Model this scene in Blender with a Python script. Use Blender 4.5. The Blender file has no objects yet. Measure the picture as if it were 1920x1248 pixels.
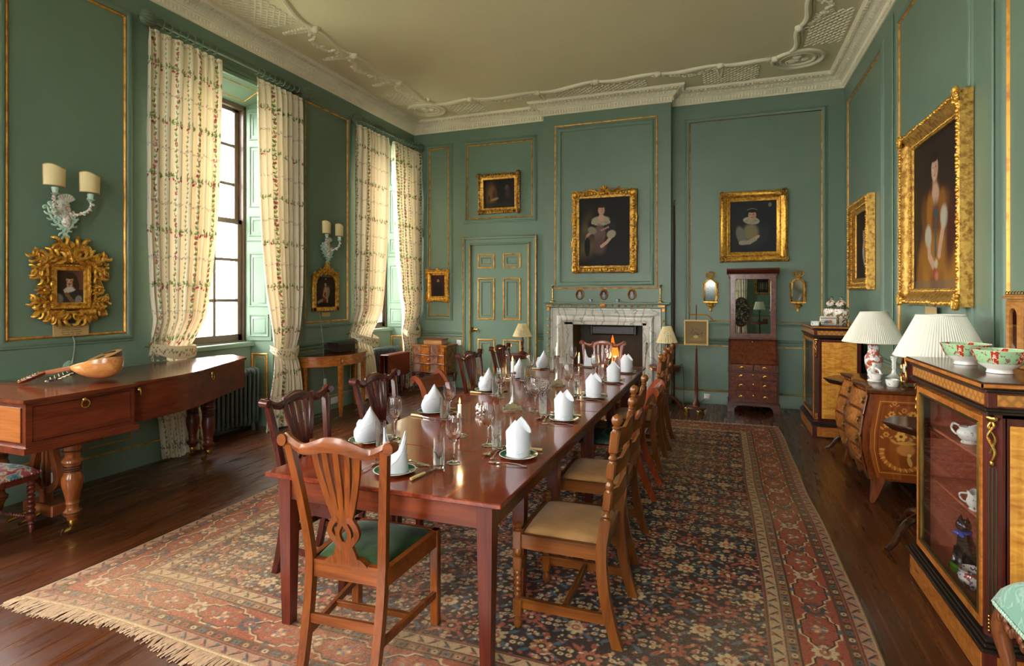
import bpy, math, random
import numpy as np
from mathutils import Vector, Matrix
random.seed(7)
SC = bpy.context.scene
COL = SC.collection
PI = math.pi
# ------------------------------------------------------------------ camera
CAM_H = 1.6
F_PX = 1063.0
YAW = math.atan2(395.0, F_PX)
cam_data = bpy.data.cameras.new('camera')
cam_data.sensor_fit = 'HORIZONTAL'
cam_data.sensor_width = 36.0
cam_data.lens = 36.0 * F_PX / 1920.0
cam_data.shift_y = -74.0 / 1920.0
cam_data.clip_start = 0.05
cam = bpy.data.objects.new('camera', cam_data)
cam.location = (0, 0, CAM_H)
cam.rotation_euler = (PI / 2, 0, YAW)
COL.objects.link(cam)
SC.camera = cam
# ------------------------------------------------------------------ view, world, daylight
SC.view_settings.view_transform = 'Standard'
SC.view_settings.look = 'None'
SC.view_settings.gamma = 1.0
SC.view_settings.use_curve_mapping = False
SC.view_settings.exposure = 0.9
SC.cycles.max_bounces = 10
SC.cycles.diffuse_bounces = 6
SC.cycles.glossy_bounces = 4
SC.cycles.transmission_bounces = 8
SC.cycles.transparent_max_bounces = 12
SC.cycles.caustics_reflective = False
SC.cycles.caustics_refractive = False
SC.cycles.sample_clamp_indirect = 6.0
world = bpy.data.worlds.new('sky')
SC.world = world
world.use_nodes = True
wn = world.node_tree.nodes
wl = world.node_tree.links
bg = wn['Background']
tc = wn.new('ShaderNodeTexCoord')
sep = wn.new('ShaderNodeSeparateXYZ')
wl.new(tc.outputs['Generated'], sep.inputs[0])
rmp = wn.new('ShaderNodeValToRGB')
rmp.color_ramp.elements[0].position = 0.30
rmp.color_ramp.elements[0].color = (0.16, 0.18, 0.13, 1)
rmp.color_ramp.elements[1].position = 0.60
rmp.color_ramp.elements[1].color = (1.0, 0.985, 0.94, 1)
mr = wn.new('ShaderNodeMapRange')
mr.inputs[1].default_value = -1
mr.inputs[2].default_value = 1
wl.new(sep.outputs[2], mr.inputs[0])
wl.new(mr.outputs[0], rmp.inputs[0])
wl.new(rmp.outputs[0], bg.inputs[0])
bg.inputs[1].default_value = 21.0
# room dimensions (metres)
LX, RX, FY, BY = -5.085, 1.545, 8.75, -2.4
CZ = 4.57            # ceiling
BRX0, BRX1, BRY = -2.64, -0.704, 8.52   # chimney breast
SASH_X = -5.42
WIN_HW, WIN_OW = 0.61, 0.70             # half widths: sash, opening in the wall face
WIN_SILL, WIN_HEAD = 1.03, 3.84
LEFT_WINS = [4.71, 7.79, 1.63, -1.2]  # last two continue the row out of view, added for more even light
BACK_WINS = [-0.38, -3.25]  # unseen windows added for even light, the first beside the mirrored curtain
def portal(loc, rot, sx, sz):
 """Daylight portal in a window opening: guides sky sampling, gives off nothing itself."""
 L = bpy.data.lights.new('window_daylight', 'AREA')
 L.shape = 'RECTANGLE'
 L.size, L.size_y = sx, sz
 L.cycles.is_portal = True
 o = bpy.data.objects.new('window_daylight', L)
 o.location = loc
 o.rotation_euler = rot
 COL.objects.link(o)
for wy in LEFT_WINS:
 portal((SASH_X - 0.12, wy, (WIN_SILL + WIN_HEAD) / 2), (PI / 2, 0, -PI / 2), 1.3, 2.95)
for wx in BACK_WINS:
 portal((wx, BY - 0.47, (WIN_SILL + WIN_HEAD) / 2), (PI / 2, 0, PI), 1.3, 2.95)
# ------------------------------------------------------------------ helpers
def lin(h):
 if isinstance(h, str):
  h = h.lstrip('#')
  c = [int(h[i:i + 2], 16) / 255 for i in (0, 2, 4)]
 else:
  c = [x / 255 for x in h]
 return tuple((x / 12.92 if x <= 0.04045 else ((x + 0.055) / 1.055) ** 2.4) for x in c)
def rz(a):
 return Matrix.Rotation(a, 4, 'Z')
class MB:
 """Collects shapes into one mesh."""
 def __init__(s):
  s.v = []
  s.f = []
  s.mi = []
 def add(s, vs, fs, mi=0, M=None):
  o = len(s.v)
  if M is not None:
   s.v += [tuple(M @ Vector(p)) for p in vs]
  else:
   s.v += [tuple(p) for p in vs]
  for f in fs:
   s.f.append([i + o for i in f])
   s.mi.append(mi)
  return s
 def box(s, x0, y0, z0, x1, y1, z1, b=0.0, mi=0, M=None):
  if x0 > x1: x0, x1 = x1, x0
  if y0 > y1: y0, y1 = y1, y0
  if z0 > z1: z0, z1 = z1, z0
  b = min(b, 0.49 * min(x1 - x0, y1 - y0, z1 - z0))
  if b <= 0:
   vs = [(x, y, z) for z in (z0, z1) for y in (y0, y1) for x in (x0, x1)]
   fs = [(0, 2, 3, 1), (4, 5, 7, 6), (0, 1, 5, 4), (2, 6, 7, 3), (0, 4, 6, 2), (1, 3, 7, 5)]
   return s.add(vs, fs, mi, M)
  vs = []
  X, Y, Z = (x0, x1), (y0, y1), (z0, z1)
  sg = (1, -1)
  idx = {}
  for i in (0, 1):
   for j in (0, 1):
    for k in (0, 1):
     for a in range(3):
      p = [X[i] + sg[i] * b, Y[j] + sg[j] * b, Z[k] + sg[k] * b]
      p[a] = (X[i], Y[j], Z[k])[a]
      idx[(i, j, k, a)] = len(vs)
      vs.append(tuple(p))
  fs = []
  for i in (0, 1):
   q = [idx[(i, 0, 0, 0)], idx[(i, 1, 0, 0)], idx[(i, 1, 1, 0)], idx[(i, 0, 1, 0)]]
   fs.append(q if i else q[::-1])
   q = [idx[(0, i, 0, 1)], idx[(1, i, 0, 1)], idx[(1, i, 1, 1)], idx[(0, i, 1, 1)]]
   fs.append(q[::-1] if i else q)
   q = [idx[(0, 0, i, 2)], idx[(1, 0, i, 2)], idx[(1, 1, i, 2)], idx[(0, 1, i, 2)]]
   fs.append(q if i else q[::-1])
  for i in (0, 1):
   for j in (0, 1):
    q = [idx[(i, j, 0, 0)], idx[(i, j, 1, 0)], idx[(i, j, 1, 1)], idx[(i, j, 0, 1)]]
    fs.append(q if (i == j) else q[::-1])
    q = [idx[(i, 0, j, 2)], idx[(i, 1, j, 2)], idx[(i, 1, j, 0)], idx[(i, 0, j, 0)]]
    fs.append(q if (i == j) else q[::-1])
    q = [idx[(0, i, j, 1)], idx[(1, i, j, 1)], idx[(1, i, j, 2)], idx[(0, i, j, 2)]]
    fs.append(q if (i == j) else q[::-1])
  for i in (0, 1):
   for j in (0, 1):
    for k in (0, 1):
     q = [idx[(i, j, k, a)] for a in range(3)]
     fs.append(q if (i + j + k) % 2 else q[::-1])
  return s.add(vs, fs, mi, M)
 def lathe(s, prof, c=(0, 0, 0), seg=24, mi=0, M=None, sx=1.0, sy=1.0, a0=0.0, a1=2 * PI):
  full = abs(a1 - a0 - 2 * PI) < 1e-6
  n = seg if full else seg + 1
  vs, fs = [], []
  for (r, z) in prof:
   for i in range(n):
    a = a0 + (a1 - a0) * i / seg
    vs.append((c[0] + r * sx * math.cos(a), c[1] + r * sy * math.sin(a), c[2] + z))
  for k in range(len(prof) - 1):
   for i in range(seg):
    j = (i + 1) % n
    fs.append((k * n + i, k * n + j, (k + 1) * n + j, (k + 1) * n + i))
  if full:
   if prof[0][0] > 1e-5:
    fs.append(tuple(range(n))[::-1])
   if prof[-1][0] > 1e-5:
    fs.append(tuple((len(prof) - 1) * n + i for i in range(n)))
  return s.add(vs, fs, mi, M)
 def tube(s, pts, r, seg=10, closed=False, mi=0, M=None, flat=1.0, cap=True):
  pts = [Vector(p) for p in pts]
  n = len(pts)
  rr = r if isinstance(r, (list, tuple)) else [r] * n
  vs, fs = [], []
  up = None
  for i in range(n):
   if closed:
    t = pts[(i + 1) % n] - pts[i - 1]
   else:
    t = pts[min(i + 1, n - 1)] - pts[max(i - 1, 0)]
   if t.length < 1e-9: t = Vector((0, 0, 1))
   t.normalize()
   if up is None:
    up = Vector((0, 0, 1)) if abs(t.z) < 0.9 else Vector((1, 0, 0))
   a = t.cross(up)
   if a.length < 1e-6:
    a = t.orthogonal()
   a.normalize()
   b = a.cross(t)
   up = b
   for k in range(seg):
    w = 2 * PI * k / seg
    vs.append(pts[i] + a * (rr[i] * math.cos(w)) + b * (rr[i] * flat * math.sin(w)))
  m = n if closed else n - 1
  for i in range(m):
   for k in range(seg):
    i2 = (i + 1) % n
    k2 = (k + 1) % seg
    fs.append((i * seg + k, i * seg + k2, i2 * seg + k2, i2 * seg + k))
  if cap and not closed:
   fs.append(tuple(range(seg))[::-1])
   fs.append(tuple((n - 1) * seg + k for k in range(seg)))
  return s.add(vs, fs, mi, M)
 def prism(s, out, h0, h1, plane='xz', mi=0, M=None):
  """Extrude a 2D outline: 'xz' along y, 'xy' along z, 'yz' along x."""
  n = len(out)
  f = {'xz': lambda a, b, h: (a, h, b), 'xy': lambda a, b, h: (a, b, h), 'yz': lambda a, b, h: (h, a, b)}[plane]
  vs = [f(a, b, h0) for a, b in out] + [f(a, b, h1) for a, b in out]
  area = sum(out[i][0] * out[(i + 1) % n][1] - out[(i + 1) % n][0] * out[i][1] for i in range(n))
  fl = (area > 0)
  if plane == 'xz': fl = not fl
  if h1 < h0: fl = not fl
  fs = []
  a = tuple(range(n))
  b = tuple(range(n, 2 * n))
  fs.append(a[::-1] if fl else a)
  fs.append(b if fl else b[::-1])
  for i in range(n):
   j = (i + 1) % n
   q = (i, j, n + j, n + i)
   fs.append(q if fl else q[::-1])
  return s.add(vs, fs, mi, M)
 def grid(s, fn, nu, nv, wu=False, wv=False, mi=0, M=None):
  vs = [fn(i / (nu if wu else nu - 1), j / (nv if wv else nv - 1)) for j in range(nv) for i in range(nu)]
  fs = []
  for j in range(nv if wv else nv - 1):
   for i in range(nu if wu else nu - 1):
    i2 = (i + 1) % nu
    j2 = (j + 1) % nv
    fs.append((j * nu + i, j * nu + i2, j2 * nu + i2, j2 * nu + i))
  return s.add(vs, fs, mi, M)
 def ball(s, c, r, seg=12, mi=0, M=None):
  if not isinstance(r, (list, tuple)): r = (r, r, r)
  m = max(5, seg // 2)
  vs = [(c[0], c[1], c[2] - r[2])]
  for j in range(1, m):
   t = PI * j / m
   for i in range(seg):
    a = 2 * PI * i / seg
    vs.append((c[0] + r[0] * math.sin(t) * math.cos(a), c[1] + r[1] * math.sin(t) * math.sin(a), c[2] - r[2] * math.cos(t)))
  vs.append((c[0], c[1], c[2] + r[2]))
  fs = []
  for i in range(seg):
   fs.append((0, 1 + (i + 1) % seg, 1 + i))
   fs.append((len(vs) - 1, 1 + (m - 2) * seg + i, 1 + (m - 2) * seg + (i + 1) % seg))
  for j in range(m - 2):
   for i in range(seg):
    fs.append((1 + j * seg + i, 1 + j * seg + (i + 1) % seg, 1 + (j + 1) * seg + (i + 1) % seg, 1 + (j + 1) * seg + i))
  return s.add(vs, fs, mi, M)
 def loft(s, rings, closed_ring=True, caps=True, mi=0, M=None):
  n = len(rings[0])
  vs = [p for r in rings for p in r]
  fs = []
  for k in range(len(rings) - 1):
   for i in range(n if closed_ring else n - 1):
    j = (i + 1) % n
    fs.append((k * n + i, k * n + j, (k + 1) * n + j, (k + 1) * n + i))
  if caps:
   fs.append(tuple(range(n))[::-1])
   fs.append(tuple((len(rings) - 1) * n + i for i in range(n)))
  return s.add(vs, fs, mi, M)
 def frame(s, x0, z0, x1, z1, prof, mi=0, M=None, notch=None):
  """Mitred rectangular moulding in the xz plane, facing -y.
  prof: (d, h): d grows outwards from the rectangle, h rises out of the wall."""
  rings = []
  for (d, h) in prof:
   rings.append([(x0 - d, -h, z0 - d), (x1 + d, -h, z0 - d), (x1 + d, -h, z1 + d), (x0 - d, -h, z1 + d)])
  vs = [p for r in rings for p in r]
  fs = []
  for k in range(len(rings) - 1):
   for i in range(4):
    j = (i + 1) % 4
    fs.append((k * 4 + i, (k + 1) * 4 + i, (k + 1) * 4 + j, k * 4 + j))
  return s.add(vs, fs, mi, M)
 def ribbon(s, pts, th, yf, mi=0, M=None, bulge=0.0):
  """Flat bar in a raked back: pts (x, z, half width); yf(z) depth of its middle."""
  rings = []
  n = len(pts)
  for i, (x, z, w) in enumerate(pts):
   a = pts[max(i - 1, 0)]
   b = pts[min(i + 1, n - 1)]
   tx, tz = b[0] - a[0], b[1] - a[1]
   l = math.hypot(tx, tz) or 1
   nx, nz = tz / l, -tx / l
   y = yf(z)
   rings.append([(x + nx * w, y - th, z + nz * w), (x - nx * w, y - th, z - nz * w),
      (x - nx * w, y + th, z - nz * w), (x + nx * w, y + th, z + nz * w)])
  return s.loft(rings, mi=mi, M=M)
 def build(s, name, mat, parent=None, sharp=42, loc=None):
  me = bpy.data.meshes.new(name)
  me.from_pydata(s.v, [], s.f)
  mats = mat if isinstance(mat, (list, tuple)) else [mat]
  for m in mats:
   me.materials.append(m)
  n = len(me.polygons)
  me.polygons.foreach_set('use_smooth', [True] * n)
  if len(mats) > 1:
   me.polygons.foreach_set('material_index', s.mi)
  me.update()
  me.set_sharp_from_angle(angle=math.radians(sharp))
  o = bpy.data.objects.new(name, me)
  if loc: o.location = loc
  if parent is not None:
   o.parent = parent
  COL.objects.link(o)
  return o
def tag(o, label=None, cat=None, group=None, kind=None):
 if label: o['label'] = label
 if cat: o['category'] = cat
 if group: o['group'] = group
 if kind: o['kind'] = kind
 return o
def thing(name, label, cat, loc=(0, 0, 0), rot=0.0, group=None):
 o = bpy.data.objects.new(name, None)
 o.empty_display_size = 0.05
 o.location = loc
 o.rotation_euler = (0, 0, rot) if not isinstance(rot, (tuple, list)) else rot
 COL.objects.link(o)
 return tag(o, label, cat, group)
def struct(o):
 o['kind'] = 'structure'
 return o
def dup(root, loc, rot=0.0, label=None, group=None):
 r = root.copy()
 COL.objects.link(r)
 r.location = loc
 r.rotation_euler = (0, 0, rot) if not isinstance(rot, (tuple, list)) else rot
 if label: r['label'] = label
 if group: r['group'] = group
 for ch in list(root.children):
  c = ch.copy()
  COL.objects.link(c)
  c.parent = r
  for g in list(ch.children):
   d = g.copy()
   COL.objects.link(d)
   d.parent = c
 return r
def bez(p0, p1, p2, p3, n=12):
 out = []
 for i in range(n + 1):
  t = i / n
  u = 1 - t
  out.append(tuple(u ** 3 * a + 3 * u * u * t * b + 3 * u * t * t * c + t ** 3 * d for a, b, c, d in zip(p0, p1, p2, p3)))
 return out
def smooth_path(pts, n=6):
 """Catmull-Rom through points."""
 out = []
 m = len(pts)
 for i in range(m - 1):
  p0, p1, p2, p3 = pts[max(i - 1, 0)], pts[i], pts[i + 1], pts[min(i + 2, m - 1)]
  for k in range(n):
   t = k / n
   out.append(tuple(0.5 * (2 * b + (c - a) * t + (2 * a - 5 * b + 4 * c - d) * t * t + (3 * b - a - 3 * c + d) * t ** 3)
       for a, b, c, d in zip(p0, p1, p2, p3)))
 out.append(tuple(pts[-1]))
 return out
def spiral(c, r0, r1, turns, a0, n=18, plane='xz', y=0.0, sgn=1):
 out = []
 for i in range(n + 1):
  t = i / n
  r = r0 + (r1 - r0) * t
  a = a0 + sgn * turns * 2 * PI * t
  p, q = c[0] + r * math.cos(a), c[1] + r * math.sin(a)
  out.append((p, y, q) if plane == 'xz' else (p, q, y))
 return out
# ------------------------------------------------------------------ materials
MATS = {}
def newmat(name):
 m = bpy.data.materials.new(name)
 m.use_nodes = True
 MATS[name] = m
 nt = m.node_tree
 return m, nt.nodes, nt.links, nt.nodes['Principled BSDF']
def setp(b, col=None, rough=None, metal=None, spec=None, coat=None, coatr=None, sheen=None, trans=None, ior=None):
 I = b.inputs
 if col is not None: I['Base Color'].default_value = (*col, 1)
 if rough is not None: I['Roughness'].default_value = rough
 if metal is not None: I['Metallic'].default_value = metal
 if spec is not None: I['Specular IOR Level'].default_value = spec
 if coat is not None: I['Coat Weight'].default_value = coat
 if coatr is not None: I['Coat Roughness'].default_value = coatr
 if sheen is not None:
  I['Sheen Weight'].default_value = sheen
  I['Sheen Roughness'].default_value = 0.4
 if trans is not None: I['Transmission Weight'].default_value = trans
 if ior is not None: I['IOR'].default_value = ior
def coords(N, L, scale=(1, 1, 1), rot=(0, 0, 0), out='Object'):
 t = N.new('ShaderNodeTexCoord')
 m = N.new('ShaderNodeMapping')
 m.inputs['Scale'].default_value = scale
 m.inputs['Rotation'].default_value = rot
 L.new(t.outputs[out], m.inputs[0])
 return m.outputs[0]
def noise(N, L, vec, scale=5, detail=4, rough=0.55, dist=0.0):
 n = N.new('ShaderNodeTexNoise')
 n.inputs['Scale'].default_value = scale
 n.inputs['Detail'].default_value = detail
 n.inputs['Roughness'].default_value = rough
 n.inputs['Distortion'].default_value = dist
 if vec is not None: L.new(vec, n.inputs['Vector'])
 return n.outputs['Fac']
def ramp(N, L, fac, stops, interp='LINEAR'):
 r = N.new('ShaderNodeValToRGB')
 cr = r.color_ramp
 cr.interpolation = interp
 while len(cr.elements) < len(stops):
  cr.elements.new(0.5)
 for e, (p, c) in zip(cr.elements, stops):
  e.position = p
  e.color = (*c, 1) if len(c) == 3 else c
 L.new(fac, r.inputs[0])
 return r.outputs[0]
def mixc(N, L, fac, a, b, mode='MIX'):
 m = N.new('ShaderNodeMix')
 m.data_type = 'RGBA'
 m.blend_type = mode
 for k, v in ((0, fac), (6, a), (7, b)):
  if isinstance(v, (int, float)): m.inputs[k].default_value = v
  elif isinstance(v, tuple): m.inputs[k].default_value = (*v, 1)
  else: L.new(v, m.inputs[k])
 return m.outputs[2]
def mathn(N, L, op, a, b=None, clamp=False):
 m = N.new('ShaderNodeMath')
 m.operation = op
 m.use_clamp = clamp
 for k, v in ((0, a), (1, b)):
  if v is None: continue
  if isinstance(v, (int, float)): m.inputs[k].default_value = v
  else: L.new(v, m.inputs[k])
 return m.outputs[0]
def bump(N, L, b, h, strength=0.2, dist=0.01):
 n = N.new('ShaderNodeBump')
 n.inputs['Strength'].default_value = strength
 n.inputs['Distance'].default_value = dist
 L.new(h, n.inputs['Height'])
 L.new(n.outputs[0], b.inputs['Normal'])
def plain(name, col, rough=0.5, metal=0.0, var=0.12, sc=8.0, bmp=0.0, bsc=40.0, **kw):
 """Plain coloured surface with a little noise in its colour."""
 m, N, L, b = newmat(name)
 c = lin(col)
 setp(b, c, rough, metal, **kw)
 v = coords(N, L)
 if var > 0:
  f = noise(N, L, v, sc, 4)
  L.new(ramp(N, L, f, [(0.3, tuple(x * (1 - var) for x in c)), (0.7, tuple(min(1, x * (1 + var)) for x in c))]), b.inputs['Base Color'])
 if bmp > 0:
  bump(N, L, b, noise(N, L, v, bsc, 3), bmp, 0.004)
 return m
def wood(name, dark, light, rough=0.28, axis='X', sc=1.0, coat=0.35, bmp=0.04):
 m, N, L, b = newmat(name)
 setp(b, None, rough + 0.04, 0, spec=0.4, coat=coat * 0.45, coatr=0.12)
 k = {'X': (0.9, 9, 9), 'Y': (9, 0.9, 9), 'Z': (9, 9, 0.9)}[axis]
 v = coords(N, L, tuple(q * sc for q in k))
 f1 = noise(N, L, v, 1.6, 5, 0.6, 1.2)
 k2 = {'X': (2.5, 70, 70), 'Y': (70, 2.5, 70), 'Z': (70, 70, 2.5)}[axis]
 v2 = coords(N, L, tuple(q * sc for q in k2))
 f2 = noise(N, L, v2, 1.5, 3, 0.6)
 f = mathn(N, L, 'ADD', mathn(N, L, 'MULTIPLY', f1, 0.68), mathn(N, L, 'MULTIPLY', f2, 0.32))
 d, l = lin(dark), lin(light)
 mid = tuple((x + y) / 2 for x, y in zip(d, l))
 L.new(ramp(N, L, f, [(0.32, d), (0.5, mid), (0.68, l)]), b.inputs['Base Color'])
 if bmp: bump(N, L, b, f2, bmp, 0.002)
 return m
def burr(name, dark, light, rough=0.25, sc=1.0):
 m, N, L, b = newmat(name)
 setp(b, None, rough, 0, coat=0.4, coatr=0.12)
 v = coords(N, L, (sc, sc, sc))
 f1 = noise(N, L, v, 9, 6, 0.65, 2.5)
 f2 = noise(N, L, v, 34, 4, 0.6, 1.0)
 f = mathn(N, L, 'ADD', mathn(N, L, 'MULTIPLY', f1, 0.7), mathn(N, L, 'MULTIPLY', f2, 0.3))
 d, l = lin(dark), lin(light)
 mid = tuple((x + y) / 2 for x, y in zip(d, l))
 L.new(ramp(N, L, f, [(0.33, d), (0.5, mid), (0.66, l)]), b.inputs['Base Color'])
 return m
def satinwood(name, dark, light, rough=0.28, sc=1.0):
 """Figured veneer: rippled lights across a straight grain."""
 m, N, L, b = newmat(name)
 setp(b, None, rough, 0, coat=0.4, coatr=0.12)
 v = coords(N, L, (3 * sc, 3 * sc, 9 * sc))
 f1 = noise(N, L, v, 2.2, 3, 0.5, 1.8)
 v2 = coords(N, L, (50 * sc, 50 * sc, 1.6 * sc))
 f2 = noise(N, L, v2, 1.2, 3, 0.6)
 f = mathn(N, L, 'ADD', mathn(N, L, 'MULTIPLY', f1, 0.7), mathn(N, L, 'MULTIPLY', f2, 0.3))
 d, l = lin(dark), lin(light)
 L.new(ramp(N, L, f, [(0.34, d), (0.64, l)]), b.inputs['Base Color'])
 return m
def metalm(name, col, rough=0.25, bmp=0.0, bsc=60, dark=0.35):
 m, N, L, b = newmat(name)
 c = lin(col)
 setp(b, c, rough, 1.0)
 v = coords(N, L)
 f = noise(N, L, v, 14, 4)
 L.new(ramp(N, L, f, [(0.3, tuple(x * (1 - dark) for x in c)), (0.65, c)]), b.inputs['Base Color'])
 if bmp: bump(N, L, b, noise(N, L, v, bsc, 3), bmp, 0.006)
 return m
def gilt(name, col, deep, bmp=0.5, bsc=45, rough=0.36, metal=0.75):
 """Carved and gilded wood: gold leaf mottled at random with a deeper tone."""
 m, N, L, b = newmat(name)
 setp(b, None, rough, metal)
 v = coords(N, L)
 f = noise(N, L, v, bsc * 0.6, 4, 0.6)
 L.new(ramp(N, L, f, [(0.36, lin(deep)), (0.56, lin(col))]), b.inputs['Base Color'])
 bump(N, L, b, noise(N, L, v, bsc, 4, 0.6), bmp, 0.008)
 return m
def vcol(name, rough=0.6, attr='Col', bmp=0.0, bsc=200, var=0.0, **kw):
 """Takes the painted colour stored on the mesh."""
 m, N, L, b = newmat(name)
 setp(b, None, rough, 0, **kw)
 a = N.new('ShaderNodeAttribute')
 a.attribute_name = attr
 c = a.outputs['Color']
 v = coords(N, L)
 if var:
  f = noise(N, L, v, 120, 3)
  g = ramp(N, L, f, [(0.3, (1 - var,) * 3), (0.7, (1, 1, 1))])
  c = mixc(N, L, 1.0, c, g, 'MULTIPLY')
 L.new(c, b.inputs['Base Color'])
 if bmp:
  bump(N, L, b, noise(N, L, v, bsc, 2), bmp, 0.003)
 return m
def glassm(name, col=(1, 1, 1), rough=0.0, ior=1.45):
 m, N, L, b = newmat(name)
 setp(b, col, rough, 0, trans=1.0, ior=ior)
 return m
def panem(name, tint=(1, 1, 1), fres=1.45):
 """Thin flat pane: mostly see-through, with the mirror-like reflection of its surface."""
 m, N, L, b = newmat(name)
 N.remove(b)
 out = N['Material Output']
 t = N.new('ShaderNodeBsdfTransparent')
 t.inputs[0].default_value = (*tint, 1)
 g = N.new('ShaderNodeBsdfGlossy')
 g.inputs['Roughness'].default_value = 0.0
 lw = N.new('ShaderNodeLayerWeight')
 lw.inputs[0].default_value = 0.5
 p5 = mathn(N, L, 'POWER', lw.outputs['Facing'], 5.0)
 fr = mathn(N, L, 'ADD', mathn(N, L, 'MULTIPLY', p5, 0.9), 0.06)
 mx = N.new('ShaderNodeMixShader')
 L.new(fr, mx.inputs[0])
 L.new(t.outputs[0], mx.inputs[1])
 L.new(g.outputs[0], mx.inputs[2])
 L.new(mx.outputs[0], out.inputs[0])
 return m
def emit(name, col, strength):
 m, N, L, b = newmat(name)
 setp(b, (0, 0, 0), 1.0)
 b.inputs['Emission Color'].default_value = (*lin(col), 1)
 b.inputs['Emission Strength'].default_value = strength
 return m
# painted things: a colour grid in metres -------------------------------------
class Paint:
 """A colour grid w x h metres, painted with soft ellipses and strokes; becomes mesh colours."""
 def __init__(s, w, h, nu, nv, base):
  s.w, s.h, s.nu, s.nv = w, h, nu, nv
  s.c = np.zeros((nv, nu, 3), dtype=np.float32)
  s.c[:] = lin(base)
  s.u = (np.arange(nu) / (nu - 1) * w).astype(np.float32)
  s.t = (np.arange(nv) / (nv - 1) * h).astype(np.float32)
 def ell(s, cx, cy, rx, ry, col, ang=0.0, soft=0.25, op=1.0):
  R = max(rx, ry) * (1 + soft)
  i0, i1 = np.searchsorted(s.u, [cx - R, cx + R])
  j0, j1 = np.searchsorted(s.t, [cy - R, cy + R])
  if i1 <= i0 or j1 <= j0: return
  U = s.u[i0:i1][None, :] - cx
  T = s.t[j0:j1][:, None] - cy
  ca, sa = math.cos(ang), math.sin(ang)
  x = (U * ca + T * sa) / rx
  y = (-U * sa + T * ca) / ry
  d = np.sqrt(x * x + y * y)
  a = np.clip((1 + soft - d) / (2 * soft + 1e-6), 0, 1)
  a = (a * a * (3 - 2 * a) * op)[..., None]
  s.c[j0:j1, i0:i1] = s.c[j0:j1, i0:i1] * (1 - a) + np.array(lin(col), dtype=np.float32) * a
 def line(s, pts, w, col, op=1.0, soft=0.3):
  for (x0, y0), (x1, y1) in zip(pts[:-1], pts[1:]):
   l = math.hypot(x1 - x0, y1 - y0)
   n = max(1, int(l / (w * 0.8)))
   for k in range(n):
    t = k / n
    s.ell(x0 + (x1 - x0) * t, y0 + (y1 - y0) * t, w, w, col, 0, soft, op)
 def mesh(s, name, fn, mat, parent=None):
  """fn(U, T) -> array (nv, nu, 3) of positions."""
  U, T = np.meshgrid(s.u, s.t)
  P = fn(U, T).reshape(-1, 3).astype(np.float32)
  nu, nv = s.nu, s.nv
  idx = np.arange(nu * nv).reshape(nv, nu)
  q = np.stack([idx[:-1, :-1], idx[:-1, 1:], idx[1:, 1:], idx[1:, :-1]], -1).reshape(-1, 4)
  me = bpy.data.meshes.new(name)
  me.vertices.add(len(P))
  me.vertices.foreach_set('co', P.ravel())
  nf = len(q)
  me.loops.add(nf * 4)
  me.loops.foreach_set('vertex_index', q.ravel().astype(np.int32))
  me.polygons.add(nf)
  me.polygons.foreach_set('loop_start', np.arange(0, nf * 4, 4, dtype=np.int32))
  me.polygons.foreach_set('use_smooth', np.ones(nf, dtype=bool))
  at = me.color_attributes.new('Col', 'FLOAT_COLOR', 'POINT')
  rgba = np.ones((nu * nv, 4), dtype=np.float32)
  rgba[:, :3] = s.c.reshape(-1, 3)
  at.data.foreach_set('color', rgba.ravel())
  me.update(calc_edges=True)
  me.validate()
  me.materials.append(mat)
  o = bpy.data.objects.new(name, me)
  if parent is not None: o.parent = parent
  COL.objects.link(o)
  return o
# shared materials
GREEN = plain('green_wall_paint', (106, 129, 112), 0.42, var=0.05, sc=2.5, bmp=0.06, bsc=90)
GILT = gilt('gilt_bead_gold', (222, 160, 66), (176, 112, 40), 0.1, 20, 0.4, 0.45)
GOLD = gilt('carved_gold_leaf', (226, 172, 72), (150, 98, 30))
GOLD_B = gilt('bright_gold_leaf', (238, 186, 84), (190, 128, 44), bmp=0.25)
GOLD_D = gilt('aged_gold_leaf', (190, 142, 62), (96, 64, 26), bmp=0.6)
BRASS = metalm('polished_brass', (216, 172, 88), 0.22)
SILVER = metalm('polished_silver', (232, 228, 218), 0.14, dark=0.12)
PLASTER = plain('cream_plaster', (236, 228, 204), 0.75, var=0.04, sc=3)
MIRROR = metalm('old_mirror_glass', (160, 166, 164), 0.1, dark=0.05)
CLEAR = panem('clear_pane')
CRYSTAL = glassm('drinking_glass', ior=1.45)
MAHOG_X = wood('mahogany_grain_across', (58, 18, 12), (128, 52, 30), axis='X')
MAHOG_Y = wood('mahogany_grain_along', (58, 18, 12), (128, 52, 30), axis='Y')
MAHOG_Z = wood('mahogany_grain_upright', (52, 17, 12), (112, 46, 28), axis='Z')
BLACKM = plain('black_lacquer', (22, 18, 16), 0.3, var=0.05)
WHITE_CH = plain('white_porcelain', (236, 234, 228), 0.12, var=0.02, coat=0.5)
WHITE_PL = plain('white_plastic', (226, 226, 222), 0.4, var=0.02)
CANVAS = vcol('oil_paint_canvas', 0.6, spec=0.25, var=0.3, bmp=0.15, bsc=260)
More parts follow.
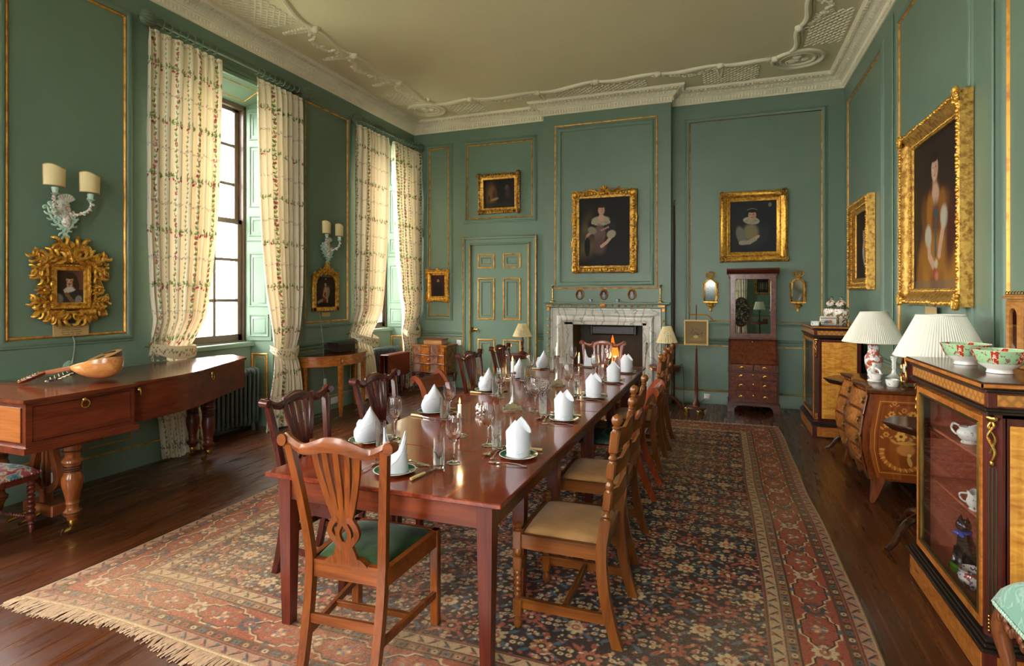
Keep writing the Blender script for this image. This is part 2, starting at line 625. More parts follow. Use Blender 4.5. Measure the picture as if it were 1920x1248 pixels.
# ================================================================== ROOM SHELL
FLOORM, N_, L_, b_ = newmat('dark_oak_boards')
setp(b_, None, 0.3, 0, coat=0.25, coatr=0.15)
v_ = coords(N_, L_, (1, 1, 1))
br = N_.new('ShaderNodeTexBrick')
br.offset = 0.37
br.inputs['Scale'].default_value = 1.0
br.inputs['Brick Width'].default_value = 3.7
br.inputs['Row Height'].default_value = 0.205
br.inputs['Mortar Size'].default_value = 0.0022
br.inputs['Mortar Smooth'].default_value = 0.2
br.inputs['Bias'].default_value = 0.0
br.inputs['Color1'].default_value = (0.25, 0.25, 0.25, 1)
br.inputs['Color2'].default_value = (0.8, 0.8, 0.8, 1)
br.inputs['Mortar'].default_value = (0, 0, 0, 1)
L_.new(coords(N_, L_, (1, 1, 1), (0, 0, PI / 2)), br.inputs['Vector'])
g1 = noise(N_, L_, coords(N_, L_, (30, 0.3, 1)), 1.6, 3, 0.5, 0.5)
g2 = noise(N_, L_, coords(N_, L_, (130, 0.7, 1)), 1.2, 2, 0.5)
g3 = noise(N_, L_, v_, 0.8, 3)
ff = mathn(N_, L_, 'ADD', mathn(N_, L_, 'MULTIPLY', g1, 0.6), mathn(N_, L_, 'MULTIPLY', g2, 0.4))
cA = ramp(N_, L_, ff, [(0.25, lin('#34190c')), (0.5, lin('#532a14')), (0.75, lin('#7e4924'))])
cB = mixc(N_, L_, mathn(N_, L_, 'MULTIPLY', g3, 0.35), cA, lin('#2c150c'))
sh = ramp(N_, L_, br.outputs['Color'], [(0.0, (0.2, 0.2, 0.2)), (0.2, (0.78, 0.78, 0.78)), (0.9, (1.08, 1.05, 1.0))])
L_.new(mixc(N_, L_, 1.0, cB, sh, 'MULTIPLY'), b_.inputs['Base Color'])
L_.new(ramp(N_, L_, noise(N_, L_, coords(N_, L_, (10, 0.8, 1)), 2, 3), [(0.3, (0.2,) * 3), (0.7, (0.42,) * 3)]), b_.inputs['Roughness'])
bump(N_, L_, b_, mathn(N_, L_, 'ADD', mathn(N_, L_, 'MULTIPLY', br.outputs['Fac'], -1.5), g2), 0.12, 0.002)
struct(MB().box(-5.9, BY - 0.6, -0.2, RX + 0.2, FY + 0.8, 0.0).build('floor', FLOORM))
CEILM = plain('ceiling_limewash', (232, 223, 188), 0.8, var=0.035, sc=1.2)
struct(MB().box(-5.9, BY - 0.6, CZ, RX + 0.2, FY + 0.8, CZ + 0.2).build('ceiling', CEILM))
SASHM = plain('dark_sash_paint', (84, 68, 56), 0.35, var=0.1)
BOL = [(0.0, 0.0), (0.003, 0.014), (0.012, 0.022), (0.028, 0.028), (0.046, 0.022), (0.054, 0.012), (0.066, 0.012), (0.072, 0.0)]
BEAD = [(-0.021, 0.0), (-0.018, 0.009), (-0.01, 0.014), (-0.002, 0.009), (0.0, 0.0)]
THINB = [(-0.009, 0.0), (-0.006, 0.006), (-0.003, 0.006), (0.0, 0.0)]
def wallM(o, u, n):
 return Matrix(((u[0], -n[0], 0, o[0]), (u[1], -n[1], 0, o[1]), (0, 0, 1, o[2] if len(o) > 2 else 0), (0, 0, 0, 1)))
ML = wallM((LX, 0), (0, 1), (1, 0))       # left wall: local x is world Y
MF = wallM((0, FY), (1, 0), (0, -1))      # far wall: local x is world X
MBR = wallM((0, BRY), (1, 0), (0, -1))    # chimney breast
MR = wallM((RX, 0), (0, -1), (-1, 0))     # right wall: local x is minus world Y
MBK = wallM((0, BY), (-1, 0), (0, 1))     # wall behind: local x is minus world X
RAIL = [(0, 0.865), (0.018, 0.872), (0.022, 0.885), (0.014, 0.9), (0.03, 0.915), (0.04, 0.93), (0.04, 0.942), (0.0, 0.95)]
RAILB = [(0, 0.836), (0.006, 0.838), (0.006, 0.846), (0, 0.848)]
SKIRT = [(0, 0.0), (0.026, 0.0), (0.026, 0.168), (0.02, 0.178), (0.012, 0.186), (0.0, 0.19)]
SKIRTB = [(0.0, 0.19), (0.012, 0.188), (0.014, 0.196), (0.0, 0.2)]
def run(mb, u0, u1, prof, M):
 return mb.prism([(-h, z) for h, z in prof], u0, u1, 'yz', M=M)
def panel(wall, M, x0, x1, z0, z1, prof=BOL, bead=BEAD, name='panel_moulding'):
 if prof: MB().frame(x0, z0, x1, z1, prof, M=M).build(name, GREEN, wall)
 if bead: MB().frame(x0, z0, x1, z1, bead, M=M).build('gilt_bead', GILT, wall)
def wall_slab(mb, M, x0, x1, z0, z1, th=0.12):
 mb.box(x0, 0.0, z0, x1, th, z1, M=M)
def skirts(side, M, spans, gilt_line=True):
 b = MB()
 for u0, u1 in spans: run(b, u0, u1, SKIRT, M)
 o = struct(b.build('baseboard_' + side, GREEN))
 g = MB()
 for u0, u1 in spans: run(g, u0, u1, SKIRTB, M)
 g.build('gilt_bead', GILT, o)
 return o
def rails(wall, M, spans):
 b = MB()
 g = MB()
 for u0, u1 in spans:
  run(b, u0, u1, RAIL, M)
  run(g, u0, u1, RAILB, M)
 b.build('dado_rail', GREEN, wall)
 g.build('gilt_bead', GILT, wall)
def openings_wall(name, M, u0, u1, wins):
 """Wall with floor-to-head window recesses."""
 mb = MB()
 cur = u0
 for c in sorted(wins):
  wall_slab(mb, M, cur, c - WIN_OW, 0, CZ)
  wall_slab(mb, M, c - WIN_OW, c + WIN_OW, 4.0, CZ)
  cur = c + WIN_OW
 wall_slab(mb, M, cur, u1, 0, CZ)
 return struct(mb.build(name, GREEN))
def window(n, M, c):
 """Sash window in a splayed, panelled and shuttered recess. Local x along the wall, y outwards."""
 D = -SASH_X + LX     # depth of the sash behind the wall face
 D = 0.335
 w = bpy.data.objects.new('window_%d' % n, None)
 COL.objects.link(w)
 w['kind'] = 'structure'
 # splayed cheeks, soffit, seat back, outer masonry round the sash
 r = MB()
 for s in (-1, 1):
  a, b = c + s * WIN_OW, c + s * WIN_HW
  q = [(a, 0, 0), (b, D, 0), (b, D, 3.86), (a, 0, 4.0)]
  k = [(a + s * 0.1, 0.03, 0), (a + s * 0.1, D + 0.1, 0), (a + s * 0.1, D + 0.1, 4.0), (a + s * 0.1, 0.03, 4.0)]
  vs = q + k
  fs = [(0, 1, 2, 3), (7, 6, 5, 4), (0, 4, 5, 1), (1, 5, 6, 2), (2, 6, 7, 3), (3, 7, 4, 0)]
  r.add(vs, fs if s > 0 else [f[::-1] for f in fs], M=M)
 vs = [(c - WIN_OW, 0, 4.0), (c + WIN_OW, 0, 4.0), (c + WIN_HW, D, 3.86), (c - WIN_HW, D, 3.86),
  (c - WIN_OW, 0.03, 4.2), (c + WIN_OW, 0.03, 4.2), (c + WIN_HW, D + 0.1, 4.2), (c - WIN_HW, D + 0.1, 4.2)]
 r.add(vs, [(0, 1, 2, 3), (4, 7, 6, 5), (0, 4, 5, 1), (2, 6, 7, 3), (1, 5, 6, 2), (3, 7, 4, 0)], M=M)
 r.box(c - 0.66, 0.27, 0, c + 0.66, D + 0.14, 0.97, M=M)
 r.build('reveal', GREEN, w)
 MB().box(c - 0.665, 0.225, 0.965, c + 0.665, D + 0.02, 1.02, 0.008, M=M).build('sill', GREEN, w)
 # head mouldings on the wall over the recess
 a = MB()
 for z, h in ((4.0, 0.03), (4.05, 0.018)):
  a.box(c - WIN_OW - 0.04, -h, z, c + WIN_OW + 0.04, 0.01, z + 0.045, 0.006, M=M)
 a.build('head_moulding', GREEN, w)
 sl = math.atan2(0.14, D)
 Ms = M @ Matrix.Translation((c, 0, 4.0)) @ Matrix.Rotation(-(PI / 2 + sl), 4, 'X')
 sq = MB().frame(-0.52, 0.06, 0.52, 0.29, [(d, -h) for d, h in THINB], M=Ms)
 sq.build('gilt_bead', GILT, w)
 # shutters: panelled leaf lying in each splay
 for s in (-1, 1):
  ax, ay = c + s * WIN_OW, 0.0
  ux, uy = (-s * (WIN_OW - WIN_HW)), D
  l = math.hypot(ux, uy)
  u = (ux / l, uy / l)
  nn = (-s * uy / l, -abs(ux) / l)         # towards the middle of the recess
  if s > 0:
   Mi = M @ wallM((ax, ay), u, (-u[1], u[0])) if False else M @ wallM((ax, ay), u, nn)
  else:
   Mi = M @ wallM((ax + ux, ay + uy), (-u[0], -u[1]), nn)
  sh = MB()
  sh.box(0.018, -0.014, 1.03, l - 0.02, 0.0, 2.22, 0.003, M=Mi)
  sh.box(0.018, -0.014, 2.235, l - 0.02, 0.0, 3.83, 0.003, M=Mi)
  so = sh.build('shutter', GREEN, w)
  pm = MB()
  for z0, z1 in ((1.1, 1.33), (1.46, 2.07), (2.31, 2.52), (2.66, 3.36), (3.47, 3.76)):
   Mi2 = Mi @ Matrix.Translation((0, -0.014, 0))
   pm.frame(0.07, z0, l - 0.07, z1, [(0.0, 0.0), (0.004, 0.01), (0.014, 0.012), (0.02, 0.0)], M=Mi2)
   pm.frame(0.1, z0 + 0.035, l - 0.1, z1 - 0.035, [(0.0, 0.006), (0.008, 0.006), (0.02, 0.0)], M=Mi2)
  pm.build('shutter_panel', GREEN, so)
  MB().frame(0.07, 0.3, l - 0.07, 0.88, BEAD, M=Mi).build('gilt_bead', GILT, w)
  MB().frame(0.11, 0.34, l - 0.11, 0.84, THINB, M=Mi).build('gilt_bead', GILT, w)
 # box frame
 f = MB()
 y0, y1 = D, D + 0.14
 for s in (-1, 1):
  f.box(c + s * WIN_HW, y0, 0.97, c + s * (WIN_HW + 0.14), y1, 4.1, M=M)
  f.box(c + s * 0.575, y0 + 0.005, 1.02, c + s * WIN_HW, y1, 3.85, 0.004, M=M)
 f.box(c - WIN_HW, y0 + 0.005, 3.81, c + WIN_HW, y1, 3.9, 0.004, M=M)
 f.box(c - WIN_HW, y0, 0.98, c + WIN_HW, y1 + 0.03, 1.035, 0.006, M=M)
 f.build('window_frame', SASHM, w)
 for nm, z0, z1, y in (('lower_sash', 1.035, 2.485, D + 0.03), ('upper_sash', 2.445, 3.83, D + 0.078)):
  q = MB()
  W = 0.578
  q.box(c - W, y, z0, c - W + 0.06, y + 0.04, z1, 0.004, M=M)
  q.box(c + W - 0.06, y, z0, c + W, y + 0.04, z1, 0.004, M=M)
  q.box(c - W, y, z0, c + W, y + 0.04, z0 + (0.08 if nm[0] == 'l' else 0.055), 0.004, M=M)
  q.box(c - W, y, z1 - 0.055, c + W, y + 0.04, z1, 0.004, M=M)
  for i in (1, 2):
   x = c - W + 2 * W * i / 3
   q.box(x - 0.018, y + 0.004, z0, x + 0.018, y + 0.036, z1, 0.006, M=M)
   z = z0 + (z1 - z0) * i / 3
   q.box(c - W, y + 0.004, z - 0.018, c + W, y + 0.036, z + 0.018, 0.006, M=M)
  so = q.build(nm, SASHM, w)
  MB().box(c - W + 0.02, y + 0.018, z0 + 0.02, c + W - 0.02, y + 0.022, z1 - 0.02, M=M).build('pane', CLEAR, so)
 return w
WL = openings_wall('wall_left', ML, BY - 0.1, FY + 0.1, LEFT_WINS)
WBK = openings_wall('wall_back', MBK, -RX - 0.1, -LX + 0.1, [-x for x in BACK_WINS])
for i, wy in enumerate(LEFT_WINS): window(i + 1, ML, wy)
for i, wx in enumerate(BACK_WINS): window(i + 5, MBK, -wx)
# left wall panelling: spans between the recesses
lspans = []
cur = BY
for c in sorted(LEFT_WINS) + [99]:
 e = min(c - WIN_OW, FY)
 if e - cur > 0.02: lspans.append((cur, e))
 cur = c + WIN_OW
rails(WL, ML, lspans)
skirts('left', ML, lspans)
panel(WL, ML, 2.68, 3.608, 1.24, 4.12)
panel(WL, ML, 5.957, 6.861, 1.21, 4.115)
panel(WL, ML, -0.25, 0.68, 1.24, 4.12)
for u0, u1 in ((2.66, 3.66), (5.72, 6.93)): panel(WL, ML, u0, u1, 0.27, 0.76, None, THINB)
# far wall with its chimney breast
b = MB()
wall_slab(b, MF, LX - 0.1, BRX0, 0, CZ)
wall_slab(b, MF, BRX1, RX + 0.12, 0, CZ)
FX0, FX1, FZ = -2.17, -1.097, 1.13
b.box(BRX0, BRY, 0, FX0, FY + 0.5, CZ)
b.box(FX1, BRY, 0, BRX1, FY + 0.5, CZ)
b.box(FX0, BRY, FZ, FX1, FY + 0.5, CZ)
WF = struct(b.build('wall_far', GREEN))
panel(WF, MF, -4.788, -4.403, 1.21, 4.11)
panel(WF, MF, -4.069, -2.89, 2.85, 4.103)
b = MB().frame(-2.447, 1.682, -0.904, 4.197, [(-0.1, 0.0), (-0.094, 0.012), (-0.08, 0.022), (-0.062, 0.026), (-0.045, 0.018), (-0.035, 0.008), (-0.012, 0.008), (-0.01, 0.0)], M=MBR)
b.build('panel_moulding', GREEN, WF)
MB().frame(-2.447, 1.682, -0.904, 4.197, [(-0.01, 0.0), (-0.008, 0.01), (0.0, 0.014), (0.008, 0.01), (0.01, 0.0)], M=MBR).build('gilt_bead', GILT, WF)
# large panel right of the breast, its lower left corner scooped out
MB().frame(-0.458, 1.2, 1.273, 4.107, BOL, M=MF).build('panel_moulding', GREEN, WF)
arc = [(-0.458 + 0.17, 0, 1.29)] + [(-0.458 + 0.17 + 0.15 * math.sin(t), 0, 1.2 + 0.0 + 0.09 - 0.09 * (1 - math.cos(t)) ) for t in [i * PI / 16 for i in range(1, 9)]]
pth = [(-0.458, 0, 1.29), (-0.458, 0, 4.107), (1.273, 0, 4.107), (1.273, 0, 1.2), (-0.135, 0, 1.2)] + arc[::-1] + [(-0.458, 0, 1.29)]
MB().tube([(x, -0.006, z) for x, y, z in pth], 0.011, 6, M=MF).build('gilt_bead', GILT, WF)
rails(WF, MF, [(LX, -4.14), (-2.84, BRX0), (BRX1, RX)])
skirts('far', MF, [(LX, -4.14), (-2.84, BRX0), (BRX1, RX)])
panel(WF, MF, -4.9, -4.2, 0.27, 0.76, None, THINB)
panel(WF, MF, -0.62, 1.45, 0.27, 0.76, None, None)
b = MB()
run(b, 0.0, 0.23, [(0, 1.06), (0.02, 1.07), (0.02, 1.09), (0, 1.1)], wallM((BRX1, BRY), (0, 1), (1, 0)))
b.build('return_moulding', GREEN, WF)
# right wall
b = MB()
wall_slab(b, MR, -FY - 0.1, -BY + 0.1, 0, CZ)
WR = struct(b.build('wall_right', GREEN))
panel(WR, MR, -8.502, -6.82, 1.21, 4.12)
panel(WR, MR, -6.215, -4.62, 1.21, 4.12)
panel(WR, MR, -4.063, -2.0, 1.21, 4.12)
panel(WR, MR, -1.4, 1.6, 1.21, 4.12)
b = MB()
for y in (6.5, 4.34): b.box(-y - 0.11, -0.016, 0.95, -y + 0.11, 0, 4.3, 0.006, M=MR)
b.build('pilaster_strip', GREEN, WR)
rails(WR, MR, [(-FY, -BY)])
skirts('right', MR, [(-FY, -BY)])
rails(WBK, MBK, [(-RX, 0.38 - WIN_OW), (0.38 + WIN_OW, 3.25 - WIN_OW), (3.25 + WIN_OW, -LX)])
skirts('back', MBK, [(-RX, 0.38 - WIN_OW), (0.38 + WIN_OW, 3.25 - WIN_OW), (3.25 + WIN_OW, -LX)])
panel(WBK, MBK, -1.42, -0.6, 1.21, 4.12)
# ------------------------------------------------------------------ cornice
def inset(poly, d):
 """Offset an axis-aligned closed polygon inwards (counter-clockwise)."""
 n = len(poly)
 out = []
 for i in range(n):
  p, q, r = poly[i - 1], poly[i], poly[(i + 1) % n]
  e1 = Vector((q[0] - p[0], q[1] - p[1])).normalized()
  e2 = Vector((r[0] - q[0], r[1] - q[1])).normalized()
  n1, n2 = Vector((-e1.y, e1.x)), Vector((-e2.y, e2.x))
  out.append((q[0] + d * (n1.x + n2.x), q[1] + d * (n1.y + n2.y)))
 return out
ROOM = [(LX, BY), (RX, BY), (RX, FY), (BRX1, FY), (BRX1, BRY), (BRX0, BRY), (BRX0, FY), (LX, FY)]
CPROF = [(0.0, 4.375), (0.014, 4.378), (0.016, 4.39), (0.022, 4.396), (0.028, 4.43), (0.045, 4.455), (0.055, 4.458), (0.055, 4.468),
  (0.07, 4.474), (0.1, 4.494), (0.135, 4.512), (0.15, 4.514), (0.15, 4.526), (0.185, 4.532), (0.2, 4.545), (0.205, 4.558), (0.205, CZ), (0.0, CZ)]
rings = []
for d, z in CPROF:
 rings.append([(x, y, z) for x, y in inset(ROOM, d)])
cm = MB()
n = len(ROOM)
vs = [p for r in rings for p in r]
fs = []
for k in range(len(rings) - 1):
 for i in range(n):
  j = (i + 1) % n
  fs.append((k * n + i, k * n + j, (k + 1) * n + j, (k + 1) * n + i))
cm.add(vs, fs)
CORN = struct(cm.build('trim_1', PLASTER, sharp=25))
def along(d, step, i0=1, i1=7):
 """Points every step along the offset outline of the room: (x, y, angle)."""
 P = inset(ROOM, d)
 for i in range(len(P)):
  a, c = Vector(P[i]), Vector(P[(i + 1) % len(P)])
  l = (c - a).length
  m = int(l / step)
  ang = math.atan2(c.y - a.y, c.x - a.x)
  for k in range(m):
   q = a + (c - a) * ((k + 0.5) / m)
   yield q.x, q.y, ang
flu = MB()      # upright flutes with leaf tips along the lower band
dent = MB()     # small dentils along the upper fillet
leaf = MB()     # running leaves on the cyma
for x, y, a in along(0.03, 0.042):
 if y < 1.2 and x > -4: continue
 M = Matrix.Translation((x, y, 0)) @ rz(a)
 flu.box(-0.012, -0.014, 4.398, 0.012, 0.012, 4.452, 0.006, M=M)
for x, y, a in along(0.17, 0.055):
 if y < 1.2 and x > -4: continue
 M = Matrix.Translation((x, y, 0)) @ rz(a)
 dent.box(-0.017, -0.018, 4.512, 0.017, 0.02, 4.531, 0.005, M=M)
for x, y, a in along(0.1, 0.075):
 if y < 1.2 and x > -4: continue
 M = Matrix.Translation((x, y, 4.492)) @ rz(a) @ Matrix.Rotation(0.6, 4, 'X')
 leaf.ball((0, 0, 0), (0.026, 0.03, 0.008), 8, M=M)
 leaf.ball((0.035, 0.005, 0), (0.01, 0.018, 0.007), 6, M=M)
flu.build('fluted_band', PLASTER, CORN)
dent.build('dentil_band', PLASTER, CORN)
leaf.build('leaf_band', PLASTER, CORN)
# ------------------------------------------------------------------ stucco relief on the ceiling
ST = bpy.data.objects.new('trim_2', None)
COL.objects.link(ST)
ST['kind'] = 'structure'
zc = CZ - 0.004
med = [(-4.47, 8.1), (0.89, 7.98)]
for (mx, my) in med:
 m = MB()
 for r, t in ((0.29, 0.028), (0.2, 0.02), (0.24, 0.012)):
  m.tube([(mx + r * math.cos(i * PI / 18), my + r * 0.95 * math.sin(i * PI / 18), zc) for i in range(36)], t, 8, closed=True)
 for k in range(3):
  a = k * 2 * PI / 3 + 0.3
  m.ball((mx + 0.075 * math.cos(a), my + 0.075 * math.sin(a), zc), (0.06, 0.045, 0.03), 10)
  m.tube(spiral((mx + 0.1 * math.cos(a), my + 0.1 * math.sin(a)), 0.06, 0.015, 1.2, a, 16, 'xy', zc), 0.014, 6)
 m.ball((mx, my, zc), (0.04, 0.04, 0.035), 10)
 m.build('medallion', PLASTER, ST)
def scroll_run(nodes, wall_dir, name='scroll_moulding'):
 """Rope-like S moulding through bud points; wall_dir points to the nearest wall."""
 m = MB()
 for (a, c) in zip(nodes[:-1], nodes[1:]):
  ax, ay = a
  cx_, cy_ = c
  dx, dy = cx_ - ax, cy_ - ay
  w = wall_dir
  k = 0.16 * math.hypot(dx, dy)
  pts = bez((ax, ay, zc), (ax + dx * 0.35 + w[0] * k * 1.1, ay + dy * 0.35 + w[1] * k * 1.1, zc),
    (ax + dx * 0.65 - w[0] * k * 0.4, ay + dy * 0.65 - w[1] * k * 0.4, zc), (cx_, cy_, zc), 14)
  m.tube(pts, [0.022 + 0.014 * math.sin(PI * i / 14) for i in range(15)], 8)
  inner = [(p[0] + w[0] * 0.05, p[1] + w[1] * 0.05, p[2]) for p in pts[2:-2]]
  m.tube(inner, 0.011, 6)
  m.ball((cx_, cy_, zc - 0.01), (0.05, 0.05, 0.045), 10)
  for q in (-1, 1):
   m.tube(spiral((cx_ + w[0] * 0.09 + q * 0.06 * abs(w[1]), cy_ + w[1] * 0.09 + q * 0.06 * abs(w[0])), 0.05, 0.012, 0.9, q, 12, 'xy', zc), 0.013, 6)
 m.build(name, PLASTER, ST)
left_nodes = [(-4.2, 7.85), (-4.25, 6.9), (-4.31, 5.92), (-4.27, 5.17), (-4.1, 4.3), (-4.3, 3.4), (-4.27, 2.4), (-4.25, 1.2)]
far_nodes = [(-4.22, 7.9), (-3.6, 7.87), (-2.56, 7.96), (-1.66, 7.83), (-0.82, 7.84), (-0.03, 7.83), (0.62, 7.85)]
right_nodes = [(0.78, 7.72), (0.8, 7.03), (0.83, 6.3), (0.8, 5.4), (0.85, 4.4), (0.8, 3.4)]
scroll_run(left_nodes, (-1, 0))
scroll_run(far_nodes, (0, 1))
scroll_run(right_nodes, (1, 0))
def lattice(x0, x1, y0, y1, step=0.085):
 """Trellis of crossing laths inside a rectangle of ceiling."""
 m = MB()
 W, H = x1 - x0, y1 - y0
 for s in (1, -1):
  k = -H
  while k < W + H:
   # line x = x0 + k + t (t along y), slope s
   pts = []
   for t in (0, H):
    pts.append((x0 + k + (t if s > 0 else H - t), y0 + t))
   (ax, ay), (bx_, by_) = pts
   # clip in x
   def cl(px, py, qx, qy, X):
    t = (X - px) / (qx - px)
    return X, py + (qy - py) * t
   P, Q = (ax, ay), (bx_, by_)
   if P[0] > Q[0]: P, Q = Q, P
   if Q[0] > x0 and P[0] < x1:
    if P[0] < x0: P = cl(*P, *Q, x0)
    if Q[0] > x1: Q = cl(*P, *Q, x1)
    if math.hypot(Q[0] - P[0], Q[1] - P[1]) > 0.03:
     m.tube([(P[0], P[1], zc), (Q[0], Q[1], zc)], 0.011, 5, flat=0.9)
   k += step
 m.build('trellis', PLASTER, ST)
lattice(-4.82, -4.34, 4.35, 5.0)
lattice(-4.82, -4.4, 7.25, 7.75)
lattice(-4.1, -3.55, 8.05, 8.5)
lattice(-2.35, -1.0, 8.02, 8.29)
lattice(-0.25, 0.45, 8.0, 8.5)
lattice(0.92, 1.3, 6.75, 7.6)
lattice(-4.82, -4.34, 2.6, 3.3)
def garland(p0, p1, sag, wd, nm='garland'):
 m = MB()
 rr = random.Random(int(abs(p0[0] * 97 + p0[1] * 31)))
 nn = 22
 for i in range(nn):
  t = i / (nn - 1)
  s = math.sin(PI * t) * sag
  x = p0[0] + (p1[0] - p0[0]) * t + wd[0] * s
  y = p0[1] + (p1[1] - p0[1]) * t + wd[1] * s
  for q in range(2):
   a = rr.random() * 6.28
   m.ball((x + 0.03 * math.cos(a), y + 0.03 * math.sin(a), zc), (0.03, 0.018, 0.02), 7)
 for i in range(9):          # hanging drop
  x = p1[0] + wd[0] * (0.06 + 0.045 * i)
  y = p1[1] + wd[1] * (0.06 + 0.045 * i)
  for q in (-1, 1):
   o = 0.045 * (1 - i / 10)
   m.ball((x + q * o * abs(wd[1]), y + q * o * abs(wd[0]), zc), (0.026, 0.026, 0.018), 7)
 m.build(nm, PLASTER, ST)
garland((-4.31, 5.92), (-4.27, 5.17), 0.25, (-1, 0))
garland((-4.25, 6.9), (-4.31, 5.92), 0.28, (-1, 0))
garland((-4.2, 7.7), (-4.25, 6.9), 0.22, (-1, 0))
garland((-3.6, 7.87), (-2.56, 7.96), 0.24, (0, 1))
garland((-0.82, 7.84), (-0.03, 7.83), 0.22, (0, 1))
garland((0.8, 7.03), (0.83, 6.3), 0.22, (1, 0))
garland((0.83, 6.3), (0.8, 5.4), 0.24, (1, 0))
# ------------------------------------------------------------------ door
DOOR = bpy.data.objects.new('door_1', None)
COL.objects.link(DOOR)
DOOR['kind'] = 'structure'
b = MB().frame(-3.985, -0.2, -2.952, 2.41, [(0.0, 0.0), (0.0, 0.05), (0.02, 0.05), (0.035, 0.036), (0.09, 0.036), (0.1, 0.05), (0.128, 0.056), (0.14, 0.05), (0.142, 0.0)], M=MF)
b.build('door_casing', GREEN, DOOR)
for d0, h in ((0.132, 0.052), (0.004, 0.048)):
 MB().tube([(-3.985 - d0, -h, 0.0), (-3.985 - d0, -h, 2.41 + d0), (-2.952 + d0, -h, 2.41 + d0), (-2.952 + d0, -h, 0.0)], 0.011, 6, M=MF).build('gilt_bead', GILT, DOOR)
LEAF = MB().box(-3.985, -0.02, 0.008, -2.952, 0.0, 2.41, 0.003, M=MF).build('door_leaf', GREEN, DOOR)
for xa, xb in ((-3.855, -3.552), (-3.4, -3.092)):
 for z0, z1 in ((2.022, 2.261), (1.165, 1.858), (0.25, 0.84)):
  M2 = MF @ Matrix.Translation((0, -0.02, 0))
  p = MB().frame(xa, z0, xb, z1, [(-0.075, 0.0), (-0.07, 0.01), (-0.05, 0.004), (-0.03, 0.004), (-0.03, 0.0)], M=M2).build('raised_panel', GREEN, DOOR)
  MB().frame(xa, z0, xb, z1, [(-0.024, 0.0), (-0.022, 0.008), (-0.012, 0.014), (-0.002, 0.01), (0.0, 0.0)], M=M2).build('gilt_bead', GILT, p)
  MB().frame(xa + 0.06, z0 + 0.06, xb - 0.06, z1 - 0.06, [(-0.012, 0.004), (-0.006, 0.012), (0.0, 0.004)], M=M2).build('gilt_bead', GILT, p)
h = MB()
h.tube([(-3.93, -0.035, 0.99), (-3.9, -0.05, 0.995), (-3.86, -0.05, 1.0)], 0.008, 8, M=MF)
h.tube(spiral((-3.845, 0.975), 0.03, 0.028, 1.0, PI / 2, 20, 'xz', -0.05), 0.006, 6, M=MF)
h.ball((-3.91, -0.03, 0.99), (0.028, 0.01, 0.028), 10, M=MF)
h.box(-3.975, -0.032, 0.95, -3.93, -0.02, 1.03, 0.004, M=MF)
h.build('door_handle', BRASS, DOOR)
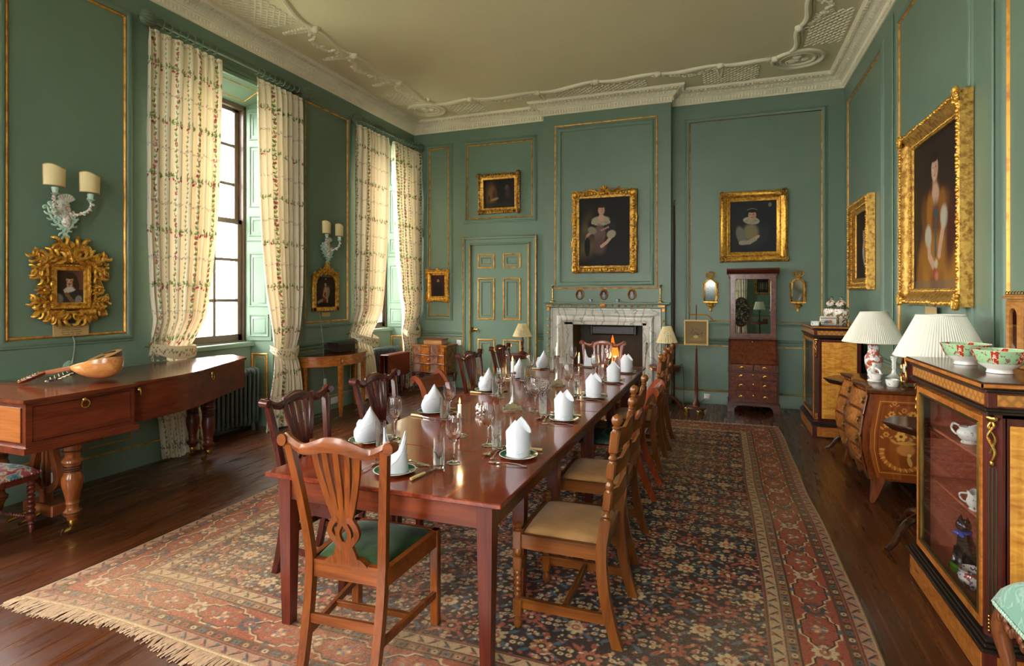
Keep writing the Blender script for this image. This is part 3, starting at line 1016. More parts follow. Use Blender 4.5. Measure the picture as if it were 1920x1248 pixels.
# ================================================================== RUG
RW, RH = 4.1, 5.56
RUGM = vcol('wool_rug_pile', 0.95, bmp=0.5, bsc=420, var=0.18, spec=0.1)
def paint_rug():
 nu, nv = 860, 1160
 p = Paint(RW, RH, nu, nv, '#181a28')
 U, T = np.meshgrid(p.u, p.t)
 rs = np.random.RandomState(11)
 d = np.minimum(np.minimum(U, RW - U), np.minimum(T, RH - T))
 FB = 0.465
 K = FB / 0.74
 NAVY, SAL, CRM, BLU, GRN, DRK = '#171927', '#a85240', '#cfb68c', '#3d6272', '#5e6a4c', '#171519'
 # field: repeating lattice of palmettes, rosettes and leaves
 cols = [SAL, '#b8694c', CRM, '#c9b594', BLU, '#8d4a42']
 xs, ys = 0.225, 0.2
 j = 0
 y = FB - 0.1
 while y < RH - FB + 0.1:
  x = FB - 0.15 + (xs / 2 if j % 2 else 0)
  i = 0
  while x < RW - FB + 0.15:
   k = (i + j) % 3
   c = cols[(i * 2 + j) % 2]
   # central flower with petals
   for a in range(8):
    t = a * PI / 4
    p.ell(x + 0.036 * math.cos(t), y + 0.036 * math.sin(t), 0.018, 0.013, CRM if k == 1 else c, t, 0.2)
   p.ell(x, y, 0.023, 0.023, SAL if k == 1 else NAVY, 0, 0.2)
   p.ell(x, y, 0.011, 0.011, CRM, 0, 0.2)
   # leaves and small flowers round it
   for sx, sy in ((1, 1), (1, -1), (-1, 1), (-1, -1)):
    p.ell(x + sx * 0.07, y + sy * 0.052, 0.034, 0.011, BLU if k else SAL, sx * sy * 0.7, 0.2)
    p.ell(x + sx * 0.093, y + sy * 0.018, 0.015, 0.012, CRM, 0, 0.2)
    p.ell(x + sx * 0.093, y + sy * 0.018, 0.006, 0.006, SAL, 0, 0.2)
   p.ell(x, y + 0.088, 0.014, 0.02, SAL, 0, 0.2)
   p.ell(x, y - 0.082, 0.022, 0.013, '#b3765c', 0, 0.2)
   p.ell(x, y - 0.082, 0.009, 0.007, CRM, 0, 0.2)
   x += xs
   i += 1
  y += ys
  j += 1
 for q in range(12500):
  x, y = rs.uniform(FB, RW - FB), rs.uniform(FB, RH - FB)
  p.ell(x, y, rs.uniform(0.006, 0.015), rs.uniform(0.004, 0.009), [SAL, CRM, BLU, CRM, '#a05a4c', '#c4926f'][rs.randint(6)], rs.uniform(0, 3), 0.2)
 # borders by distance from the edge
 def band(a, b2, col):
  m = (d >= a * K) & (d < b2 * K)
  p.c[m] = lin(col)
 band(0.0, FB / K, CRM)
 band(0.0, 0.03, '#b8a07a')
 band(0.03, 0.115, '#a8806a')
 band(0.115, 0.13, SAL)
 band(0.13, 0.2, '#5a4638')
 band(0.2, 0.213, SAL)
 band(0.213, 0.523, '#9a4a38')
 band(0.523, 0.536, '#3a2a2a')
 band(0.536, 0.61, '#8a6a52')
 band(0.61, 0.622, SAL)
 band(0.622, 0.715, '#c0a07c')
 band(0.715, 0.74, '#8b4f43')
 def around(off):
  """Yield (x, y, ux, uy) walkers along the rectangle inset by off."""
  L1, L2 = RW - 2 * off, RH - 2 * off
  return [((off, off), (1, 0), L1), ((RW - off, off), (0, 1), L2), ((RW - off, RH - off), (-1, 0), L1), ((off, RH - off), (0, -1), L2)]
 for off, st, mk in ((0.07 * K, 0.064, 'z'), (0.165 * K, 0.056, 'f'), (0.57 * K, 0.056, 'f'), (0.67 * K, 0.064, 'z')):
  for (x0, y0), (ux, uy), l in around(off):
   n = int(l / st)
   for k in range(n):
    t = (k + 0.5) * l / n
    x, y = x0 + ux * t, y0 + uy * t
    a = math.atan2(uy, ux)
    if mk == 'z':
     s = 1 if k % 2 else -1
     p.ell(x, y, 0.033, 0.006, '#3a3438' if off > 0.2 else '#2c2e3a', a + s * 0.75, 0.3)
     p.ell(x - uy * 0.015 * s, y + ux * 0.015 * s, 0.011, 0.008, [SAL, BLU, '#8d4a42'][k % 3], a, 0.25)
    else:
     p.ell(x, y, 0.015, 0.013, [SAL, CRM, BLU, '#c08a6a'][k % 4], a, 0.25)
     p.ell(x, y, 0.006, 0.006, DRK, a, 0.25)
     p.ell(x + ux * st / 2, y + uy * st / 2, 0.006, 0.018, '#33302e', a, 0.3)
 # main border: large lobed flowers joined by stepped cream lines
 for (x0, y0), (ux, uy), l in around(0.368 * K):
  n = max(2, int(round(l / 0.36)))
  px, py = -uy, ux
  for k in range(n + 1):
   t = k * l / n
   x, y = x0 + ux * t, y0 + uy * t
   a = math.atan2(uy, ux)
   c1 = '#2f4450' if k % 2 else '#7e7f62'
   p.ell(x, y, 0.0704, 0.0512, '#7c3f38', a, 0.15)
   for q in range(8):
    w = q * PI / 4
    p.ell(x + 0.0384 * math.cos(w), y + 0.0352 * math.sin(w), 0.0192, 0.01536, c1 if k % 2 else '#c4ae8c', w, 0.2)
   p.ell(x, y, 0.032, 0.02432, SAL, a, 0.2)
   p.ell(x, y, 0.01664, 0.0128, c1, a, 0.2)
   p.ell(x, y, 0.00768, 0.0064, CRM, a, 0.2)
   tm = t + l / n / 2
   if k < n:
    xm, ym = x0 + ux * tm, y0 + uy * tm
    for s in (-1, 1):
     pts = [(-0.165, 0.012), (-0.12, 0.05), (-0.085, 0.05), (-0.06, 0.078), (0.06, 0.078), (0.085, 0.05), (0.12, 0.05), (0.165, 0.012)]
     pts = [(xm + ux * a1 + px * s * b1, ym + uy * a1 + py * s * b1) for a1, b1 in pts]
     p.line(pts, 0.00544, DRK, 0.8)
     p.line([(q1 + px * s * 0.00768, q2 + py * s * 0.00768) for q1, q2 in pts], 0.00384, CRM, 0.9)
    p.ell(xm, ym, 0.0288, 0.0352, '#b77a62', a, 0.2)
    for q in range(6):
     w = q * PI / 3
     p.ell(xm + 0.0256 * math.cos(w), ym + 0.0256 * math.sin(w), 0.01152, 0.00896, [CRM, BLU][q % 2], w, 0.2)
    for s in (-1, 1):
     p.ell(xm + px * s * 0.0864, ym + py * s * 0.0864, 0.0192, 0.00896, '#44606b', a, 0.2)
     p.ell(xm + ux * 0.0704 * s, ym + uy * 0.0704 * s, 0.0192, 0.00704, '#7a8168', a + 0.7 * s, 0.2)
 for (x0, y0), (ux, uy), l in around(0.368 * K):
  for k in range(int(l / 0.011)):
   t, s = rs.uniform(0, l), rs.uniform(-0.09, 0.09)
   p.ell(x0 + ux * t - uy * s, y0 + uy * t + ux * s, rs.uniform(0.004, 0.013), rs.uniform(0.003, 0.006), [CRM, BLU, '#6a2c28', '#c08a60', '#2b4450', '#7a8160'][rs.randint(6)], rs.uniform(0, 3), 0.2)
 for off in (0.116 * K, 0.207 * K, 0.53 * K, 0.616 * K, 0.718 * K):
  for (x0, y0), (ux, uy), l in around(off):
   p.line([(x0, y0), (x0 + ux * l, y0 + uy * l)], 0.0045, '#3d2a28', 0.55)
 # wear: faded, threadbare patches
 N1 = np.zeros_like(U)
 for q in range(46):
  cx_, cy_ = rs.uniform(0, RW), rs.uniform(0, RH)
  r = rs.uniform(0.12, 0.5)
  N1 += rs.uniform(0.1, 0.5) * np.exp(-((U - cx_) ** 2 + ((T - cy_) / 1.5) ** 2) / (r * r))
 for cx_, cy_, r, s in ((0.75, 0.35, 0.6, 0.55), (0.6, 1.1, 0.5, 0.45), (1.9, 0.3, 0.4, 0.6), (3.4, 0.9, 0.25, 0.3), (2.9, 4.2, 0.7, 0.35), (0.25, 2.6, 0.6, 0.3)):
  N1 += s * np.exp(-((U - cx_) ** 2 + (T - cy_) ** 2) / (r * r))
 p.c = p.c * 0.9 + 0.1 * np.array(lin('#b08a6c'), dtype=np.float32)
 sp = rs.rand(nv, nu).astype(np.float32)
 f = np.clip(N1 * 0.34 * (0.4 + 1.2 * np.random.RandomState(5).rand(nv, nu)), 0, 0.62)[..., None]
 p.c = p.c * (1 - f) + np.array(lin('#c2a280'), dtype=np.float32) * f
 p.c *= (0.8 + 0.36 * sp)[..., None]
 return p
rug = thing('persian_rug', 'large worn red and navy floral rug under the dining table', 'rug', (-3.47, 1.885, 0))
def rugpos(U, T):
 ux = U / RW
 wob = 0.01 * np.sin(T * 2.3) + 0.005 * np.sin(T * 5.1 + U)
 x = U + wob * (1 - ux) - wob * 0.8 * ux + 0.045 * (1 - T / RH) * ux
 y = T + 0.018 * np.sin(U * 3.1) * (1 - T / RH) + 0.02 * np.sin(U * 1.7)
 e = np.minimum(np.minimum(U, RW - U), np.minimum(T, RH - T))
 z = 0.009 * np.clip(e / 0.01, 0, 1) + 0.001
 return np.stack([x, y, z], -1)
paint_rug().mesh('rug_pile', rugpos, RUGM, rug)
fr = MB()
rr = random.Random(3)
for i in range(760):
 x = i / 760 * RW + 0.02 * math.sin(i)
 y0 = 0.018 * math.sin(x * 3.1) + 0.02 * math.sin(x * 1.7) + 0.004
 l = 0.05 + 0.04 * rr.random() + 0.025 * math.sin(x * 6)
 s = rr.uniform(-0.03, 0.03)
 fr.tube([(x, y0, 0.007), (x + s * 0.5, y0 - l * 0.5, 0.008), (x + s, y0 - l, 0.003)], 0.0034, 4)
fo = fr.build('rug_fringe', plain('cream_wool_fringe', (216, 186, 158), 0.9, var=0.15, sc=60), rug)
fr2 = MB()
for i in range(420):
 x = i / 420 * RW
 l = 0.02 + 0.025 * rr.random()
 y0 = RH + 0.02 * math.sin(x * 1.7)
 fr2.tube([(x, y0 - 0.01, 0.006), (x + rr.uniform(-0.02, 0.02), y0 + l, 0.003)], 0.0034, 4)
fr2.build('rug_fringe', MATS['cream_wool_fringe'], rug)
# ================================================================== PICTURES
def acanthus(mb, pts, r0, r1, y, curl=0.5, sgn=1, leaf=True):
 """Carved leaf scroll: tapered stem in the xz plane ending in a curl."""
 pp = smooth_path([(x, y, z) for x, z in pts], 5)
 n = len(pp)
 mb.tube(pp, [r0 + (r1 - r0) * i / (n - 1) for i in range(n)], 7, flat=0.8)
 if curl:
  a, b = pp[-2], pp[-1]
  ang = math.atan2(b[2] - a[2], b[0] - a[0])
  R = r1 * 2.2
  c = (b[0] + R * math.cos(ang + sgn * PI / 2), b[2] + R * math.sin(ang + sgn * PI / 2))
  sp = spiral(c, R, R * 0.25, 0.9, ang - sgn * PI / 2, 12, 'xz', y, sgn)
  mb.tube(sp, [r1 * (1 - 0.5 * i / 12) for i in range(13)], 6)
  mb.ball((c[0], y - r1 * 0.4, c[1]), r1 * 0.8, 6)
 if leaf:
  for k in range(2, n - 2, 3):
   a = pp[k]
   d = (pp[k + 1][0] - pp[k - 1][0], pp[k + 1][2] - pp[k - 1][2])
   l = math.hypot(*d) or 1
   nx, nz = -d[1] / l, d[0] / l
   for s in (-1, 1):
    q = [(a[0], y, a[2]), (a[0] + s * nx * r0 * 1.5 + d[0] / l * r0, y - r0 * 0.2, a[2] + s * nz * r0 * 1.5 + d[1] / l * r0),
     (a[0] + s * nx * r0 * 1.7 + d[0] / l * r0 * 1.9, y + r0 * 0.2, a[2] + s * nz * r0 * 1.7 + d[1] / l * r0 * 1.9)]
    mb.tube(smooth_path(q, 3), [r0 * (0.62 - 0.26 * (i / 6) ** 2) for i in range(7)], 6)
    mb.ball(q[2], r0 * 0.4, 6)
def rail_bumps(mb, x0, z0, x1, z1, y, r, step, seed=1, jit=0.35):
 """Row of carved bosses along the four rails of a frame."""
 q = random.Random(seed)
 for (ax, az, bx_, bz) in ((x0, z0, x1, z0), (x1, z0, x1, z1), (x1, z1, x0, z1), (x0, z1, x0, z0)):
  l = math.hypot(bx_ - ax, bz - az)
  n = max(1, int(l / step))
  for k in range(n):
   t = (k + 0.5) / n
   rr_ = r * (1 + q.uniform(-jit, jit))
   mb.ball((ax + (bx_ - ax) * t + q.uniform(-1, 1) * r * jit, y, az + (bz - az) * t + q.uniform(-1, 1) * r * jit), (rr_, rr_ * 0.8, rr_), 7)
def picture(name, label, loc, rot, w, h, paint, rail, prof, mat, cat='painting', group=None, tilt=0.0, back=0.0):
 """Framed canvas facing -y, its centre on the local origin."""
 t = thing(name, label, cat, loc, (tilt, 0, rot) if tilt else rot, group)
 paint.mesh('canvas', lambda U, T: np.stack([U - w / 2, np.full_like(U, -back), T - h / 2], -1), CANVAS, t)
 f = MB().frame(-w / 2, -h / 2, w / 2, h / 2, prof)
 fo = f.build('frame', mat, t)
 return t, fo
def figure_paint(w, h, n, bg, face, skin='#c79f86', hair='#2a1c16', dress='#2a2a30', collar=None, extra=None, bg2=None, pre=None):
 """A generic half-length sitter. face = (x, y, r) in units of the width."""
 p = Paint(w, h, n, max(8, int(n * h / w)), bg)
 k = w
 if bg2: p.ell(0.5 * k, h * 0.45, 0.55 * k, h * 0.5, bg2, 0, 0.8, 0.6)
 fx, fy, r = face[0] * k, face[1] * k, face[2] * k
 for q in range(9):
  p.ell(fx + r * (3.4 * math.sin(q * 2.1)), fy - r * (q * 1.1 - 2), r * 2.6, r * 1.6, [bg, bg2 or bg, '#2c241e'][q % 3], q, 0.8, 0.35)
 if pre: pre(p)
 p.ell(fx, fy + r * 0.25, r * 1.28, r * 1.45, hair, 0, 0.3)
 p.ell(fx - r * 2.0, fy - r * 4.6, r * 1.4, r * 2.4, dress, 0.4, 0.35)
 p.ell(fx + r * 2.1, fy - r * 4.6, r * 1.4, r * 2.4, dress, -0.4, 0.35)
 p.ell(fx + r * 0.05, fy - r * 4.6, r * 2.2, r * 3.2, dress, 0, 0.3)
 p.ell(fx, fy - r * 1.35, r * 0.55, r * 0.9, '#a88068', 0, 0.3)
 p.ell(fx + r * 0.35, fy - r * 1.2, r * 0.35, r * 0.8, '#6e4a3a', 0, 0.6, 0.7)
 if collar: collar(p, fx, fy, r)
 p.ell(fx, fy, r * 0.84, r * 1.12, skin, 0, 0.14)
 p.ell(fx + r * 0.42, fy - r * 0.1, r * 0.42, r * 0.9, '#9a735e', 0, 0.6, 0.45)
 p.ell(fx, fy + r * 1.02, r * 0.95, r * 0.42, hair, 0, 0.25)
 for s in (-1, 1):
  p.ell(fx - r * 0.1 + s * r * 0.34, fy + r * 0.16, r * 0.14, r * 0.07, '#2a1d18', 0, 0.4)
  p.ell(fx - r * 0.1 + s * r * 0.34, fy + r * 0.34, r * 0.2, r * 0.04, '#4a3328', 0, 0.5)
  p.ell(fx - r * 0.1 + s * r * 0.42, fy - r * 0.3, r * 0.2, r * 0.16, '#c08070', 0, 0.8, 0.4)
 p.ell(fx - r * 0.08, fy - r * 0.14, r * 0.09, r * 0.3, '#a67c66', 0, 0.6, 0.7)
 p.ell(fx - r * 0.08, fy - r * 0.56, r * 0.24, r * 0.07, '#8c3d38', 0, 0.4)
 if extra: extra(p, fx, fy, r)
 return p
OGEE = [(-0.012, 0.004), (-0.01, 0.02), (0.0, 0.026), (0.012, 0.024), (0.03, 0.034), (0.055, 0.05), (0.08, 0.052), (0.095, 0.042), (0.1, 0.0)]
def scaled(prof, k, hk=1.0):
 return [(d * k, h * hk) for d, h in prof]
# --- portrait over the fireplace
def lace(p, x, y, r):
 p.ell(x - r * 0.2, y - r * 2.5, r * 2.3, r * 1.0, '#a59a82', 0.05, 0.15)
 for q in range(7):
  p.ell(x - r * 2.2 + q * r * 0.68, y - r * 3.1 - r * 0.5 * math.sin(q * PI / 6), r * 0.46, r * 0.5, '#a59a82', 0, 0.2)
 p.ell(x, y - r * 2.0, r * 0.8, r * 0.9, '#c49c84', 0, 0.2)
def queenish(p, x, y, r):
 p.ell(x - r * 0.4, y - r * 6.2, r * 1.5, r * 2.4, '#6b5450', 0, 0.2)
 p.ell(x - r * 0.5, y - r * 9.2, r * 1.7, r * 2.2, '#5c4542', 0, 0.4)
 for q in range(4):
  p.ell(x + r * (0.1 + q * 0.55), y - r * (5.2 - q * 0.24), r * 0.33, r * 0.24, '#b27a74', 0.4 * q, 0.25)
 for dx, dy in ((-0.6, -3.6), (1.4, -3.2)):
  p.ell(x + dx * r, y + dy * r, r * 0.42, r * 0.2, '#a86a66', 0, 0.3)
 p.line([(x + r * 2.9, y - r * 6.6), (x + r * 1.4, y - r * 8.4), (x - r * 0.2, y - r * 9.6)], r * 0.4, '#c39c84', 1, 0.2)
 p.ell(x + r * 2.6, y - r * 6.3, r * 1.2, r * 1.0, '#a39882', 0.5, 0.2)
 p.line([(x - r * 2.6, y - r * 5.6), (x - r * 3.6, y - r * 6.4), (x - r * 4.0, y - r * 7.6)], r * 0.36, '#b98f78', 1, 0.2)
 p.ell(x - r * 2.4, y - r * 5.2, r * 1.2, r * 0.9, '#8c8370', -0.5, 0.25)
 p.ell(x - r * 3.7, y - r * 9.4, r * 0.75, r * 2.6, '#16130f', 0, 0.15)
def landbg(p):
 for q in range(9): p.ell(0.1 + 0.02 * q, 0.2 + q * 0.075, 0.17, 0.09, ['#4a4028', '#5c5034', '#6a6048', '#443c2c'][q % 4], 0.4, 0.6, 0.75)
 p.ell(0.52, 0.75, 0.3, 0.5, '#14120f', 0.3, 0.3)
P5 = figure_paint(0.783, 1.04, 170, '#191815', (0.44, 1.08, 0.074), hair='#2c1c12', dress='#23211f', collar=lace, extra=queenish, pre=landbg)
t, fo = picture('portrait_painting', 'large portrait of a lady in pink ribbons above the fireplace', (-1.67, BRY - 0.03, 2.53), 0, 0.783, 1.04, P5, 0.1, OGEE, GOLD_D)
o = MB()
W, H = 0.783 / 2 + 0.05, 1.04 / 2 + 0.05
rail_bumps(o, -W, -H, W, H, -0.05, 0.022, 0.042, 5)
for sx in (-1, 1):
 for sz in (-1, 1):
  o.tube(spiral((sx * (W + 0.0), sz * (H - 0.02)), 0.075, 0.02, 1.1, PI / 2 * sz, 18, 'xz', -0.045, sx * sz), 0.014, 6)
  o.ball((sx * W, -0.05, sz * H), (0.05, 0.025, 0.05), 9)
 acanthus(o, [(sx * 0.1, H + 0.02), (sx * 0.2, H + 0.06), (sx * 0.3, H + 0.03)], 0.016, 0.01, -0.04, sgn=-sx)
 acanthus(o, [(sx * (W + 0.03), 0.1), (sx * (W + 0.045), 0.2), (sx * (W + 0.02), 0.32)], 0.014, 0.01, -0.04, sgn=sx)
 acanthus(o, [(sx * (W + 0.03), -0.1), (sx * (W + 0.045), -0.2), (sx * (W + 0.02), -0.3)], 0.014, 0.01, -0.04, sgn=-sx)
for q in range(7):
 a = PI * q / 6
 o.tube([(0.02 * math.cos(a), -0.045, H + 0.03 + 0.02 * math.sin(a)), (0.085 * math.cos(a), -0.05, H + 0.03 + 0.085 * math.sin(a))], [0.01, 0.018], 6)
o.build('carved_ornament', GOLD, fo)
# --- lady with a ruff, wide frame, right of the fireplace
def ruff(p, x, y, r):
 p.ell(x - r * 0.2, y - r * 1.25, r * 1.75, r * 0.85, '#b9b29c', -0.15, 0.12)
 p.ell(x - r * 0.2, y - r * 1.05, r * 1.1, r * 0.5, '#8f8873', -0.15, 0.4, 0.6)
 for q in range(15):
  a = PI + q * PI / 14
  p.line([(x - r * 0.2 + r * 0.9 * math.cos(a), y - r * 1.1 + r * 0.4 * math.sin(a)), (x - r * 0.2 + r * 1.6 * math.cos(a), y - r * 1.3 + r * 0.75 * math.sin(a))], r * 0.05, '#7d7662', 0.6)
def ladyb(p, x, y, r):
 p.ell(x - r * 0.3, y - r * 4.0, r * 1.6, r * 2.0, '#857a58', 0, 0.3)
 p.ell(x - r * 2.4, y - r * 4.7, r * 1.0, r * 2.2, '#77746a', 0.25, 0.2)
 p.line([(x - r * 2.4, y - r * 6.4), (x - r * 0.6, y - r * 6.3), (x + r * 1.0, y - r * 5.3)], r * 0.5, '#a49a86', 1, 0.2)
 p.ell(x + r * 1.1, y - r * 5.1, r * 0.6, r * 0.36, '#c09a80', 0.6, 0.2)
 p.ell(0.52, 0.66, 0.022, 0.03, '#7b7765', 0, 0.2)
 for q in range(8): p.ell(x - r * 1.0 + q * r * 0.28, y + r * 1.3 + r * 0.25 * math.sin(q * 0.45), r * 0.11, r * 0.11, '#8a8272', 0, 0.3)
P6 = figure_paint(0.605, 0.72, 150, '#22262a', (0.48, 0.86, 0.1), hair='#231812', dress='#2e3236', collar=ruff, extra=ladyb)
prof6 = [(-0.002, 0.004), (0.0, 0.014), (0.004, 0.018), (0.034, 0.03), (0.038, 0.034), (0.046, 0.03), (0.056, 0.04), (0.085, 0.07), (0.105, 0.078), (0.125, 0.07), (0.14, 0.05), (0.143, 0.0)]
t, fo = picture('portrait_painting', 'portrait of a lady in a white ruff above the bureau cabinet', (0.405, FY - 0.014, 2.55), 0, 0.605, 0.72, P6, 0.14, prof6, GOLD_B, tilt=0.015)
o = MB()
for sx in (-1, 1):
 for sz in (-1, 1):
  cx_, cz_ = sx * (0.3025 + 0.1), sz * (0.36 + 0.1)
  for q in range(26):
   a, r = rr.uniform(0, 6.28), rr.uniform(0, 0.055)
   o.ball((cx_ + r * math.cos(a), -0.075, cz_ + r * math.sin(a)), (0.011, 0.01, 0.011), 6)
  o.tube(spiral((cx_, cz_), 0.05, 0.012, 1.5, sx * 1.0, 20, 'xz', -0.078, sx * sz), 0.009, 6)
  for q in range(16):
   t_ = q / 16
   o.ball((cx_ - sx * (0.05 + 0.12 * t_), -0.078, cz_ + rr.uniform(-0.02, 0.02) * (1 - t_)), 0.009 * (1.1 - t_ * 0.5), 6)
   o.ball((cx_ + rr.uniform(-0.02, 0.02) * (1 - t_), -0.078, cz_ - sz * (0.05 + 0.15 * t_)), 0.009 * (1.1 - t_ * 0.5), 6)
o.build('carved_ornament', GOLD_D, fo)
rail_bumps(o2 := MB(), -0.3025 - 0.05, -0.36 - 0.05, 0.3025 + 0.05, 0.36 + 0.05, -0.036, 0.006, 0.013, 2, 0.1)
o2.build('bead_row', GOLD_D, fo)
# --- dark cloister scene above the door
P4 = Paint(0.565, 0.48, 90, 76, '#17110d')
P4.ell(0.13, 0.2, 0.11, 0.24, '#4a3419', 0, 0.3, 0.9)
P4.ell(0.15, 0.2, 0.07, 0.17, '#6e4d22', 0, 0.35, 0.9)
P4.ell(0.19, 0.2, 0.03, 0.1, '#2a1d11', 0, 0.4, 0.8)
P4.ell(0.2, 0.15, 0.07, 0.02, '#94764a', 0.25, 0.3)
P4.ell(0.1, 0.17, 0.012, 0.05, '#1a120c', 0, 0.3)
P4.ell(0.32, 0.24, 0.05, 0.26, '#100c09', 0, 0.15)
P4.ell(0.42, 0.33, 0.03, 0.04, '#5d615a', 0, 0.4, 0.8)
P4.ell(0.43, 0.25, 0.04, 0.1, '#3a2918', 0, 0.4, 0.8)
P4.ell(0.3, 0.05, 0.3, 0.05, '#241a12', 0, 0.5, 0.9)
t, fo = picture('landscape_painting', 'dark painting of stone arches in gilt frame above the door', (-3.468, FY - 0.022, 3.255), 0, 0.565, 0.48, P4, 0.085, scaled(OGEE, 0.9, 0.9), GOLD_D, tilt=0.04)
o = MB()
W, H = 0.2825 + 0.06, 0.24 + 0.06
rail_bumps(o, -W, -H, W, H, -0.045, 0.016, 0.034, 8)
for sx in (-1, 1):
 for sz in (-1, 1):
  o.ball((sx * (W + 0.005), -0.05, sz * (H + 0.005)), (0.042, 0.022, 0.042), 9)
  o.tube(spiral((sx * (W + 0.01), sz * (H + 0.01)), 0.045, 0.012, 1.1, 0.5 * sx, 14, 'xz', -0.052, sx * sz), 0.009, 6)
o.build('carved_ornament', gilt('bronzed_gold', (150, 106, 48), (62, 42, 20), 0.6), fo)
MB().frame(-0.2825, -0.24, 0.2825, 0.24, [(-0.004, 0.012), (0.0, 0.03), (0.018, 0.036), (0.022, 0.03)]).build('gilt_slip', GOLD_B, fo)
# --- small portrait at the left of the door
def smallcol(p, x, y, r):
 p.ell(x, y - r * 1.2, r * 1.3, r * 0.6, '#b0a488', 0, 0.15)
def smallx(p, x, y, r):
 p.ell(x, y + r * 1.2, r * 0.9, r * 0.7, '#191314', 0, 0.2)
 p.ell(x - r * 2.5, y - r * 6.5, r * 0.8, r * 0.6, '#a88670', 0, 0.3)
 p.ell(x + r * 2.2, y - r * 8, r * 0.7, r * 0.6, '#a88670', 0, 0.3)
 p.line([(x, y - r * 2), (x, y - r * 7)], r * 0.12, '#7d6c4a', 0.8)
P3 = figure_paint(0.272, 0.375, 80, '#45161a', (0.5, 1.06, 0.075), skin='#b8957c', hair='#1c1414', dress='#1a1618', collar=smallcol, extra=smallx)
P3.ell(0.136, 0.08, 0.085, 0.17, '#1a1618', 0, 0.2)
t, fo = picture('portrait_painting', 'small portrait of a standing figure against red in pierced gilt frame', (-4.606, FY - 0.016, 1.735), 0, 0.272, 0.375, P3, 0.09, scaled(OGEE, 0.62, 0.8), GOLD, tilt=0.02)
o = MB()
W, H = 0.136 + 0.066, 0.1875 + 0.066
rail_bumps(o, -W, -H, W, H, -0.035, 0.017, 0.03, 9)
for sx in (-1, 1):
 for sz in (-1, 1):
  acanthus(o, [(sx * (W - 0.1), sz * (H + 0.005)), (sx * (W - 0.04), sz * (H + 0.015)), (sx * (W + 0.01), sz * (H + 0.01))], 0.013, 0.008, -0.035, sgn=sx * sz)
  acanthus(o, [(sx * (W + 0.005), sz * (H - 0.15)), (sx * (W + 0.012), sz * (H - 0.08)), (sx * (W + 0.012), sz * (H - 0.02))], 0.013, 0.008, -0.035, sgn=-sx * sz)
o.ball((0, -0.035, H + 0.03), (0.03, 0.018, 0.035), 8)
o.build('carved_ornament', GOLD, fo)
# --- three oval miniatures over the mantelpiece
OVF = gilt('brown_gilt_oval', (168, 112, 48), (110, 66, 26), 0.2)
ov_paint = []
for i, (x, lab, dr, fc) in enumerate(((-2.056, 'oval miniature of a fair child in blue, left of three above mantel', '#7d94a6', '#c9a490'),
         (-1.683, 'oval miniature of a dark haired sitter, middle of three above mantel', '#6a8294', '#c09a84'),
         (-1.265, 'oval miniature of a white wigged sitter, right of three above mantel', '#8b98a0', '#c4a08c'))):
 t = thing('oval_miniature', lab, 'miniature', (x, BRY, 1.585), 0, 'oval miniatures above the mantelpiece')
 p = Paint(0.1, 0.134, 40, 54, '#3a342e')
 p.ell(0.05, 0.035, 0.034, 0.05, dr, 0, 0.2)
 p.ell(0.05, 0.088, 0.022, 0.026, ['#b59a70', '#2a1d18', '#c2bcae'][i], 0, 0.2)
 p.ell(0.05, 0.084, 0.014, 0.019, fc, 0, 0.2)
 p.ell(0.05, 0.05, 0.012, 0.012, '#d0c4b4', 0, 0.3)
 def ovmap(U, T):
  a, b = U / 0.1 * 2 - 1, T / 0.134 * 2 - 1
  return np.stack([a * np.sqrt(1 - b * b / 2) * 0.05, np.full_like(U, -0.012), b * np.sqrt(1 - a * a / 2) * 0.066], -1)
 p.mesh('miniature_picture', ovmap, CANVAS, t)
 m = MB()
 n = 40
 for pr in ([(0.048, 0.0), (0.048, 0.014), (0.054, 0.02), (0.062, 0.018), (0.067, 0.01), (0.067, 0.0)],):
  vs, fs = [], []
  for (r, h) in pr:
   for k in range(n):
    a = 2 * PI * k / n
    vs.append((r * math.cos(a), -h, (r + 0.016) * math.sin(a)))
  for k in range(len(pr) - 1):
   for q in range(n):
    q2 = (q + 1) % n
    fs.append((k * n + q, k * n + q2, (k + 1) * n + q2, (k + 1) * n + q))
  m.add(vs, fs)
 m.tube([(0.011 * math.cos(a * PI / 5), -0.006, 0.093 + 0.011 * math.sin(a * PI / 5)) for a in range(10)], 0.003, 5, closed=True)
 m.build('oval_frame', OVF, t)
# ================================================================== FIREPLACE
MARB, N_, L_, b_ = newmat('veined_grey_marble')
setp(b_, None, 0.22, 0, coat=0.3)
v_ = coords(N_, L_)
w1 = N_.new('ShaderNodeTexWave')
w1.inputs['Scale'].default_value = 2.2
w1.inputs['Distortion'].default_value = 11
w1.inputs['Detail'].default_value = 4
w1.inputs['Detail Scale'].default_value = 1.6
L_.new(v_, w1.inputs['Vector'])
vein = ramp(N_, L_, w1.outputs['Fac'], [(0.0, (0, 0, 0)), (0.03, (0.35, 0.35, 0.35)), (0.1, (1, 1, 1))])
cl = ramp(N_, L_, noise(N_, L_, v_, 5, 5), [(0.3, lin('#b0aea4')), (0.7, lin('#d6d3c8'))])
L_.new(mixc(N_, L_, vein, lin('#94928a'), cl), b_.inputs['Base Color'])
fp = thing('fireplace', 'grey marble fireplace with green mantelshelf and gilt beads', 'fireplace', (-1.67, BRY, 0))
MAR = [(0.0, 0.0), (0.0, 0.035), (0.012, 0.035), (0.022, 0.07), (0.05, 0.085), (0.09, 0.085), (0.11, 0.07), (0.115, 0.05), (0.128, 0.046), (0.15, 0.055), (0.185, 0.055), (0.19, 0.066), (0.215, 0.066), (0.218, 0.0)]
MB().frame(-0.622, -0.6, 0.616, 1.162, [(d, h) for d, h in MAR]).build('marble_surround', MARB, fp)
b = MB()
b.box(-0.622, -0.03, 0, -0.49, 0.02, 1.175)
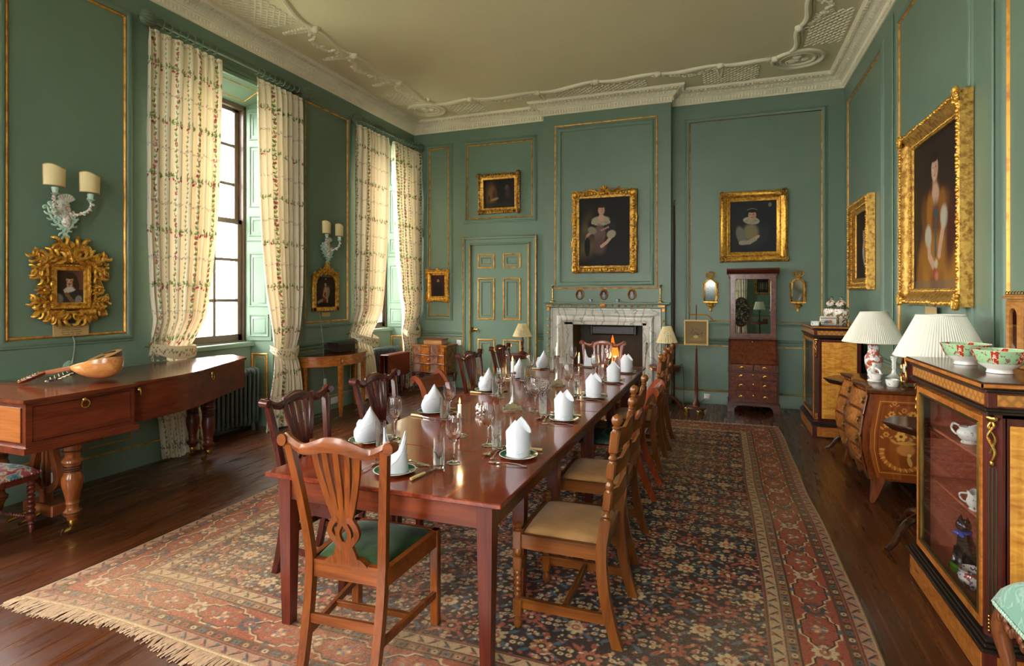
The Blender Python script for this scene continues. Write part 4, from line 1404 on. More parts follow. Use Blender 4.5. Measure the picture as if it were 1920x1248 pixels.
b.box(0.565, -0.03, 0, 0.618, 0.02, 1.175)
b.box(-0.622, -0.03, 1.128, 0.618, 0.02, 1.175)
b.build('marble_slip', MARB, fp)
SOOT = plain('sooty_iron', (34, 31, 29), 0.7, var=0.5, sc=6)
b = MB()
b.box(-0.53, 0.42, 0, 0.6, 0.47, 1.2)
b.box(-0.53, -0.01, 0, -0.48, 0.45, 1.2)
b.box(0.55, -0.01, 0, 0.6, 0.45, 1.2)
b.box(-0.53, -0.01, 1.12, 0.6, 0.45, 1.2)
b.build('firebox', SOOT, fp)
b = MB()
b.box(-0.3, 0.34, 0.95, 0.42, 0.42, 1.1, 0.008)
b.frame(-0.26, 0.97, 0.38, 1.08, [(0, 0), (0.006, 0.012), (0.012, 0)], M=Matrix.Translation((0, 0.34, 0)))
b.build('iron_canopy', BLACKM, fp)
b = MB()
b.box(-0.895, -0.075, 0.0, -0.84, 0.0, 1.46, 0.004)
b.box(0.84, -0.075, 0.0, 0.895, 0.0, 1.46, 0.004)
b.box(-0.895, -0.09, 1.385, 0.895, 0.0, 1.447, 0.004)
b.build('mantel_frieze', GREEN, fp)
b = MB()
b.box(-0.925, -0.17, 1.446, 0.96, 0.0, 1.47, 0.005)
b.box(-0.905, -0.13, 1.432, 0.93, 0.0, 1.448, 0.005)
b.build('mantelshelf', GREEN, fp)
b = MB()
for k in range(7):
 for s in (0, 1):
  b.ball((-0.7 + k * 0.0955 if s == 0 else 0.08 + k * 0.0955 + 0.05, -0.094, 1.416), (0.019, 0.016, 0.019), 9)
for k in range(12):
 for x in (-0.866, 0.866):
  b.ball((x, -0.08, 0.1 + k * 0.1), (0.018, 0.016, 0.018), 9)
for s in (-1, 1):
 b.box(s * 0.892, -0.097, 1.405, s * 0.79, -0.088, 1.432, 0.003)
 b.box(s * 0.892, -0.085, 1.335, s * 0.85, -0.074, 1.43, 0.003)
b.build('gilt_bead', GILT, fp)
b = MB()
for k in range(9):
 a = PI * (0.08 + 0.84 * k / 8)
 b.ball((0.028 * math.cos(a), -0.115, 1.43 + 0.02 * math.sin(a)), (0.03, 0.02, 0.034), 8)
b.ball((0, -0.12, 1.432), (0.052, 0.028, 0.045), 12)
b.build('shell_ornament', GILT, fp)
HST = plain('grey_hearthstone', (92, 88, 82), 0.5)
MB().box(-0.52, -0.02, 0.0, 0.59, 0.42, 0.012).build('inner_hearth', HST, fp)
tag(MB().box(-0.77, -0.41, 0.0, 0.77, 0.0, 0.012, 0.004).build('hearthstone', HST, None, loc=(-1.67, 8.42, 0.0)), 'grey stone hearth slab on floor before the fireplace', 'hearth')
# iron grate, fender, logs and flames
g = thing('fire_grate', 'iron fire basket with brass finials inside the fireplace', 'grate', (-1.56, 8.63, 0.013))
b = MB()
for z in (0.2, 0.26, 0.32): b.tube([(-0.3, -0.12, z), (0.3, -0.12, z)], 0.009, 6)
for s in (-1, 1):
 b.tube([(s * 0.3, -0.12, 0.0), (s * 0.3, -0.12, 0.36)], 0.012, 8)
 b.tube([(s * 0.28, 0.16, 0.0), (s * 0.28, 0.16, 0.36)], 0.012, 8)
 b.tube([(s * 0.3, -0.12, 0.32), (s * 0.28, 0.16, 0.32)], 0.009, 6)
for k in range(9): b.tube([(-0.26 + k * 0.065, -0.12, 0.19), (-0.26 + k * 0.065, 0.16, 0.19)], 0.008, 6)
b.build('basket', BLACKM, g)
for s in (-1, 1):
 MB().lathe([(0.0, 0.36), (0.018, 0.365), (0.026, 0.39), (0.014, 0.41), (0.022, 0.43), (0.008, 0.46), (0, 0.465)], (s * 0.3, -0.12, 0), 12).build('finial', BRASS, g)
FLAME, N_, L_, b_ = newmat('fire_flame')
setp(b_, (0, 0, 0), 1)
v_ = coords(N_, L_)
gr = N_.new('ShaderNodeSeparateXYZ')
L_.new(v_, gr.inputs[0])
L_.new(ramp(N_, L_, mathn(N_, L_, 'ADD', mathn(N_, L_, 'MULTIPLY', gr.outputs[2], 1.15), mathn(N_, L_, 'MULTIPLY', noise(N_, L_, v_, 12, 3), 0.35)),
   [(0.36, (1.0, 0.62, 0.16)), (0.55, (1.0, 0.36, 0.04)), (0.85, (0.75, 0.12, 0.01))]), b_.inputs['Emission Color'])
b_.inputs['Emission Strength'].default_value = 1.15
fire = thing('log_fire', 'burning logs with tall orange flames in the fireplace', 'fire', (-1.56, 8.65, 0.21))
BARK = plain('charred_log', (40, 28, 22), 0.9, var=0.5, sc=14, bmp=0.6, bsc=30)
for (x0, y0, z0, x1, y1, z1, r) in ((-0.24, 0.0, 0.05, 0.22, 0.04, 0.06, 0.05), (-0.18, 0.1, 0.05, 0.24, 0.08, 0.07, 0.045), (-0.2, 0.05, 0.14, 0.2, 0.02, 0.12, 0.042)):
 MB().tube([(x0, y0, z0), ((x0 + x1) / 2, (y0 + y1) / 2, (z0 + z1) / 2 + 0.01), (x1, y1, z1)], [r, r * 1.08, r * 0.95], 10).build('log', BARK, fire)
for (x, y, h, r, ln) in ((-0.02, 0.03, 0.84, 0.115, 0.03), (0.1, 0.05, 0.6, 0.16, 0.03), (0.03, 0.05, 0.7, 0.16, -0.02), (-0.1, 0.05, 0.42, 0.08, -0.04), (0.19, 0.02, 0.4, 0.08, 0.05), (0.04, -0.03, 0.52, 0.1, -0.03), (-0.02, 0.06, 0.66, 0.08, 0.07), (-0.17, 0.03, 0.22, 0.05, 0.02), (0.22, 0.05, 0.22, 0.04, 0.0)):
 b = MB()
 pts = []
 rs_ = []
 for k in range(12):
  t_ = k / 11
  pts.append((x + ln * math.sin(t_ * 5) * t_ + ln * t_, y + 0.01 * math.sin(t_ * 6 + x * 9), 0.02 + (h - 0.1) * t_))
  rs_.append(max(0.002, r * (0.95 + 0.25 * math.sin(t_ * 9 + x * 20)) * (1 - t_) ** 0.62 if t_ > 0.25 else r * (0.6 + t_)))
 b.tube(pts, rs_, 10, flat=0.6)
 b.build('flame', FLAME, fire)
Lf = bpy.data.lights.new('fire_glow', 'POINT')
Lf.color = (1.0, 0.5, 0.18)
Lf.energy = 6
Lf.shadow_soft_size = 0.15
lo = bpy.data.objects.new('fire_glow', Lf)
lo.location = (-1.55, 8.55, 0.55)
COL.objects.link(lo)
fd = thing('brass_fender', 'low brass fender in front of the fireplace hearth', 'fender', (-1.67, 8.06, 0.0125))
b = MB()
b.box(-0.72, -0.01, 0.0, 0.72, 0.01, 0.17, 0.004)
for s in (-1, 1): b.box(s * 0.72, -0.01, 0.0, s * 0.7, 0.33, 0.17, 0.004)
b.build('fender_rail', BRASS, fd)
b = MB()
for k in range(12): b.tube([(-0.66 + k * 0.12, -0.013, 0.05), (-0.66 + k * 0.12, -0.013, 0.13)], 0.006, 6)
b.tube([(-0.73, 0, 0.175), (0.73, 0, 0.175)], 0.011, 8)
b.build('fender_moulding', BRASS, fd)
fdog = thing('brass_firedog', 'ball topped brass firedog standing at the right of the hearth', 'firedog', (-1.2, 8.16, 0.0125))
MB().lathe([(0.06, 0), (0.06, 0.012), (0.02, 0.03), (0.015, 0.1), (0.03, 0.13), (0.04, 0.16), (0.03, 0.19), (0.016, 0.2), (0.032, 0.225), (0.03, 0.25), (0.012, 0.268), (0.018, 0.285), (0, 0.3)], (0, 0, 0), 14).build('baluster', BRASS, fdog)
MB().tube([(0, 0.02, 0.1), (0, 0.14, 0.1), (0, 0.17, 0.012)], 0.012, 6).build('billet_bar', BLACKM, fdog)
pk = thing('poker', 'steel poker leaning upright at the right side of the fireplace', 'poker', (-1.09, 8.22, 0.0125), (math.radians(-9), math.radians(4), 0))
MB().tube([(0, 0, 0), (0, 0, 0.72)], 0.007, 8).build('shaft', metalm('dull_steel', (120, 118, 114), 0.35), pk)
MB().lathe([(0.007, 0.72), (0.014, 0.73), (0.01, 0.76), (0.016, 0.8), (0.012, 0.86), (0.018, 0.88), (0, 0.9)], (0, 0, 0), 10).build('handle', MATS['dull_steel'], pk)
# on the mantelshelf
for x, lab in ((-2.45, 'tall brass candlestick at the left end of the mantelshelf'), (-0.838, 'tall brass candlestick at the right end of the mantelshelf')):
 t = MB().lathe([(0.048, 0), (0.048, 0.008), (0.03, 0.018), (0.012, 0.03), (0.009, 0.05), (0.014, 0.06), (0.009, 0.075), (0.013, 0.2), (0.008, 0.21), (0.013, 0.222), (0.02, 0.24), (0.022, 0.255), (0.014, 0.256), (0.0, 0.24)], (0, 0, 0), 18).build('brass_candlestick', BRASS, None, loc=(x, 8.4, 1.4705))
 tag(t, lab, 'candlestick', 'brass candlesticks on the mantelshelf')
BLUEW, N_, L_, b_ = newmat('blue_and_white_china')
setp(b_, None, 0.15, 0, coat=0.5)
L_.new(ramp(N_, L_, noise(N_, L_, coords(N_, L_), 45, 3), [(0.44, lin('#4f6fa0')), (0.56, lin('#cfd6de'))]), b_.inputs['Base Color'])
for x, lab in ((-1.866, 'small blue and white tea bowl left of the gilt shell'), (-1.46, 'small blue and white tea bowl right of the gilt shell')):
 t = MB().lathe([(0.016, 0), (0.016, 0.006), (0.02, 0.01), (0.033, 0.03), (0.038, 0.05), (0.036, 0.05), (0.03, 0.03), (0.0, 0.012)], (0, 0, 0), 20).build('tea_bowl', BLUEW, None, loc=(x, 8.4, 1.4705))
 tag(t, lab, 'tea bowl', 'tea bowls on the mantelshelf')
# window pole in the corner of the chimney breast
t = thing('window_pole', 'long brown wooden pole upright in corner right of fireplace', 'pole', (-0.675, 8.7, 0))
MB().tube([(0, 0, 0), (0, 0, 2.9)], 0.013, 8).build('pole_shaft', MAHOG_Z, t)
MB().tube([(0, 0, 2.9), (0, 0, 2.96), (0.02, 0, 2.98)], 0.008, 6).build('brass_hook', BRASS, t)
# girandole wall mirrors
GIR = []
for i, (x, lab) in enumerate(((-0.165, 'gilt bow topped wall mirror left of the bureau cabinet'), (0.975, 'gilt bow topped wall mirror right of the bureau cabinet'))):
 t = thing('wall_mirror', lab, 'mirror', (x, FY - 0.016, 1.64), (0.042, 0, 0), 'pair of gilt wall mirrors')
 W, H = 0.075, 0.15
 arch = [(-W, -H)] + [(W, -H), (W, 0.1)] + [(W * math.cos(a * PI / 8), 0.1 + 0.06 * math.sin(a * PI / 8)) for a in range(1, 8)] + [(-W, 0.1)]
 MB().prism([(q * 0.92, z * 0.97) for q, z in arch], -0.012, 0.0).build('mirror_glass', MIRROR, t)
 b = MB()
 b.tube([(q, -0.014, z) for q, z in arch], 0.011, 7, closed=True)
 b.box(-0.1, -0.03, -0.175, 0.1, 0, -0.15, 0.004)
 b.lathe([(0.05, -0.175), (0.03, -0.2), (0.045, -0.215), (0.02, -0.24), (0.014, -0.26), (0.02, -0.275), (0.006, -0.3), (0, -0.31)], (0, -0.02, 0), 10, sy=0.5)
 for s in (-1, 1):
  b.tube(smooth_path([(0, -0.02, 0.2), (s * 0.05, -0.02, 0.2), (s * 0.07, -0.02, 0.235), (s * 0.04, -0.02, 0.26), (0.0, -0.02, 0.22)], 4), 0.008, 6)
  b.tube(smooth_path([(0, -0.02, 0.2), (s * 0.05, -0.02, 0.13), (s * 0.1, -0.02, 0.11)], 4), 0.007, 6)
  for k in range(13): b.ball((s * (0.098 + 0.006 * math.sin(k)), -0.016, 0.11 - k * 0.02), 0.0085 if k % 2 else 0.011, 6)
  b.tube(spiral((s * 0.05, -0.2), 0.03, 0.01, 0.9, PI / 2, 12, 'xz', -0.02, s), 0.007, 6)
 b.tube([(0.03 * math.cos(a * PI / 8), -0.02, 0.24 + 0.035 * math.sin(a * PI / 8)) for a in range(16)], 0.008, 6, closed=True)
 b.build('gilt_frame', GOLD_B, t)
# ================================================================== BUREAU CABINET
BURR = burr('burr_walnut', '#3a160c', '#7a3a20')
WAL = wood('dark_walnut', (54, 22, 14), (96, 46, 28), axis='X')
bc = thing('bureau_cabinet', 'tall burr walnut bureau cabinet with mirrored door and drawers', 'bureau', (0.388, FY - 0.04, 0.0))
b = MB()
b.box(-0.31, -0.42, 0.1, 0.31, 0.0, 0.645, 0.004)
b.box(-0.325, -0.44, 0.085, 0.325, 0.0, 0.125, 0.006)
b.box(-0.318, -0.43, 0.535, 0.318, 0.0, 0.552, 0.004)
b.prism([(-0.42, 0.645), (0.0, 0.645), (0.0, 0.965), (-0.2, 0.965)], -0.31, -0.285, 'yz')
b.prism([(-0.42, 0.645), (0.0, 0.645), (0.0, 0.965), (-0.2, 0.965)], 0.285, 0.31, 'yz')
b.box(-0.31, -0.02, 0.64, 0.31, 0, 0.97)
b.build('carcase', WAL, bc)
for s in (-1, 1):
 MB().prism([(s * 0.325, 0.0), (s * 0.325, 0.09), (s * 0.15, 0.09), (s * 0.2, 0.08), (s * 0.235, 0.05), (s * 0.25, 0.0)], -0.44, -0.4).box(s * 0.325, -0.41, 0, s * 0.29, -0.34, 0.09).build('bracket_foot', WAL, bc)
 MB().box(s * 0.325, -0.1, 0, s * 0.26, 0.0, 0.09).build('bracket_foot', WAL, bc)
al = math.atan2(0.22, 0.32)
Msl = Matrix.Translation((0, -0.425, 0.648)) @ Matrix.Rotation(-al, 4, 'X')
sl = MB().box(-0.284, -0.008, 0, 0.284, 0.014, 0.384, 0.003, M=Msl).build('sloping_fall', BURR, bc)
MB().ball((0, -0.012, 0.35), (0.012, 0.004, 0.014), 8, M=Msl).build('keyhole', BRASS, sl)
pulls = []
def drawer(par, x0, x1, z0, z1, y, mat, pulls, hole=True):
 d = MB().box(x0, y - 0.012, z0, x1, y + 0.02, z1, 0.004).build('drawer', mat, par)
 zc_ = (z0 + z1) / 2
 for px in pulls:
  q = MB()
  q.ball((px, y - 0.014, zc_ + 0.004), (0.026, 0.003, 0.014), 10)
  q.tube(smooth_path([(px - 0.028, y - 0.022, zc_ + 0.006), (px - 0.02, y - 0.03, zc_ - 0.012), (px + 0.02, y - 0.03, zc_ - 0.012), (px + 0.028, y - 0.022, zc_ + 0.006)], 4), 0.003, 6)
  q.build('pull_handle', BRASS, d)
 if hole:
  q = MB()
  q.ball(((x0 + x1) / 2, y - 0.014, zc_ + 0.012), (0.012, 0.003, 0.018), 10)
  q.build('keyhole', BRASS, d)
 return d
drawer(bc, -0.27, -0.005, 0.56, 0.642, -0.42, BURR, (-0.14,), False)
drawer(bc, 0.005, 0.27, 0.56, 0.642, -0.42, BURR, (0.14,), False)
for z0, z1 in ((0.44, 0.53), (0.29, 0.43), (0.135, 0.28)): drawer(bc, -0.29, 0.29, z0, z1, -0.42, BURR, (-0.15, 0.15))
b = MB()
b.box(-0.296, -0.245, 0.965, 0.296, 0.0, 1.88, 0.004)
b.box(-0.3, -0.255, 0.965, 0.3, 0.0, 0.995, 0.006)
b.prism([(-0.255, 1.87), (-0.27, 1.895), (-0.29, 1.91), (-0.3, 1.935), (-0.3, 1.95), (0.0, 1.95), (0.0, 1.87)], -0.335, 0.335, 'yz')
b.box(-0.31, -0.262, 1.82, 0.31, 0.0, 1.875, 0.006)
b.build('upper_case', WAL, bc)
dr = MB()
x0, x1, z0, z1 = -0.224, 0.23, 1.05, 1.8
dr.frame(x0, z0, x1, z1, [(0.0, 0.0), (0.0, 0.02), (0.06, 0.02), (0.066, 0.0)], M=Matrix.Translation((0, -0.245, 0)))
dd = dr.build('door', BURR, bc)
c_ = 0.03
MB().prism([(x0, z0), (x1, z0), (x1, z1 - c_), (x1 - c_, z1), (x0 + c_, z1), (x0, z1 - c_)], -0.252, -0.246).build('mirror_glass', metalm('bevelled_mirror', (206, 214, 212), 0.015, dark=0.04), dd)
MB().tube([(x0, -0.256, z0), (x1, -0.256, z0), (x1, -0.256, z1 - c_), (x1 - c_, -0.256, z1), (x0 + c_, -0.256, z1), (x0, -0.256, z1 - c_)], 0.006, 6, closed=True).build('mirror_bead', BURR, dd)
# ================================================================== pole screen
ps = thing('pole_screen', 'mahogany pole screen with framed flower embroidery beside fireplace', 'screen', (-0.333, 8.02, 0.0))
b = MB()
b.lathe([(0.13, 0.055), (0.135, 0.065), (0.13, 0.078), (0.05, 0.085), (0.045, 0.1), (0.05, 0.11), (0.04, 0.13), (0.03, 0.15), (0.02, 0.17), (0.024, 0.3), (0.018, 0.6), (0.012, 0.83), (0.016, 0.84), (0.012, 0.86), (0.0075, 0.9), (0.0075, 1.44), (0.0, 1.45)], (0, 0, 0), 20)
b.build('pole', MAHOG_Z, ps)
for k in range(3):
 a = -PI / 2 + k * 2 * PI / 3 + 0.3
 q = MB()
 q.ball((0.115 * math.cos(a), 0.115 * math.sin(a), 0.035), 0.026, 10)
 q.tube(spiral((0.13 * math.cos(a), 0.03), 0.03, 0.012, 0.8, 0, 10, 'xz', 0.125 * math.sin(a)), 0.007, 6)
 q.ball((0.12 * math.cos(a), 0.12 * math.sin(a), 0.012), (0.018, 0.018, 0.012), 8)
 q.build('scroll_foot', BRASS, ps)
p = Paint(0.27, 0.3, 60, 66, '#79623f')
rq = random.Random(5)
for q in range(120):
 a, r = rq.uniform(0.0, PI), rq.uniform(0.0, 0.09)
 p.ell(0.135 + r * 1.05 * math.cos(a), 0.115 + r * 1.1 * math.sin(a), rq.uniform(0.004, 0.009), rq.uniform(0.003, 0.006), ['#45352a', '#7a4238', '#8a5a48', '#3e4a3c', '#4e3a2c', '#567070'][rq.randrange(6)], rq.uniform(0, 3), 0.3)
p.ell(0.13, 0.095, 0.03, 0.02, '#b09a6c', 0, 0.2)
p.ell(0.135, 0.06, 0.09, 0.02, '#8c7a4c', 0, 0.5, 0.6)
p.mesh('embroidery', lambda U, T: np.stack([U - 0.135, np.full_like(U, -0.026), T - 0.15 + 1.075], -1), vcol('linen_embroidery', 0.9, bmp=0.3, bsc=500), ps)
b = MB().frame(-0.135, 0.925, 0.135, 1.225, [(-0.002, -0.02), (-0.002, 0.03), (0.006, 0.036), (0.02, 0.034), (0.022, 0.02), (0.022, -0.02)])
b.box(-0.15, -0.022, 0.91, 0.15, -0.012, 1.24)
b.build('screen_frame', plain('pale_gold_wood', (196, 164, 96), 0.4), ps)
# ================================================================== lamp tables by the fireplace
SHADE_C = plain('cream_pleated_silk', (226, 208, 160), 0.8, var=0.05, sc=30)
def pleated_shade(mb, r0, r1, z0, z1, n=60, amp=0.006):
 """Cone of fine pleats, inner and outer face."""
 rings = []
 for (r, z) in ((r0, z0), (r0 * 0.75 + r1 * 0.25, z0 * 0.75 + z1 * 0.25), ((r0 + r1) / 2, (z0 + z1) / 2), (r1, z1)):
  rings.append([((r + amp * (1 if k % 2 else -1) * (r / r0)) * math.cos(PI * k / n), (r + amp * (1 if k % 2 else -1) * (r / r0)) * math.sin(PI * k / n), z) for k in range(2 * n)])
 inner = [[(x * 0.985, y * 0.985, z) for x, y, z in r] for r in rings[::-1]]
 mb.loft(rings + inner + [rings[0]], caps=False)
 for r, z in ((r0, z0), (r1, z1)):
  mb.tube([(r * math.cos(k * PI / 24), r * math.sin(k * PI / 24), z) for k in range(48)], 0.005, 6, closed=True)
 return mb
def small_lamp(label, loc, bow_side=1):
 t = thing('table_lamp', label, 'lamp', loc, 0, 'small lamps beside the fireplace')
 MB().lathe([(0.085, 0), (0.085, 0.01), (0.06, 0.03), (0.022, 0.05), (0.016, 0.07), (0.028, 0.09), (0.016, 0.12), (0.022, 0.16), (0.026, 0.2), (0.014, 0.24), (0.012, 0.3)], (0, 0, 0), 20).build('turned_base', MAHOG_Z, t)
 s = pleated_shade(MB(), 0.14, 0.062, 0.27, 0.45, 36, 0.004).build('lamp_shade', SHADE_C, t)
 q = MB()
 for k in (-1, 1):
  q.tube(smooth_path([(0, -0.11, 0.38), (k * 0.03, -0.118, 0.4), (k * 0.04, -0.118, 0.375), (0, -0.115, 0.37)], 4), 0.006, 6)
  q.tube(smooth_path([(0, -0.115, 0.37), (k * 0.012, -0.13, 0.32), (k * 0.02, -0.135, 0.28)], 4), 0.005, 6)
 q.build('ribbon_bow', plain('ivory_ribbon', (232, 220, 190), 0.7), s)
 return t
def tripod_table(name, label, loc, r, h, mat=MAHOG_Z, rot=0.0, foot=0.0):
 t = thing(name, label, 'table', loc, rot)
 MB().lathe([(r - 0.02, h - 0.06), (r - 0.02, h - 0.025), (r, h - 0.02), (r + 0.004, h - 0.01), (r, h), (0, h)], (0, 0, 0), 32).build('table_top', MAHOG_X, t)
 MB().lathe([(0.03, 0.1), (0.035, 0.16), (0.05, 0.2), (0.03, 0.25), (0.022, 0.28), (0.028, h * 0.6), (0.022, h - 0.1), (0.05, h - 0.06)], (0, 0, 0), 16).build('pedestal', mat, t)
 for k in range(3):
  a = k * 2 * PI / 3 + foot
  pts = smooth_path([(0.02, 0, 0.18), (0.12, 0, 0.16), (0.2, 0, 0.07), (0.24, 0, 0.022), (0.27, 0, 0.02)], 5)
  MB().tube(pts, [0.026 - 0.012 * i / (len(pts) - 1) for i in range(len(pts))], 8, M=rz(a)).build('leg', mat, t)
 return t
tripod_table('tripod_table', 'round mahogany tripod table by the door holding cream lamp', (-2.86, 7.92, 0), 0.19, 0.7, foot=0.4)
small_lamp('small cream pleated lamp on round table before the door', (-2.78, 7.92, 0.7005))
tripod_table('tripod_table', 'round mahogany tripod table right of the fireplace holding cream lamp', (-0.75, 8.1, 0), 0.215, 0.6, foot=0.0)
small_lamp('small cream pleated lamp with bow right of the fireplace', (-0.722, 8.1, 0.6005)).scale = (1, 1, 1.2)
# ================================================================== burr chest on cabriole legs in the far left corner
BURR2 = burr('golden_burr_walnut', '#451c08', '#a86224', 0.25, 0.9)
ch = thing('burr_chest', 'small serpentine burr walnut chest on cabriole legs in corner', 'chest of drawers', (-4.56, 8.7, 0))
def serp(x, w):
 t_ = x / w
 return -0.36 - 0.025 * math.cos(t_ * PI * 2) + 0.01
def serp_slab(mb, w, z0, z1, off, back=0.0, n=24):
 out = [(w * (2 * k / n - 1), serp(w * (2 * k / n - 1), w) - off) for k in range(n + 1)] + [(w, back), (-w, back)]
 return mb.prism(out, z0, z1, 'xy')
W = 0.32
serp_slab(MB(), W - 0.012, 0.285, 0.72, -0.012).build('carcase', BURR2, ch)
serp_slab(MB(), W + 0.02, 0.72, 0.748, 0.02).build('top', BURR2, ch)
for z0, z1 in ((0.3, 0.425), (0.44, 0.565), (0.58, 0.705)):
 n = 20
 w = W - 0.04
 out = [(w * (2 * k / n - 1), serp(w * (2 * k / n - 1), W) - 0.006) for k in range(n + 1)] + [(w, -0.2), (-w, -0.2)]
 d = MB().prism(out, z0, z1, 'xy').build('drawer', BURR2, ch)
 e = MB()
 e.tube([(x, y - 0.004, z0 - 0.006) for x, y in out[:n + 1]], 0.007, 6)
 e.build('drawer_edge', MAHOG_X, d)
 MB().ball((0, serp(0, W) - 0.016, (z0 + z1) / 2), (0.01, 0.012, 0.016), 8).build('pull_handle', BRASS, d)
serp_slab(MB(), W - 0.0, 0.262, 0.287, 0.006).build('apron', MAHOG_X, ch)
for x in (-0.29, 0.29):
 for y in (-0.35, -0.04):
  s = 1 if x > 0 else -1
  pts = smooth_path([(x, y, 0.27), (x + s * 0.02, y - 0.02, 0.2), (x, y, 0.08), (x + s * 0.015, y - 0.02, 0.015)], 6)
  MB().tube(pts, [0.036 - 0.02 * min(1, i / 12) + (0.006 if i > 16 else 0) for i in range(len(pts))], 10).build('leg', MAHOG_Z, ch)
bk = thing('wooden_box', 'flat brown leather book box lying on the burr walnut chest', 'box', (-4.53, 8.5, 0.7485))
MB().box(-0.17, -0.11, 0, 0.17, 0.11, 0.075, 0.006).build('box_body', wood('tan_box_wood', (120, 78, 44), (170, 124, 78)), bk)
MB().box(-0.175, -0.115, 0.075, 0.175, 0.115, 0.09, 0.005).build('lid', MAHOG_X, bk)
t = thing('light_switch', 'white square switch plate on far wall beside the door', 'switch', (-4.214, FY, 0.766))
MB().box(-0.043, -0.009, -0.043, 0.043, 0, 0.043, 0.003).build('plate', WHITE_PL, t)
MB().box(-0.008, -0.014, -0.012, 0.008, -0.008, 0.012, 0.002).build('rocker', WHITE_PL, t)
t = thing('wall_socket', 'white plug socket on skirting behind the pole screen', 'socket', (-0.21, FY - 0.026, 0.1))
MB().box(-0.045, -0.01, -0.043, 0.045, 0, 0.043, 0.003).build('plate', WHITE_PL, t)
MB().box(-0.022, -0.035, -0.022, 0.022, -0.008, 0.022, 0.005).build('plug', WHITE_PL, t)
tag(MB().tube(smooth_path([(-0.225, 8.69, 0.085), (-0.3, 8.62, 0.03), (-0.42, 8.35, 0.006), (-0.5, 8.2, 0.01), (-0.5, 8.12, 0.3), (-0.515, 8.1, 0.606), (-0.56, 8.1, 0.611), (-0.63, 8.1, 0.606)], 6), 0.0035, 6).build('lamp_flex', plain('brown_flex', (60, 44, 34), 0.6)), 'thin dark flex running from socket to lamp right of fireplace', 'cable')
# ================================================================== CURTAINS
CLOTH, N_, L_, b_ = newmat('floral_curtain_cloth')
setp(b_, None, 0.85, 0, sheen=0.2)
at_ = N_.new('ShaderNodeAttribute')
at_.attribute_name = 'Col'
L_.new(at_.outputs['Color'], b_.inputs['Base Color'])
tr_ = N_.new('ShaderNodeBsdfTranslucent')
L_.new(mixc(N_, L_, 1.0, at_.outputs['Color'], (1.0, 0.86, 0.66), 'MULTIPLY'), tr_.inputs[0])
ms_ = N_.new('ShaderNodeMixShader')
ms_.inputs[0].default_value = 0.13
L_.new(b_.outputs[0], ms_.inputs[1])
L_.new(tr_.outputs[0], ms_.inputs[2])
L_.new(ms_.outputs[0], N_['Material Output'].inputs[0])
CW, CH = 1.9, 4.06
def paint_curtain(seed, w=CW, h=CH, nu=250, nv=520):
 p = Paint(w, h, nu, nv, '#e9dfc8')
 q = random.Random(seed)
 GR = ['#5e7a3a', '#47622e', '#7d9450', '#6d8a48']
 RD = ['#a02a44', '#8a2038', '#b84458']
 def sprig(x, y, a, k=1.0, cherries=True):
  for s in (-1, 1):
   p.ell(x + 0.02 * k * math.cos(a + s * 0.8), y + 0.02 * k * math.sin(a + s * 0.8), 0.021 * k, 0.0085 * k, GR[q.randrange(4)], a + s * 0.8, 0.25)
  if q.random() < 0.7:
   p.ell(x + 0.02 * k * math.cos(a), y + 0.02 * k * math.sin(a), 0.018 * k, 0.007 * k, GR[q.randrange(4)], a, 0.25)
  if cherries and q.random() < 0.55:
   for m in range(q.randrange(1, 4)):
    p.ell(x + q.uniform(-0.025, 0.025), y - q.uniform(0.015, 0.04), 0.0115 * k, 0.012 * k, RD[q.randrange(3)], 0, 0.2)
 n = int(w / 0.27)
 for i in range(n):
  x0 = (i + 0.5) * w / n
  y = 0.0
  big = i % 2 == 0
  while y < h:
   x = x0 + 0.012 * math.sin(y * 9 + i)
   p.ell(x, y, 0.0028, 0.022, '#8a7a4a', 0, 0.4, 0.8)
   sprig(x + (0.006 if int(y * 20) % 2 else -0.006), y, PI / 2 + (0.5 if int(y * 20) % 2 else -0.5), 1.0 if big else 0.62, big)
   y += 0.052 if big else 0.046
 y = 0.12
 r = 0
 while y < h:
  x = 0.0
  strong = r % 2 == 0
  while x < w:
   yy = y + 0.012 * math.sin(x * 14)
   p.ell(x, yy, 0.022, 0.0026, '#8a7a4a' if strong else '#a89a8a', 0, 0.4, 0.8)
   if strong: sprig(x, yy, q.choice([0.2, PI - 0.2, 0.9]), 0.95, True)
   else:
    for m in range(3): p.ell(x + q.uniform(-0.02, 0.02), yy + q.uniform(-0.018, 0.018), 0.007, 0.006, ['#c9a3a8', '#8f9a6a', '#b98a96', '#9a8aa0'][q.randrange(4)], 0, 0.3)
   x += 0.068 if strong else 0.05
  y += 0.26
  r += 1
 return p
